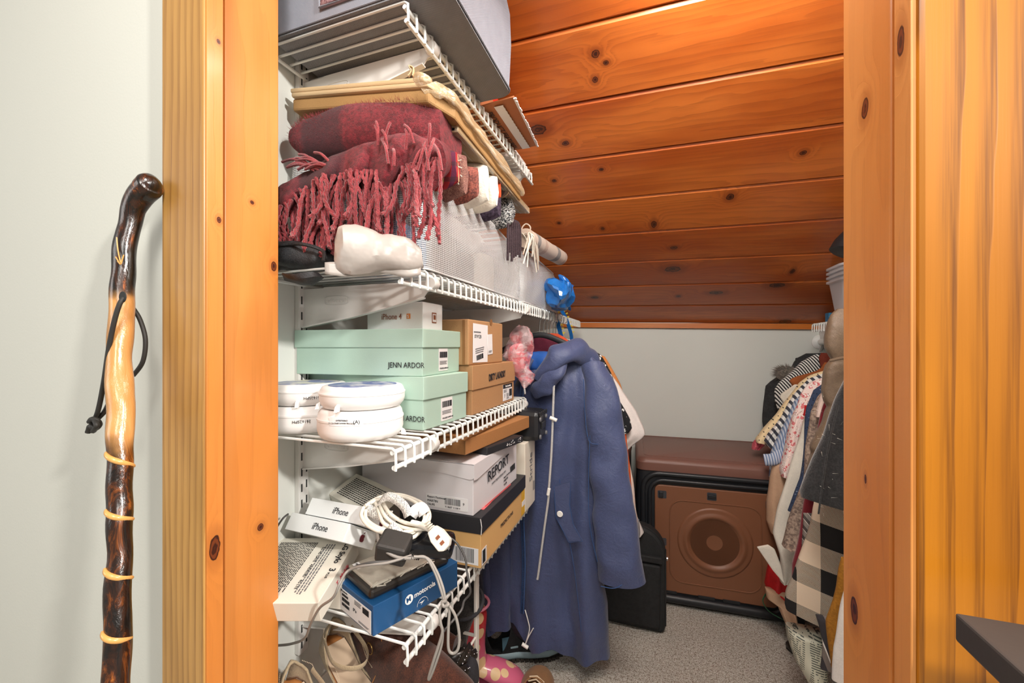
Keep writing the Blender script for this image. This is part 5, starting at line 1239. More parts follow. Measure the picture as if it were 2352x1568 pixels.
crate('large brown and black plastic crate with round emblem on its door, back right', -0.078, 1.765, 3.0, 0.605, 0.46, 0.590)
crate('brown and black crate mostly behind the hanging clothes, back left', -0.665, 1.79, 0.0, 0.54, 0.44, 0.575)
# black laptop bag
cloth('bag_black', '#232426', 0.75, 700, 0.3, bs=0.3)
t = thing('laptop_bag', 'black soft laptop bag standing on end by the crate', 'bag', (-0.16, 1.60, 0))
ol = rr2(-0.36, 0.030, 0.006, 0.385, 0.03, 1.575, 6)
ol = [Vector(p) for p in ol]
for i, p in enumerate(ol):       # big round shoulder at the upper right
    if p.z > 0.30 and p.x > -0.02: pass
rt = []
for i in range(13):
    a = math.radians(0+90*i/12); rt.append(Vector((-0.065+0.095*math.cos(a), 1.575, 0.288+0.095*math.sin(a))))
ol = [Vector((-0.36, 1.575, 0.006)), Vector((0.015, 1.575, 0.004)), Vector((0.026, 1.575, 0.010)), Vector((0.030, 1.575, 0.03))]+rt+[Vector((-0.36, 1.575, 0.383))]
MB().prism(ol, (0, 0.065, 0)).build('body', 'bag_black', t, bevel=0.012)
MB().prism([p+Vector((0, -0.010, 0)) for p in [Vector((-0.34, 1.575, 0.02)), Vector((0.010, 1.575, 0.02)), Vector((0.014, 1.575, 0.255)), Vector((-0.34, 1.575, 0.255))]], (0, 0.02, 0)).build('front_pocket', 'bag_black', t, bevel=0.008)
MB().prism([p+Vector((0, -0.014, 0)) for p in [Vector((-0.34, 1.575, 0.262)), Vector((0.020, 1.575, 0.262)), Vector((0.018, 1.575, 0.285)), Vector((-0.34, 1.575, 0.285))]], (0, 0.02, 0)).build('flap_band', 'bag_black', t, bevel=0.004)
MB().tube(cat([p+Vector((0, 0.010, 0)) for p in ol[3:17]], 3), 0.0028, 6).build('piping', 'hanger_black', t, smooth=True)
MB().lathe([(0.004, -0.002), (0.008, -0.002), (0.008, 0.002), (0.004, 0.002)], 16, (0.036, 1.60, 0.27), Matrix.Rotation(PI/2, 4, 'Y')).build('ring', 'steel', t)

# ================================================================ SHOE RACK AND SHOES
plain('rack_white', '#ece7df', 0.4)
RX0, RX1, RY0, RY1 = -0.66, -0.405, 0.585, 0.885
t = thing('shoe_rack', 'white metal shoe rack under the lowest wire shelf', 'rack', (-0.53, 0.73, 0))
for (x, y) in ((RX0, RY0), (RX1, RY0), (RX0, RY1)): MB().tube([(x, y, 0), (x, y, 0.40)], 0.006, 8).build('post', 'rack_white', t, smooth=True)
MB().box2((RX1-0.004, RY1-0.008, 0), (RX1+0.004, RY1+0.008, 0.555)).build('post', 'rack_white', t, bevel=0.002)
for z in (0.10, 0.36):
    for i in range(7):
        x = lerp(RX0, RX1, i/6); MB().tube([(x, RY0, z), (x, RY1, z)], 0.003, 6).build('rail', 'rack_white', t, smooth=True)
    for y in (RY0, RY1): MB().tube([(RX0, y, z), (RX1, y, z)], 0.004, 6).build('crossbar', 'rack_white', t, smooth=True)
# shoes: local +x = toe direction, z up, heel at x=0
def shoe_frame(o, toe, up=(0, 0, 1)):
    ex = Vector(toe).normalized(); u = Vector(up); u = (u-ex*u.dot(ex)).normalized(); ey = u.cross(ex)
    return Matrix(((ex.x, ey.x, u.x, o[0]), (ex.y, ey.y, u.y, o[1]), (ex.z, ey.z, u.z, o[2]), (0, 0, 0, 1)))
def outline(L, W, f, bend=0.0):
    """half width and centre offset at fraction f from the heel"""
    h = interp([(0, 0.0), (0.03, 0.22), (0.10, 0.33), (0.25, 0.35), (0.42, 0.33), (0.62, 0.46), (0.75, 0.50), (0.87, 0.42), (0.95, 0.26), (1.0, 0.0)], f)[0]
    return h*W, bend*W*math.sin(PI*f)
def shoe(name, label, M, L, W, hts, mat, sole, sole_h=0.012, open_to=None, group=None, inner=None, seed=1, tops=0.7):
    """hts: (f, upper height) table; open_to=(f0, f1) leaves an opening on top between fractions"""
    t = thing(name, label, 'shoe', M.to_translation(), 0, group); t.rotation_euler = M.to_euler()
    n = 30; N = 28; rings = []
    for i in range(n+1):
        f = min(0.995, max(0.005, i/n)); hw, off = outline(L, W, f, 0.06)
        rings.append([Vector((L*f, off+hw*math.cos(a), sole_h*0.5+sole_h*0.5*math.sin(a))) for a in [2*PI*k/16 for k in range(16)]])
    MB().loft(rings).build('sole', sole, t, local=True, smooth=60)
    # upper as a shell: section is a half-ellipse, cut open on top
    m = MB(); vs = []; K = 18
    for i in range(n+1):
        f = min(0.995, max(0.004, i/n)); hw, off = outline(L, W, f, 0.06); hh = interp(hts, f)[0]
        cut = 0.0
        if open_to and open_to[0] < f < open_to[1]:
            q = (f-open_to[0])/(open_to[1]-open_to[0]); cut = (math.sin(PI*min(1, max(0, q)))**0.5)*open_to[2]
        row = []
        for k in range(K+1):
            s_ = k/K; side = -1 if s_ < 0.5 else 1; q = abs(s_-0.5)*2   # q=0 top, 1 bottom
            a = lerp(cut, 1.0, q); ang = (1-a)*PI/2
            y = side*hw*(math.cos(ang)**0.8 if math.cos(ang) > 0 else 0); z = sole_h+hh*math.sin(ang)**1.0
            if s_ == 0.5 and cut <= 0: y = 0
            row.append(Vector((L*f, off+y, z)))
        vs.append(row)
    base = len(m.v); flat = [v for r in vs for v in r]; fs = []
    for i in range(n):
        for k in range(K):
            mid = K//2
            f = (i+0.5)/n
            fs.append((i*(K+1)+k, (i+1)*(K+1)+k, (i+1)*(K+1)+k+1, i*(K+1)+k+1)) if not (open_to and open_to[0] < f < open_to[1] and k in (mid-1, mid)) else None
    fs = [f for f in fs if f]
    m.add(flat, fs)
    up = m.build('upper', mat, t, local=True, smooth=60, thick=0.0035)
    if inner:
        rings = [];
        for i in range(3, 24):
            f = i/30; hw, off = outline(L, W, f, 0.06); rings.append([Vector((L*f, off+hw*0.86, sole_h+0.003)), Vector((L*f, off-hw*0.86, sole_h+0.003))])
        m = MB(); m.add([p for r in rings for p in r], [(2*i, 2*i+1, 2*i+3, 2*i+2) for i in range(len(rings)-1)]); m.build('insole', inner, t, local=True, thick=0.002)
    return t
cloth('beige_suede', '#b29e80', 0.9, 400, 0.1, fuzz=0.2); plain('beige_lining', '#c9b096', 0.55, 0.05); plain('tan_sole', '#b5763f', 0.6, 0.1)
cloth('brown_suede', '#5b3120', 0.95, 500, 0.2, col2='#351a10', fuzz=0.25); plain('dark_sole', '#2c2620', 0.7); cloth('black_fur', '#2b2724', 0.98, 250, 0.4, fuzz=0.5, bs=1.0)
plain('black_leather', '#26211d', 0.28, 0.3, 20, 0.3, 60); cloth('charcoal_suede', '#35353a', 0.9, 500, 0.2)
plain('strap_edge', '#d8c3a6', 0.7)
def flat_shoe(label, heel, toe, L=0.225, W=0.078):
    M = shoe_frame(heel, toe); t = shoe('ballet_flat', label, M, L, W, [(0, 0.052), (0.1, 0.056), (0.3, 0.045), (0.5, 0.030), (0.7, 0.036), (0.9, 0.024), (1, 0.006)], 'beige_suede', 'tan_sole', 0.007, (0.04, 0.72, 0.98), 'pair of beige flats', 'beige_lining')
    # ankle strap with buckle
    pts = [Vector((0.030, -0.026, 0.050)), Vector((0.075, -0.030, 0.056)), Vector((0.105, -0.012, 0.066)), Vector((0.110, 0.012, 0.066)), Vector((0.085, 0.030, 0.056)), Vector((0.030, 0.026, 0.050))]
    MB().tube(cat(pts, 5), 0.0055, 8, flat=0.3).build('ankle_strap', 'beige_suede', t, local=True, smooth=True)
    c_ = Vector((0.088, 0.030, 0.058)); ring = [c_+Vector((0.010*math.cos(a), 0.004, 0.010*math.sin(a))) for a in [2*PI*k/16 for k in range(16)]]
    MB().tube(ring, 0.0012, 6, closed=True).build('buckle', plain('brass', '#9a7b4a', 0.35, 0.05, Metallic=0.9), t, local=True, smooth=True)
    hw = []
    for i in range(60):
        f = 0.02+0.7*i/59; w_, off = outline(L, W, f, 0.06); hh = interp([(0, 0.052), (0.1, 0.056), (0.3, 0.045), (0.5, 0.030), (0.72, 0.035)], f)[0]; hw.append((L*f, off, w_, hh))
    m = MB()
    for (x, off, w_, hh) in hw[::1]:
        for s_ in (-1, 1): m.box((x, off+s_*(w_*1.02+0.001), 0.007+hh*0.80), (0.0018, 0.0008, 0.0006))
    o = m.build('stitching', 'strap_edge', t, local=True); o['kind'] = 'stuff'
    return t
flat_shoe('beige suede ankle-strap flat, left one of the pair against the wall', (-0.625, 0.545, 0.452), (0.80, -0.26, -0.42))
flat_shoe('beige suede ankle-strap flat, right one of the pair, partly over the other', (-0.620, 0.640, 0.470), (0.74, -0.30, -0.42))
# brown suede ankle boots (lying across the rack)
def loft_path(P, rs, flat, n=26, seg=6, amp=0.005, seed=1, sc=16): return limb(P, rs, flat, n, amp, seed, seg, sc)
def boot(label, pts, rs, flat, mat, sole_pts, group, opening=None, name='ankle_boot', seam=None, seed=2):
    t = thing(name, label, 'boot', Vector(pts[0]), 0, group)
    loft_path(pts, rs, flat, seed=seed).build('upper', mat, t, smooth=True)
    if sole_pts: MB().tube(cat(sole_pts, 6), 0.0065, 8, flat=1.6).build('sole', 'dark_sole', t, smooth=True)
    if seam: MB().tube(cat(seam, 6), 0.0010, 5).build('seam', 'kraft_dark', t)
    return t
boot('brown suede ankle boot, nearest and largest, shaft up against the blue phone box', [at(835, 1440, D=0.86), at(870, 1490, D=0.83), at(930, 1535, D=0.78), at(1010, 1590, D=0.72), at(1070, 1640, D=0.68)], [0.050, 0.064, 0.068, 0.060, 0.042], 0.75, 'brown_suede', None, 'brown suede ankle boots', seam=[at(868, 1445, D=0.795), at(880, 1500, D=0.765), at(850, 1580, D=0.75)])
boot('brown suede ankle boot lying on its side behind the studded sandals', [at(905, 1420, D=0.97), at(950, 1452, D=0.94), at(1000, 1478, D=0.92), at(1045, 1490, D=0.91)], [0.040, 0.048, 0.042, 0.026], 0.7, 'brown_suede', [at(925, 1508, D=0.92), at(985, 1512, D=0.90), at(1040, 1500, D=0.90), at(1058, 1478, D=0.90)], 'brown suede ankle boots', seed=5)
# black boot with furry opening
t = thing('fur_lined_boot', 'black boot with furry collar under the edge of the lowest shelf', 'boot', at(1040, 1520, D=1.02), 0)
loft_path([at(1052, 1380, D=1.02), at(1040, 1430, D=1.01), at(1032, 1480, D=1.0), at(1036, 1520, D=1.0)], [0.052, 0.046, 0.040, 0.036], 0.85, seed=7).build('shaft', 'black_fur', t, smooth=True)
c_ = at(1062, 1378, D=0.985); nrm = Vector((0.25, -0.45, 0.85)).normalized(); Mq = Matrix.Translation(c_) @ nrm.to_track_quat('Z', 'Y').to_matrix().to_4x4()
MB().lathe([(0.0, -0.02), (0.040, -0.012), (0.048, 0.0)], 32, (0, 0, 0), Mq).build('fur_lining', 'black_fur', t, smooth=True)
MB().tube([Mq @ Vector((0.050*math.cos(a), 0.044*math.sin(a), 0)) for a in [2*PI*k/32 for k in range(32)]], 0.0045, 8, closed=True).build('rim', 'charcoal_suede', t, smooth=True)
# studded black sandals: nested straps
def studded(label, c0, seed, scale=1.0):
    t = thing('studded_sandal', label, 'shoe', c0, 0, 'studded black strappy sandals')
    M = Matrix.Translation(c0) @ Matrix.Rotation(math.radians(-35), 4, 'Z') @ Matrix.Rotation(math.radians(28), 4, 'Y')
    st = MB()
    for k, (w_, z, x) in enumerate(((0.036, 0.010, 0.0), (0.038, 0.030, 0.018), (0.034, 0.050, 0.034))):
        pts = [M @ Vector((x+0.010*math.sin(a)*scale, w_*math.cos(a)*scale, (z+0.022*math.sin(a))*scale)) for a in [PI*i/16 for i in range(17)]]
        MB().tube(pts, 0.010*scale, 10, flat=0.3).build('strap', 'black_leather', t, smooth=True)
        for a in [PI*i/9 for i in range(1, 9)]:
            p = M @ Vector((x+0.010*math.sin(a)*scale, (w_+0.004)*math.cos(a)*scale, (z+0.026*math.sin(a))*scale)); st.lathe([(0, 0.0015), (0.0016, 0.0)], 8, p)
    o = st.build('studs', 'steel', t, smooth=True); o['kind'] = 'stuff'
    rings = []
    for i in range(13):
        f = min(0.99, max(0.01, i/12)); hw, off = outline(0.17, 0.07, f); rings.append([M @ Vector((0.10-0.17*f, hw*math.cos(a), -0.004+0.005*math.sin(a))) for a in [2*PI*q/12 for q in range(12)]])
    MB().loft(rings).build('sole', 'beige_lining', t, smooth=True)
    return t
studded('black strappy sandal with silver studs, left one beside the brown boot', at(1012, 1545, D=0.86), 1)
studded('black strappy sandal with silver studs, upper one near the rack post', at(1040, 1505, D=0.93), 2, 0.9)
t = thing('slingback_shoe', 'charcoal suede shoe with broad studded strap, right at the rack post', 'shoe', at(1070, 1568, D=0.85))
loft_path([at(1050, 1585, D=0.84), at(1075, 1545, D=0.86), at(1086, 1510, D=0.88)], [0.030, 0.030, 0.010], 0.8, seed=9).build('upper', 'charcoal_suede', t, smooth=True)
pts = [at(1078, 1488, D=0.86), at(1068, 1508, D=0.835), at(1054, 1535, D=0.82), at(1042, 1565, D=0.81)]
MB().tube(cat(pts, 6), 0.013, 10, flat=0.35).build('studded_strap', 'black_leather', t, smooth=True)
st = MB()
for i, p in enumerate(cat(pts, 6)[1::2]):
    for s_ in (-1, 1): st.lathe([(0, 0.002), (0.0022, 0.0)], 8, p+Vector((0.004*s_, -0.005, 0.003*s_)))
o = st.build('studs', 'steel', t, smooth=True); o['kind'] = 'stuff'
# polka-dot rain boots
g = G('polka_rubber'); d = g.voro(26, rnd=0.55); X = g.xyz()
cc = g.mix(g.sm(X[2], -0.03, 0.09), '#dd6d8f', '#c92f2a'); g.fin(g.mix(g.sm(d, 0.40, 0.37), cc, '#f0cf9e'), 0.35, Coat_Weight=0.3)
plain('pink_sole', '#dd6f93', 0.5); plain('pink_trim', '#e28ba2', 0.4)
def rain_boot(label, o, ang, L=0.20):
    t = thing('rain_boot', label, 'boot', o, math.radians(ang), 'polka dot rain boots')
    rings = []; path = [(0.045, 0.250, 0.050, 0.044), (0.043, 0.19, 0.046, 0.041), (0.042, 0.12, 0.041, 0.037), (0.046, 0.085, 0.044, 0.036)]
    for (x, z, a_, b_) in path: rings.append([Vector((x+a_*math.cos(a), b_*math.sin(a), z)) for a in [2*PI*k/36 for k in range(36)]])
    # sweep into the foot
    foot = [(0.052, 0.072, 0.052, 0.036, -0.25), (0.070, 0.060, 0.058, 0.037, -0.62), (0.098, 0.052, 0.052, 0.040, -1.0), (0.130, 0.044, 0.040, 0.042, -1.35), (0.165, 0.034, 0.026, 0.040, -1.52), (0.188, 0.026, 0.016, 0.030, -1.57), (0.199, 0.020, 0.006, 0.012, -1.57)]
    for (x, z, a_, b_, th_) in foot:
        ca, sa = math.cos(th_), math.sin(th_)
        rings.append([Vector((x+a_*math.cos(a)*ca, b_*math.sin(a), max(0.006, z+a_*math.cos(a)*sa*0.9))) for a in [2*PI*k/36 for k in range(36)]])
    MB().loft(rings).build('boot', 'polka_rubber', t, local=True, smooth=70, sub=1)
    rs_ = []
    for i in range(21):
        f = min(0.995, max(0.005, i/20)); hw, off = outline(L+0.01, 0.092, f); rs_.append([Vector(((L+0.012)*f-0.004, hw*math.cos(a), 0.009+0.009*math.sin(a))) for a in [2*PI*k/14 for k in range(14)]])
    MB().loft(rs_).build('sole', 'pink_sole', t, local=True, smooth=60)
    rs_ = []
    for z in (0.020, 0.026):
        pts = []
        for i in range(40):
            a = 2*PI*i/40; f = 0.5-0.5*math.cos(a); hw, off = outline(L, 0.090, min(0.99, max(0.01, f))); pts.append(Vector((L*f, hw*(1 if a < PI else -1), z)))
        MB().tube(pts, 0.0012, 5, closed=True).build('trim_line', 'pink_trim', t, local=True)
    MB().tube([Vector((0.045+0.051*math.cos(a), 0.045*math.sin(a), 0.250)) for a in [2*PI*k/32 for k in range(32)]], 0.004, 8, closed=True).build('top_rim', 'pink_trim', t, local=True, smooth=True)
    return t
rain_boot('pink and red rain boot with cream polka dots, upright behind the rack post', (-0.585, 1.122, 0), 20, 0.20).scale = (1.08, 1.08, 1.04)
rain_boot('second polka dot rain boot, nearer the camera and cut off by the frame', (-0.47, 1.00, 0.045), 20, 0.20).rotation_euler = (math.radians(88), 0, math.radians(15))
# hiking shoe under the parka
plain('teal_grey', '#3b5a68', 0.7, 0.2, 60); plain('midsole_grey', '#8ea5ad', 0.6, 0.05)
cloth('hike_black', '#17181a', 0.8, 400, 0.4)
M = shoe_frame((-0.560, 1.245, 0.0), (0.83, 0.50, 0))
t = shoe('hiking_shoe', 'black and teal hiking shoe with chunky lugged sole under the parka', M, 0.300, 0.105, [(0, 0.085), (0.15, 0.095), (0.35, 0.10), (0.5, 0.085), (0.75, 0.055), (0.92, 0.040), (1, 0.012)], 'hike_black', 'dark_sole', 0.020, (0.06, 0.36, 0.9), None, 'hike_black')
def on_side(f, zz, out=0.004):
    hw, off = outline(0.30, 0.105, f, 0.06); return Vector((0.30*f, off-hw-out, zz))
m = MB(); P = [on_side(0.04+0.90*i/24, 0.030-0.010*math.sin(PI*i/24), 0.001) for i in range(25)]
MB().tube(P, 0.011, 8, flat=0.5).build('midsole', 'midsole_grey', t, local=True, smooth=True)
sp_ = [[on_side(0.25+0.42*i/10, z, -0.001+0.000) for i in range(11)] for z in (0.032, 0.072)]
vs = sp_[0]+[p+Vector((0, 0.018, 0)) for p in sp_[1]]; fs = [(i, i+1, 12+i, 11+i) for i in range(10)]; MB().add(vs, fs).build('side_panel', 'teal_grey', t, local=True, thick=0.004)
for f in (0.38, 0.54): MB().box(on_side(f, 0.048, 0.000), (0.026, 0.004, 0.006)).build('reflective_tab', 'midsole_grey', t, local=True, bevel=0.001)
m = MB()
for i in range(20):
    p = on_side(0.02+0.94*i/19, 0.006, 0.002); m.box(p, (0.0125, 0.012, 0.010))
o = m.build('lugs', 'dark_sole', t, local=True); o['kind'] = 'stuff'
# tan shoe
cloth('tan_leather', '#9c7047', 0.8, 600, 0.12, fuzz=0.1)
M = shoe_frame((-0.315, 0.985, 0.0), (-0.10, 0.99, 0))
t = shoe('tan_shoe', 'tan lace-up shoe on the carpet at the bottom of the photo', M, 0.27, 0.100, [(0, 0.07), (0.2, 0.078), (0.45, 0.075), (0.62, 0.062), (0.78, 0.050), (0.92, 0.036), (1, 0.012)], 'tan_leather', 'tan_sole', 0.014, (0.05, 0.60, 0.55), None, 'beige_lining')
for k in range(4):
    x = 0.115+0.016*k; MB().tube([Vector((x, -0.022, 0.078-0.06*k*0.05)), Vector((x+0.006, 0, 0.088-0.003*k)), Vector((x, 0.022, 0.078))], 0.0022, 6).build('lace', 'strap_edge', t, local=True, smooth=True)
M = shoe_frame((-0.20, 0.93, 0.0), (-0.02, 1, 0))
shoe('tan_shoe', 'second tan shoe, only its toe inside the photo', M, 0.27, 0.100, [(0, 0.07), (0.2, 0.078), (0.45, 0.075), (0.62, 0.062), (0.78, 0.050), (0.92, 0.036), (1, 0.012)], 'tan_leather', 'tan_sole', 0.014, (0.05, 0.60, 0.55), None, 'beige_lining')
tag(MB().tube(cat([(-0.375, 1.235, 0.003), (-0.34, 1.26, 0.004), (-0.315, 1.235, 0.003), (-0.300, 1.20, 0.003)], 6), 0.0022, 6).build('shoelace', 'hike_black', smooth=True), 'thin black lace on the carpet by the tan shoe', 'lace')
# ================================================================ RIGHT-HAND CLOTHES
XRD = 0.72                       # hanging rod
ROD = thing('hanging_rod', 'white closet rod under the right-hand shelf', 'rod', (XRD, 1.6, H+0.005))
MB().tube([(XRD, 0.72, H+0.020), (XRD, 2.262, H+0.020)], 0.0145, 16).build('rod', 'hanger_white', ROD, smooth=True)
MB().lathe([(0, 0), (0.034, 0), (0.034, 0.006), (0.024, 0.014), (0.0, 0.014)], 28, (XRD, 2.279, H+0.020), Matrix.Rotation(PI/2, 4, 'X')).build('flange', 'hanger_white', ROD, smooth=40)
MB().prism([Vector((XRD-0.004, 2.28, H+0.10)), Vector((XRD-0.004, 2.19, H+0.10)), Vector((XRD-0.004, 2.20, H+0.05)), Vector((XRD-0.004, 2.28, H-0.03))], (0.008, 0, 0)).build('support_arm', 'bracket_white', ROD)
rhang = [(2.17, 'black wire hanger hook closest to the back wall on the right rod'), (2.08, 'steel hanger hook second from the back wall on the right rod'), (2.00, 'steel hanger hook third from the back wall, beside the tan puffer coat')]
for y, d in rhang: hanger(d, y, x=XRD, zr=H+0.038, half=0.17, drop=0.13, mat='hanger_black', hook='hanger_black' if y > 2.1 else 'steel', group='hangers on the right rod')
cloth('jacket_black', '#3a3a3b', 0.9, 300, 0.25, wr=0.3); stripes('bw_knit', '#e9e7e3', '#232325', 95, 0.5, (0.9, 0.3, 0.6), wob=1.6)
cloth('rust', '#a85c2c', 0.9, 400); cloth('rust_dark', '#7d3220', 0.9, 400); cloth('cream', '#e9e2d4', 0.85, 400, 0.05, wr=0.35); stripes('navy_stripe', '#f0eee9', '#41434e', 46, 0.48, (0.80, 0, 0.58))
stripes('blue_fine', '#7288ad', '#c6cedb', 120, 0.5, (0.97, 0, 0.15)); blot('pink_floral', '#f0ddd6', [('#d9777a', 1, 0.36), ('#f4ebe6', 1.6, 0.30), ('#7d2f36', 2.4, 0.18)], 60)
cloth('nude', '#c9a486', 0.85, 400, 0.05, wr=0.3); blot('navy_paisley', '#33415c', [('#7d8ba3', 1, 0.22), ('#1d2536', 1.6, 0.25)], 80); cloth('tweed_beige', '#b09a88', 0.95, 130, 0.3, col2='#6b5a52', bs=1.0)
cloth('dark_red', '#7d1523', 0.95, 400, 0.12, fuzz=0.3); cloth('bright_red', '#c9161d', 0.7, 300, 0.08); cloth('puffer_tan', '#7f6b57', 0.42, 500, 0.12, wr=0.6, bs=0.5); cloth('wool_charcoal', '#2c2c2e', 0.95, 260, 0.4, col2='#171718', fuzz=0.35, bs=1.0)
cloth('mustard', '#a9711c', 0.9, 200, 0.15, bs=0.8); cloth('white_cloth', '#e6e1da', 0.9, 400, 0.05); cloth('pink_lace', '#d56a76', 0.9, 60, 0.3, col2='#b04452'); cloth('dots_cream', '#eed7a9', 0.9, 300)
g = G('dots_cream'); d = g.voro(60, g.n('ShaderNodeCombineXYZ', g.xyz()[0], 0.0, g.xyz()[2]), rnd=0.0); g.fin(g.mix(g.math('LESS_THAN', d, 0.13), '#efd8ac', '#2a2a2c'), 0.9)
g = G('buffalo'); X = g.xyz(); a = g.math('GREATER_THAN', g.math('FRACT', g.math('MULTIPLY_ADD', X[0], 10.2, 0.86)), 0.5)
zz = g.math('MULTIPLY_ADD', X[2], 8.6, g.math('MULTIPLY', X[0], 2.2)); b = g.math('GREATER_THAN', g.math('FRACT', g.math('ADD', zz, 0.15)), 0.5)
tw = g.math('GREATER_THAN', g.math('FRACT', g.math('MULTIPLY', g.math('ADD', X[0], X[2]), 420)), 0.5)
s_ = g.math('MULTIPLY', g.math('ADD', a, b), 0.5); mid = g.mix(tw, '#d9c9b4', '#2f2a28')
c_ = g.mix(g.math('GREATER_THAN', s_, 0.25), '#e3cfb6', mid); c_ = g.mix(g.math('GREATER_THAN', s_, 0.75), c_, '#1e1c1c'); g.fin(c_, 0.95, g.noise(600), 0.4, 0.001)
stripes('grey_plaid', '#8d857d', '#4d4744', 55, 0.4, (0.8, 0, 0.6), c3='#d9d1c6', duty3=0.08); stripes('dark_plaid', '#7b716a', '#39363a', 30, 0.6, (0.9, 0, 0.3), c3='#e6e2da', duty3=0.08)
XE = 0.925
def RB(rows, Y, XE_=XE):
    """add right-hand pixel where missing: the garment reaches back to the wall side"""
    out = []
    for r in rows:
        if len(r) == 2:
            k = XE_/Y; u = (SY+k*CY)/(CY-k*SY); out.append((r[0], r[1], 1176+FPX*u))
        else: out.append(r)
    return out
def garment(name, label, cat_, Y, rows, mat, thick=0.03, folds=5, seed=1, parts=(), amp=0.25, curl=0.006, **kw):
    return top_garment(name, label, cat_, Y, RB(rows, Y), mat, thick, folds, seed, amp=amp, curl=curl, **kw)
t = garment('jacket', 'black jacket with grey fur-trimmed hood, last on the right rod', 'jacket', 2.15, [(812, 1850), (825, 1826), (850, 1815), (875, 1775), (890, 1757), (930, 1752), (975, 1752), (1010, 1756), (1100, 1775), (1200, 1790)], 'jacket_black', 0.05, 4, 11)
fur = MB(); rr = random.Random(21); c0 = at(1806, 858, Y=2.11)
jitter(lump(c0, (0.085, 0.05, 0.065), 20, 12, 0.9, 0.006, 20, 3), 0.001, 9).build('hood_trim', cloth('fur_grey', '#8a8074', 0.95, 200, 0.3, fuzz=0.5), t, smooth=True)
for i in range(700):
    d_ = Vector((rr.gauss(0, 1), rr.gauss(0, 1)-0.6, rr.gauss(0, 1))).normalized(); p = c0+Vector((d_.x*0.042, d_.y*0.024, d_.z*0.032)); q = p+d_*rr.uniform(0.010, 0.024)+Vector((-0.006, 0, -0.004)); s_ = Vector((0.0009, 0, 0.0009)); fur.add([p-s_, p+s_, q], [(0, 1, 2)])
o = fur.build('fur', 'fur_grey', t); o['kind'] = 'stuff'
garment('jacket', 'black collar and shoulder above the fur trim', 'jacket', 2.19, [(815, 1870, 1900), (822, 1828, 1900), (845, 1823, 1900)], 'jacket_black', 0.04, 3, 12)
garment('coat', 'black and white chunky knit coat on the right rod', 'coat', 2.04, [(814, 1872), (830, 1840), (860, 1812), (880, 1790), (900, 1778), (930, 1780), (940, 1784), (1000, 1800), (1150, 1810)], 'bw_knit', 0.06, 4, 13)
garment('cardigan', 'rust brown cardigan shoulder in front of the knit coat', 'sweater', 1.97, [(832, 1893), (850, 1880), (866, 1830), (876, 1812), (884, 1818), (900, 1822), (1100, 1830)], 'rust', 0.04, 4, 14)
garment('cardigan', 'dark rust collar just below the hanger hooks', 'sweater', 2.00, [(811, 1886, 1912), (822, 1880, 1920), (850, 1886, 1925)], 'rust_dark', 0.03, 2, 15)
garment('shirt', 'white shirt with small pointed collar beside the knit coat', 'shirt', 1.93, [(885, 1825, 1850), (905, 1792, 1835), (912, 1790, 1830), (930, 1802, 1822)], 'cream', 0.02, 2, 16)
garment('blouse', 'cream blouse with black dots, sleeve reaching furthest left', 'shirt', 1.88, [(856, 1890), (866, 1860), (880, 1838, 1880), (910, 1815, 1850), (950, 1785, 1825), (985, 1754, 1795), (1008, 1736, 1775), (1016, 1738, 1768)], 'dots_cream', 0.05, 3, 17)
garment('lace_top', 'pink lace sleeve end poking out under the dotted blouse', 'shirt', 1.90, [(1010, 1734, 1756), (1020, 1728, 1756), (1032, 1726, 1742)], 'pink_lace', 0.03, 3, 18)
garment('blouse', 'white blouse with wide navy stripes', 'shirt', 1.82, [(860, 1890), (872, 1855), (890, 1836, 1885), (920, 1815, 1870), (960, 1790, 1850), (1000, 1762, 1800), (1015, 1756, 1785), (1028, 1766, 1782)], 'navy_stripe', 0.05, 3, 19)
t = garment('shirt', 'blue finely striped shirt with rolled cuff', 'shirt', 1.77, [(880, 1875, 1900), (920, 1826, 1880), (960, 1808, 1850), (1000, 1790, 1830), (1040, 1772, 1815), (1058, 1768, 1800), (1080, 1768, 1782), (1098, 1768, 1778)], 'blue_fine', 0.05, 3, 20)
a = at(1756, 1056, Y=1.73); b = at(1794, 1042, Y=1.74); MB().tube(cat([a, a.lerp(b, 0.5)+Vector((0, -0.01, -0.006)), b], 5), 0.022, 14, flat=0.6).build('cuff', 'blue_fine', t, smooth=True)
garment('blouse', 'pink and white small-flowered blouse', 'shirt', 1.70, [(872, 1888), (885, 1858), (910, 1838), (950, 1824, 1866), (1000, 1812, 1850), (1050, 1798, 1838), (1078, 1792, 1826), (1095, 1796, 1812)], 'pink_floral', 0.06, 4, 21)
garment('dress', 'nude tan dress hanging straight below the blue cuff', 'dress', 1.74, [(1060, 1778, 1830), (1100, 1768, 1830), (1150, 1760, 1830), (1200, 1762, 1830), (1225, 1773, 1815)], 'nude', 0.05, 3, 22)
garment('dress', 'orange corner of cloth low behind the nude dress', 'dress', 1.80, [(1215, 1766, 1790), (1238, 1758, 1785), (1247, 1760, 1778)], 'orange_vivid', 0.02, 2, 23)
t = garment('blouse', 'cream satin blouse with long pointed hem corner', 'shirt', 1.62, [(890, 1882), (920, 1862), (960, 1850), (1020, 1835), (1080, 1818), (1140, 1795), (1200, 1782), (1250, 1773), (1300, 1785), (1340, 1795, 1850)], 'cream', 0.06, 4, 24, curl=0.012)
m = MB(); P_ = [at(1739, 1257, Y=1.575), at(1765, 1252, Y=1.575), at(1780, 1262, Y=1.57), at(1795, 1300, Y=1.57), at(1803, 1343, Y=1.565), at(1775, 1310, Y=1.57)]
m.prism(P_, (0, 0.01, 0)); m.build('hem_corner', 'cream', t, bevel=0.003)
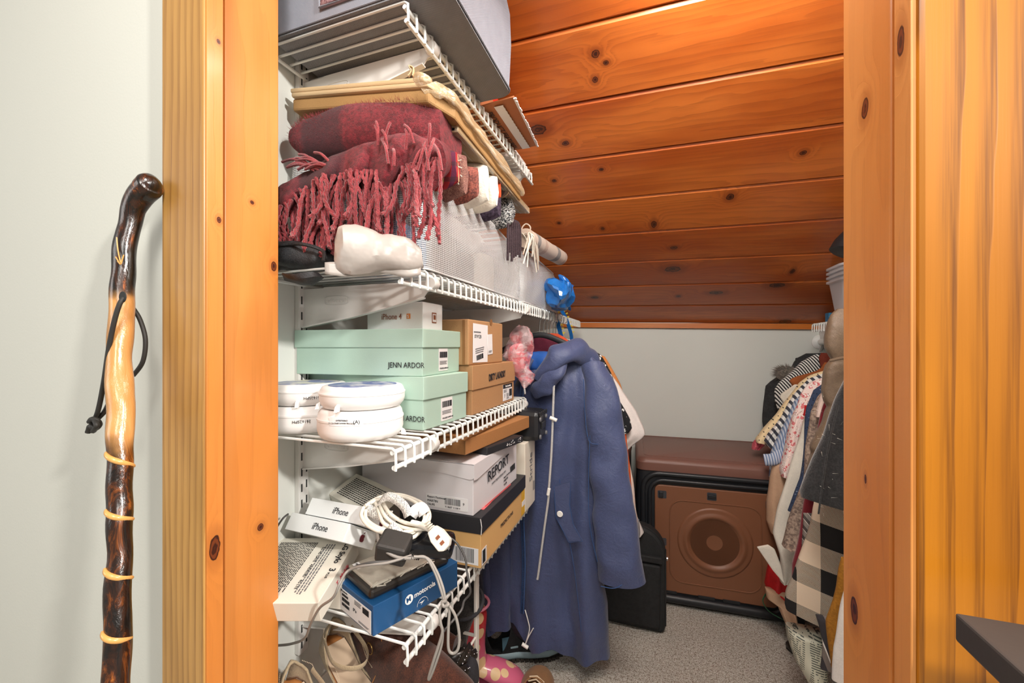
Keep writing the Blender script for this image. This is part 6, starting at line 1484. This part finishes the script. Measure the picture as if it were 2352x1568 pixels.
garment('dress', 'bright red garment end sticking out below the cream blouse', 'dress', 1.68, [(1300, 1768, 1830), (1330, 1762, 1830), (1350, 1758, 1820), (1368, 1790, 1812)], 'bright_red', 0.06, 3, 25)
garment('robe', 'soft beige garment end low beneath the red one', 'dress', 1.66, [(1352, 1756, 1815), (1375, 1762, 1820), (1390, 1786, 1825), (1430, 1800, 1828)], 'nude', 0.05, 3, 26)
garment('blouse', 'bright red blouse glimpsed between cream and navy ones', 'shirt', 1.585, [(930, 1850, 1870), (955, 1846, 1866)], 'bright_red', 0.02, 2, 27)
garment('blouse', 'navy paisley blouse next to the beige tweed one', 'shirt', 1.55, [(885, 1890), (900, 1868), (940, 1855), (1000, 1847), (1060, 1842), (1120, 1836), (1180, 1818), (1200, 1812)], 'navy_paisley', 0.05, 3, 28)
garment('cardigan', 'beige tweed cardigan with a ragged lower edge', 'sweater', 1.51, [(895, 1895), (910, 1880), (960, 1862), (1040, 1852), (1120, 1845), (1180, 1828), (1230, 1808), (1256, 1797, 1835)], 'tweed_beige', 0.05, 4, 29, curl=0.008)
garment('shirt', 'peach shirt strip behind the tan puffer coat', 'shirt', 1.47, [(900, 1892, 1915), (940, 1880, 1910), (960, 1876, 1895)], 'peach_white', 0.03, 2, 30)
garment('dress', 'dark red velvet dress hanging beside the charcoal coat', 'dress', 1.44, [(905, 1910), (930, 1896), (1000, 1875), (1080, 1858), (1150, 1846), (1250, 1833), (1330, 1818), (1362, 1818, 1840)], 'dark_red', 0.05, 4, 31)
# tan puffer: stacked padded sections
t = thing('puffer_coat', 'tan quilted puffer coat hanging nearest the door jamb on the right', 'coat', at(1920, 900, Y=1.33))
secs = [((1918, 712), (1908, 790), 0.05), ((1900, 745), (1898, 832), 0.06), ((1896, 852), (1886, 960), 0.06), ((1885, 975), (1868, 1060), 0.05), ((1870, 1040), (1862, 1110), 0.045)]
rows = [(700, 1924), (712, 1912), (740, 1903), (775, 1898), (800, 1898), (822, 1908), (830, 1912), (838, 1898), (860, 1890), (900, 1888), (930, 1894), (945, 1902), (958, 1896), (985, 1890), (1020, 1876), (1045, 1866), (1060, 1872), (1080, 1866), (1120, 1856), (1145, 1856)]
cloth_loft(RB(rows, 1.35), 0.09, 3, 0.2, 32, n=70, m=60, Y=1.35, curl=0.010).build('body', 'puffer_tan', t, smooth=True)
for i, py in enumerate((828, 948, 1056)):
    a = at(1906, py, Y=1.295); MB().tube(cat([a, a+Vector((0.05, -0.006, 0.01)), a+Vector((0.12, 0, -0.01))], 5), 0.0035, 6).build('quilt_seam', 'puffer_tan', t)
t = garment('coat', 'charcoal wool coat with its lower corner swinging left', 'coat', 1.17, [(850, 1945), (900, 1930), (960, 1914), (1020, 1892), (1080, 1868), (1130, 1850), (1165, 1838), (1180, 1840)], 'wool_charcoal', 0.07, 3, 33, amp=0.15, hem=lambda u: -0.05*(u+1))
MB().tube(cat([at(1925, 930, Y=1.125), at(1900, 1040, Y=1.125), at(1880, 1180, Y=1.125)], 6), 0.002, 6).build('edge_seam', 'wool_charcoal', t)
hair = MB()
for i in range(30):
    p = at(rr.uniform(1870, 1932), rr.uniform(900, 1190), Y=1.128); d_ = Vector((rr.uniform(-1, 1), 0, rr.uniform(-1, 1))).normalized()*rr.uniform(0.004, 0.016); s_ = Vector((0.0003, 0, 0.0003)); hair.add([p-s_, p+s_, p+d_+Vector((0, -0.003, 0))], [(0, 1, 2)])
o = hair.build('lint', 'string_white', t); o['kind'] = 'stuff'
garment('shirt', 'grey tartan shirt edge between dark red dress and buffalo check', 'shirt', 1.36, [(1180, 1848, 1880), (1200, 1848, 1880), (1280, 1840, 1880), (1360, 1815, 1860), (1392, 1808, 1840)], 'grey_plaid', 0.03, 3, 34)
garment('flannel_shirt', 'cream and black buffalo check flannel hanging under the charcoal coat', 'shirt', 1.26, [(1180, 1870), (1210, 1864), (1260, 1850), (1320, 1836), (1380, 1822), (1420, 1806), (1450, 1803), (1465, 1806)], 'buffalo', 0.06, 3, 35, hem=lambda u: -0.06*(u+1), amp=0.18)
garment('sweater', 'mustard ribbed knit strip near the door jamb', 'sweater', 1.16, [(1330, 1934), (1400, 1922), (1460, 1908), (1495, 1900), (1530, 1904), (1545, 1915, 1934)], 'mustard', 0.05, 3, 36)
garment('dress', 'off-white skirt at the very edge of the door jamb', 'dress', 1.10, [(1380, 1945), (1450, 1932), (1520, 1922), (1565, 1915), (1640, 1912)], 'white_cloth', 0.04, 3, 37)
garment('skirt', 'dark tartan skirt with thin white lines at the bottom right of the closet', 'dress', 1.22, [(1470, 1872), (1500, 1880), (1540, 1886), (1600, 1880)], 'dark_plaid', 0.04, 3, 38)
# newspaper bag on the floor
g = G('newsprint'); X = g.xyz(); r1 = g.math('FRACT', g.math('MULTIPLY_ADD', X[2], 170, g.math('MULTIPLY', X[0], 40))); wd = g.noise(160, g.map((1, 1, 0.2)), 1)
cm = g.math('MULTIPLY', g.math('MULTIPLY', g.math('LESS_THAN', r1, 0.45), g.math('GREATER_THAN', wd, 0.45)), g.math('LESS_THAN', g.math('FRACT', g.math('MULTIPLY', X[0], 11)), 0.88))
gb = g.math('LESS_THAN', X[0], -0.058); c_ = g.mix(cm, '#cdccb8', '#565c55'); c_ = g.mix(gb, c_, '#3f7a52'); g.fin(c_, 0.6, g.noise(18), 0.4, 0.006)
t = garment('paper_bag', 'newsprint paper bag with green edge on the floor under the check flannel', 'bag', 1.30, [(1440, 1806, 1890), (1480, 1814, 1892), (1520, 1826, 1894), (1552, 1845, 1894), (1600, 1870, 1894)], 'newsprint', 0.09, 2, 39, amp=0.1)
# black shoes with green strap
M = shoe_frame((0.66, 1.62, 0.0), (-1, 0.12, 0))
t = shoe('court_shoe', 'black shoe beside the crate, under the hanging clothes on the right', M, 0.24, 0.085, [(0, 0.06), (0.15, 0.062), (0.35, 0.05), (0.6, 0.045), (0.85, 0.035), (1, 0.01)], 'black_leather', 'dark_sole', 0.012, (0.05, 0.6, 0.8))
tag(MB().tube(cat([at(1760, 1362, D=1.52), at(1752, 1380, D=1.50), at(1765, 1402, D=1.48), at(1790, 1418, D=1.46), at(1812, 1428, D=1.45)], 6), 0.0045, 8, flat=0.35).build('green_strap', plain('strap_green', '#3f7a55', 0.5), smooth=True), 'narrow green strap curving down beside the brown crate', 'strap')
# things on the right-hand shelf
g = G('clear_tub'); g.fin('#e6e6ea', 0.15, None, Alpha=0.75)
for i in range(4):
    y0 = 1.66; b0 = at(1898, 715-2, Y=1.78); z = H+0.118+0.010+i*0.0165
    t = thing('plastic_container', 'clear plastic food container nested in the stack, number %s from the bottom' % ('one', 'two', 'three', 'four')[i], 'container', (0.755, 1.80, z), 0, 'nested clear food containers')
    z = H+0.0975+i*0.0165; t.location = (0.667, 1.80, z)
    t['label'] = ['clear plastic container, lowest in the nested stack on the right shelf', 'clear plastic container, second from the bottom of the nested stack', 'clear plastic container, second from the top of the nested stack', 'clear plastic container, topmost of the nested stack on the right shelf'][i]
    m = MB().loft([rrect(-0.035, 0.075, -0.05, 0.05, 0.015, 0.0), rrect(-0.052, 0.092, -0.068, 0.068, 0.018, 0.135), rrect(-0.060, 0.100, -0.076, 0.076, 0.02, 0.138), rrect(-0.060, 0.100, -0.076, 0.076, 0.02, 0.146), rrect(-0.052, 0.092, -0.068, 0.068, 0.018, 0.146), rrect(-0.034, 0.074, -0.049, 0.049, 0.015, 0.003)])
    m.build('tub', 'clear_tub', t, local=True, smooth=30)
t = thing('blue_packet', 'small blue packet on the right-hand shelf', 'packet', (0.70, 1.99, H+0.096))
pp = at(1906, 725, Y=1.99); pp.z = H+0.1165; MB().box(pp+Vector((0.02, 0, 0)), (0.06, 0.04, 0.038)).build('packet', plain('packet_blue', '#2b7fae', 0.4, 0.2, 30), t, bevel=0.002)
lettering('lettering', '7x', 0.018, Matrix.Translation(pp+Vector((-0.004, -0.0205, -0.006))-t.location) @ Matrix.Rotation(PI/2, 4, 'X'), 'ink_white', t)
t = thing('hat', 'black felt hat edge above the plastic containers on the right', 'hat', at(1945, 560, Y=1.55))
c_ = at(1962, 582, Y=1.55); MB().lathe([(0, 0.075), (0.03, 0.073), (0.05, 0.06), (0.062, 0.03), (0.066, 0.0), (0.060, -0.004), (0.0, 0.0)], 32, c_, Matrix.Rotation(0.35, 4, 'Y')).build('crown', 'hanger_black', t, smooth=True)
tag(soft_box((0.80, 1.56, H+0.096+0.085), (0.2, 0.18, 0.17), 0.006, 12, 4).build('knit_bag', 'puffer_tan', smooth=True), 'tan cloth bundle on the right-hand shelf beneath the black hat', 'bag')

# ================================================================ WALKING STICK, DESK
g = G('stick_wood'); X = g.xyz(); tc = g.n('ShaderNodeTexCoord', out=0)
n1 = g.noise(1.0, g.map((60, 60, 14)), 5, 0.7, 1.0); zz = g.math('MULTIPLY_ADD', g.noise(30, detail=2), 0.05, X[2])
bark = g.ramp(n1, [(0.40, '#120b07'), (0.52, '#301708'), (0.61, '#6d3810'), (0.70, '#b06a24')])
bare = g.mix(g.noise(1.0, g.map((70, 70, 6)), 3), '#d9a566', '#b57a3c')
msk = g.math('MULTIPLY', g.sm(zz, ZB0, ZB0+0.03) if False else g.sm(zz, 0.30, 0.33), g.sm(zz, 0.525, 0.495))
mid_ = g.math('MULTIPLY', msk, 1.0)
c_ = g.mix(mid_, bark, bare)
top_dark = g.ramp(g.noise(1.0, g.map((90, 90, 14)), 4, 0.7, 1.0), [(0.45, '#15100d'), (0.6, '#40200f'), (0.72, '#a35a2a')])
c_ = g.mix(g.sm(zz, 0.495, 0.52), c_, top_dark)
g.fin(c_, 0.22, n1, 0.4, 0.003, Coat_Weight=0.45, Coat_Roughness=0.12)
plain('carved_wood', '#dca45c', 0.3, 0.1, 30, Coat_Weight=0.4); plain('leather_cord', '#2a2825', 0.6, 0.2, 40)
cy = lambda px, py, Y: at(px, py, Y=Y)
YT, YBt = 0.335, 0.265
def sy(py): return lerp(0.352, 0.272, min(1.2, (py-405)/1163))
ctr = [(338, 432, 30), (322, 450, 27), (306, 480, 23), (297, 520, 22), (289, 570, 23), (284, 620, 23.5), (281, 680, 24.5), (277, 760, 25), (275, 840, 25.5), (277, 930, 27), (277, 1000, 26.5), (276, 1080, 25.5), (275, 1180, 25), (274, 1280, 25), (271, 1400, 26), (268, 1500, 27), (266, 1570, 27.5), (262, 1760, 27), (256, 2050, 26)]
pts = []; rs = []
for q_ in ((356, 414, 0.003), (352, 417, 0.010), (346, 422, 0.0155)): pts.append(at(q_[0], q_[1], Y=sy(430))); rs.append(q_[2])
for (x, y, r) in ctr:
    p = at(x, y, Y=sy(y)); d_ = p.y/ray(x, y).y; pts.append(p); rs.append(r/FPX*d_*0.93)
zmax = max(p.z for p in pts); zend = 0.0
# continue to the floor
last = pts[-1]; pts[-1] = Vector((last.x, last.y, max(0.0, last.z))) 
if pts[-1].z > 0.02: pts.append(Vector((last.x-0.01, last.y-0.03, 0.0))); rs.append(rs[-1])
t = thing('walking_stick', 'varnished dark walking stick with bent knob top, leaning at the white wall', 'stick', (pts[-1].x, pts[-1].y, 0))
P = cat(pts, 6); R_ = [interp([(i/(len(rs)-1), r) for i, r in enumerate(rs)], i/(len(P)-1))[0] for i in range(len(P))]
sh = jitter(MB().tube(P, 0.02, 26, rs=R_), 0.0022, 28, 4)
so = sh.build('shaft', 'stick_wood', t, smooth=True)
zc = so.location.z; 
# rope-like carved spiral bands, following the photo's cuts
for (y0_, y1_) in ((1035, 1075), (1165, 1198), (1298, 1334), (1440, 1474)):
    f = (y0_+y1_)/2; cx = interp([(c[1], c[0], c[2]) for c in ctr], f); Yc = sy(f)
    rad = cx[1]/FPX*at(cx[0], f, Y=Yc).y/ray(cx[0], f).y
    a = at(cx[0], y0_, Y=Yc); b = at(cx[0], y1_, Y=Yc); pl = []
    for i in range(15):
        th_ = math.radians(-122+180*i/14); q = a.lerp(b, i/14); pl.append(Vector((q.x+rad*0.90*math.cos(th_), q.y+rad*0.90*math.sin(th_), q.z)))
    MB().tube(pl, 0.0035, 8, rs=[0.0035*math.sin(PI*(i+1)/16)**0.5 for i in range(15)]).build('carved_band', 'carved_wood', t, smooth=True)
for k, pl in enumerate(([(268, 545), (271, 575), (277, 603)], [(266, 590), (275, 606)], [(284, 585), (278, 606)], [(270, 600), (277, 607)])):
    MB().tube(cat([at(p[0], p[1], Y=sy(p[1])-0.0152) for p in pl], 5), 0.0008, 5).build('carved_feather', 'carved_wood', t)
def CT(pl, r=0.0028): return MB().tube(cat([at(p[0], p[1], Y=p[2]) for p in pl], 7), r, 8)
MB().lathe([(0.0, 0), (0.007, 0), (0.007, 0.001), (0, 0.001)], 16, at(283, 682, Y=0.318), Matrix.Rotation(PI/2, 4, 'X')).build('cord_hole', 'slot_dark', t)
CT([(284, 684, 0.318), (274, 700, 0.314), (262, 740, 0.312), (250, 800, 0.312), (238, 880, 0.312), (226, 940, 0.314), (216, 966, 0.316)]).build('wrist_cord', 'leather_cord', t, smooth=True)
CT([(306, 708, 0.345), (322, 735, 0.350), (334, 780, 0.352), (328, 830, 0.352), (306, 862, 0.350)]).build('wrist_cord', 'leather_cord', t, smooth=True)
CT([(250, 925, 0.330), (240, 945, 0.322), (226, 960, 0.318), (214, 972, 0.316)]).build('wrist_cord', 'leather_cord', t, smooth=True)
CT([(206, 968, 0.314), (212, 962, 0.310), (224, 966, 0.312), (228, 976, 0.316), (218, 984, 0.314), (208, 978, 0.312), (204, 988, 0.314), (202, 993, 0.314)], 0.0032).build('knot', 'leather_cord', t, smooth=True)
CT([(218, 966, 0.310), (222, 978, 0.308), (214, 990, 0.314)], 0.003).build('knot', 'leather_cord', t, smooth=True)
# dark desk top cutting into the lower right corner
plain('desk_dark', '#3b3735', 0.45, 0.15, 12, 0.15, 60)
t = thing('side_table', 'dark brown table whose corner juts into the lower right of the photo', 'table', (0.5, 0.1, 0))
zt_ = at(2192, 1405, Y=0.325).z; xc = at(2192, 1405, Y=0.325).x
MB().box2((xc, -0.35, zt_-0.017), (xc+0.75, 0.325, zt_)).build('table_top', 'desk_dark', t, bevel=0.0015)
for (x, y) in ((xc+0.45, 0.29), (xc+0.72, -0.31), (xc+0.72, 0.29)): MB().box2((x-0.018, y-0.018, 0), (x+0.018, y+0.018, zt_-0.017)).build('leg', 'desk_dark', t)
MB().box2((xc+0.03, -0.33, 0), (xc+0.066, -0.294, zt_-0.017)).build('leg', 'desk_dark', t)
# ================================================================ CABLES AND ADAPTERS ON THE LOWEST SHELF
plain('cable_white', '#e9e3d6', 0.4, 0.02); plain('cable_grey', '#8f8a84', 0.45, 0.1); plain('cable_dark', '#4b4a49', 0.4, 0.1); plain('adapter_black', '#2f2d2b', 0.55, 0.15, 60, 0.2, 300); plain('adapter_gloss', '#15161a', 0.12, 0.1)
def cab(pl, r=0.0028, D=0.72, seg=7): return MB().tube(cat([at(p[0], p[1], D=(p[2] if len(p) > 2 else D)) for p in pl], seg), r, 9)
t = thing('extension_cord', 'coiled white extension cord with paper tag and plug, on the white phone boxes', 'cord', at(910, 1200, D=0.72))
cab([(835, 1165, .74), (830, 1185, .72), (850, 1210, .70), (900, 1228, .69), (950, 1222, .70), (985, 1195, .72), (980, 1165, .74), (950, 1145, .77), (910, 1135, .78), (870, 1142, .77), (838, 1162, .74)], 0.0033).build('cable', 'cable_white', t, smooth=True)
cab([(840, 1172, .735), (842, 1192, .715), (870, 1212, .70), (915, 1222, .695), (955, 1215, .70), (975, 1190, .72), (962, 1160, .74), (925, 1140, .765), (885, 1142, .765), (850, 1155, .75)], 0.0033).build('cable', 'cable_white', t, smooth=True)
cab([(872, 1160, .745), (885, 1185, .72), (910, 1205, .71), (945, 1215, .70), (985, 1215, .69), (1000, 1222, .685)], 0.0033).build('cable', 'cable_white', t, smooth=True)
cab([(880, 1155, .745), (895, 1178, .72), (925, 1198, .71), (960, 1206, .70), (990, 1212, .69)], 0.0033).build('cable', 'cable_white', t, smooth=True)
cab([(860, 1150, .76), (870, 1175, .735), (880, 1200, .71), (905, 1215, .70), (940, 1235, .69), (965, 1220, .70), (984, 1180, .725)], 0.0033).build('cable', 'cable_white', t, smooth=True)
cab([(945, 1200, .70), (965, 1205, .695), (985, 1214, .685), (1005, 1226, .675)], 0.0052).build('plug_cable', 'cable_white', t, smooth=True)
c0 = at(1010, 1236, D=0.668); M = Mof(c0, (0.75, -0.1, -0.6), (0.5, 0.3, 0.65))
M2 = M
MB().prism([M2 @ Vector(p) for p in ((-0.020, -0.008, -0.007), (-0.006, -0.013, -0.007), (0.014, -0.013, -0.007), (0.020, -0.006, -0.007), (0.020, 0.006, -0.007), (0.014, 0.013, -0.007), (-0.006, 0.013, -0.007), (-0.020, 0.008, -0.007))], (M2.to_3x3() @ Vector((0, 0, 0.014)))).build('plug', 'cable_white', t, bevel=0.002)
fn = (M2.to_3x3() @ Vector((0, 0, 1))); tocam = (Vector((0, 0, H))-c0).normalized(); sgn_ = 1 if fn.dot(tocam) > 0 else -1
for dx in (-0.002, 0.009): MB().box((dx, 0.001, sgn_*0.0075), (0.005, 0.007, 0.001), M2).build('socket', 'copper_ink', t)
for k in range(4): MB().lathe([(0.0052-0.0004*k, -0.001), (0.0066-0.0005*k, 0), (0.0052-0.0004*k, 0.001)], 12, M2 @ Vector((-0.022-0.004*k, 0, 0)), M2.to_3x3().to_4x4() @ Matrix.Rotation(PI/2, 4, 'Y')).build('strain_relief', 'cable_white', t)
# printed tag: a curling paper ribbon
def ribbon(pl, wd, name, mat, parent, th=0.0006, wdir=(0.3, 0.5, 0.8)):
    P = cat([at(p[0], p[1], D=p[2]) for p in pl], 6); wv = Vector(wdir).normalized(); vs = []; m = MB()
    for i, p in enumerate(P):
        tg = (P[min(i+1, len(P)-1)]-P[max(i-1, 0)]).normalized(); s_ = (wv-tg*wv.dot(tg)).normalized(); vs += [p-s_*wd/2, p+s_*wd/2]
    m.add(vs, [(2*i, 2*i+1, 2*i+3, 2*i+2) for i in range(len(P)-1)]); return m.build(name, mat, parent, thick=th, smooth=True)
g = G('printed_tag'); X = g.xyz(); q = g.math('LESS_THAN', g.math('FRACT', g.math('MULTIPLY', g.math('ADD', X[0], g.math('MULTIPLY', X[2], 0.4)), 320)), 0.45); w2 = g.math('GREATER_THAN', g.noise(420, detail=1), 0.47)
g.fin(g.mix(g.math('MULTIPLY', g.math('MULTIPLY', q, w2), 0.8), '#ece9e3', '#55504d'), 0.5)
ribbon([(862, 1172, .74), (872, 1152, .735), (890, 1140, .73), (912, 1148, .72), (930, 1165, .71), (938, 1185, .70)], 0.016, 'printed_tag', 'printed_tag', t)
ribbon([(838, 1160, .75), (850, 1172, .74), (872, 1182, .735), (900, 1185, .73)], 0.018, 'printed_tag', 'printed_tag', t)
ribbon([(895, 1205, .70), (915, 1222, .69), (930, 1232, .685), (935, 1236, .683)], 0.014, 'printed_tag', 'printed_tag', t)
MB().lathe([(0, 0), (0.003, 0), (0.003, 0.0012), (0, 0.0012)], 16, at(934, 1231, D=0.678), Matrix.Rotation(PI/2, 4, 'X')).build('red_dot', 'red_ink', t)
ribbon([(945, 1185, .715), (955, 1172, .72), (968, 1168, .725), (975, 1180, .72)], 0.022, 'white_sleeve', 'sticker', t)
t = thing('power_adapter', 'square black power adapter lying in front of the white cord', 'adapter', at(905, 1255, D=0.66))
M = Mof(at(905, 1256, D=0.665), (0.93, 0.28, -0.2), (-0.3, 0.85, 0.3))
MB().box((0, 0, 0), (0.050, 0.042, 0.034), M).build('body', 'adapter_black', t, bevel=0.005)
for k in range(6): MB().lathe([(0.0042-0.0003*k, -0.0012), (0.0056-0.0003*k, 0), (0.0042-0.0003*k, 0.0012)], 12, M @ Vector((0.028+0.0032*k, -0.004, -0.006)), M.to_3x3().to_4x4() @ Matrix.Rotation(PI/2, 4, 'Y')).build('strain_relief', 'adapter_black', t)
cab([(866, 1222, .70), (872, 1250, .655), (890, 1268, .645), (915, 1280, .64), (945, 1282, .64)], 0.0026).build('cable', 'cable_grey', t, smooth=True)
t = thing('power_adapter', 'glossy black flat adapter with socket holes, right of the white plug', 'adapter', at(990, 1250, D=0.69))
M = Mof(at(990, 1250, D=0.70), (0.95, 0.25, 0.0), (-0.25, 0.85, 0.35))
MB().box((0, 0, 0), (0.080, 0.046, 0.026), M).build('body', 'adapter_gloss', t, bevel=0.009)
for (a_, b_) in ((0.020, 0.006), (0.030, 0.0), (0.022, -0.010)): MB().box((a_, b_, 0.0135), (0.004, 0.007, 0.001), M).build('socket', 'cable_dark', t)
# thin grey leads
plain('clip_blue', '#aeb9c6', 0.4)
t = thing('adapter_lead', 'grey lead running left from the adapter and down past the wall rail', 'cord', at(700, 1400, D=0.72))
cab([(945, 1275, .645), (890, 1292, .63), (840, 1298, .63), (800, 1310, .64), (780, 1340, .62), (765, 1372, .62), (735, 1395, .64), (715, 1430, .66), (700, 1465, .69), (670, 1478, .72), (636, 1482, .74), (600, 1484, .76)], 0.0021).build('cable', 'cable_grey', t, smooth=True)
cab([(948, 1278, .642), (900, 1288, .635), (850, 1292, .63), (815, 1302, .64), (795, 1318, .64)], 0.0021).build('cable', 'cable_dark', t, smooth=True)
t = thing('adapter_lead', 'looped grey lead hanging over the blue phone box and shelf edge', 'cord', at(1010, 1420, D=0.66))
cab([(950, 1278, .64), (982, 1282, .645), (1002, 1310, .635), (1016, 1345, .625), (1022, 1372, .62), (1022, 1382, .618)], 0.0022).build('cable', 'cable_grey', t, smooth=True)
cab([(946, 1282, .64), (976, 1279, .645), (998, 1312, .635), (1011, 1348, .625), (1019, 1374, .62), (1022, 1382, .618)], 0.0022).build('cable', 'cable_grey', t, smooth=True)
cab([(1022, 1382, .618), (1010, 1400, .615), (1012, 1430, .61), (1016, 1450, .61), (1008, 1480, .61), (995, 1520, .61), (985, 1555, .61), (988, 1556, .61), (1000, 1525, .612), (1014, 1480, .614), (1017, 1450, .614)], 0.0022).build('cable', 'cable_grey', t, smooth=True)
cab([(1022, 1382, .618), (1035, 1395, .615), (1048, 1420, .614), (1055, 1460, .612), (1052, 1490, .61), (1040, 1500, .61), (1030, 1488, .61), (1030, 1440, .612), (1032, 1400, .616), (1024, 1384, .618)], 0.0022).build('cable', 'cable_grey', t, smooth=True)
cab([(1022, 1382, .618), (1030, 1388, .612), (1020, 1392, .612), (1016, 1383, .614), (1026, 1379, .614)], 0.0026, seg=5).build('knot', 'cable_grey', t, smooth=True)
cab([(1017, 1452, .612), (1040, 1425, .63), (1060, 1400, .64), (1066, 1380, .66), (1080, 1362, .66), (1078, 1340, .66), (1072, 1310, .67), (1068, 1280, .68), (1050, 1248, .69), (1030, 1232, .695)], 0.0018).build('cable', 'cable_dark', t, smooth=True)
tag(cab([(636, 1210, .76), (650, 1190, .76), (662, 1180, .77)], 0.0018).build('black_cable', 'cable_dark', smooth=True), 'thin black cable behind the white phone boxes at the jamb', 'cord')
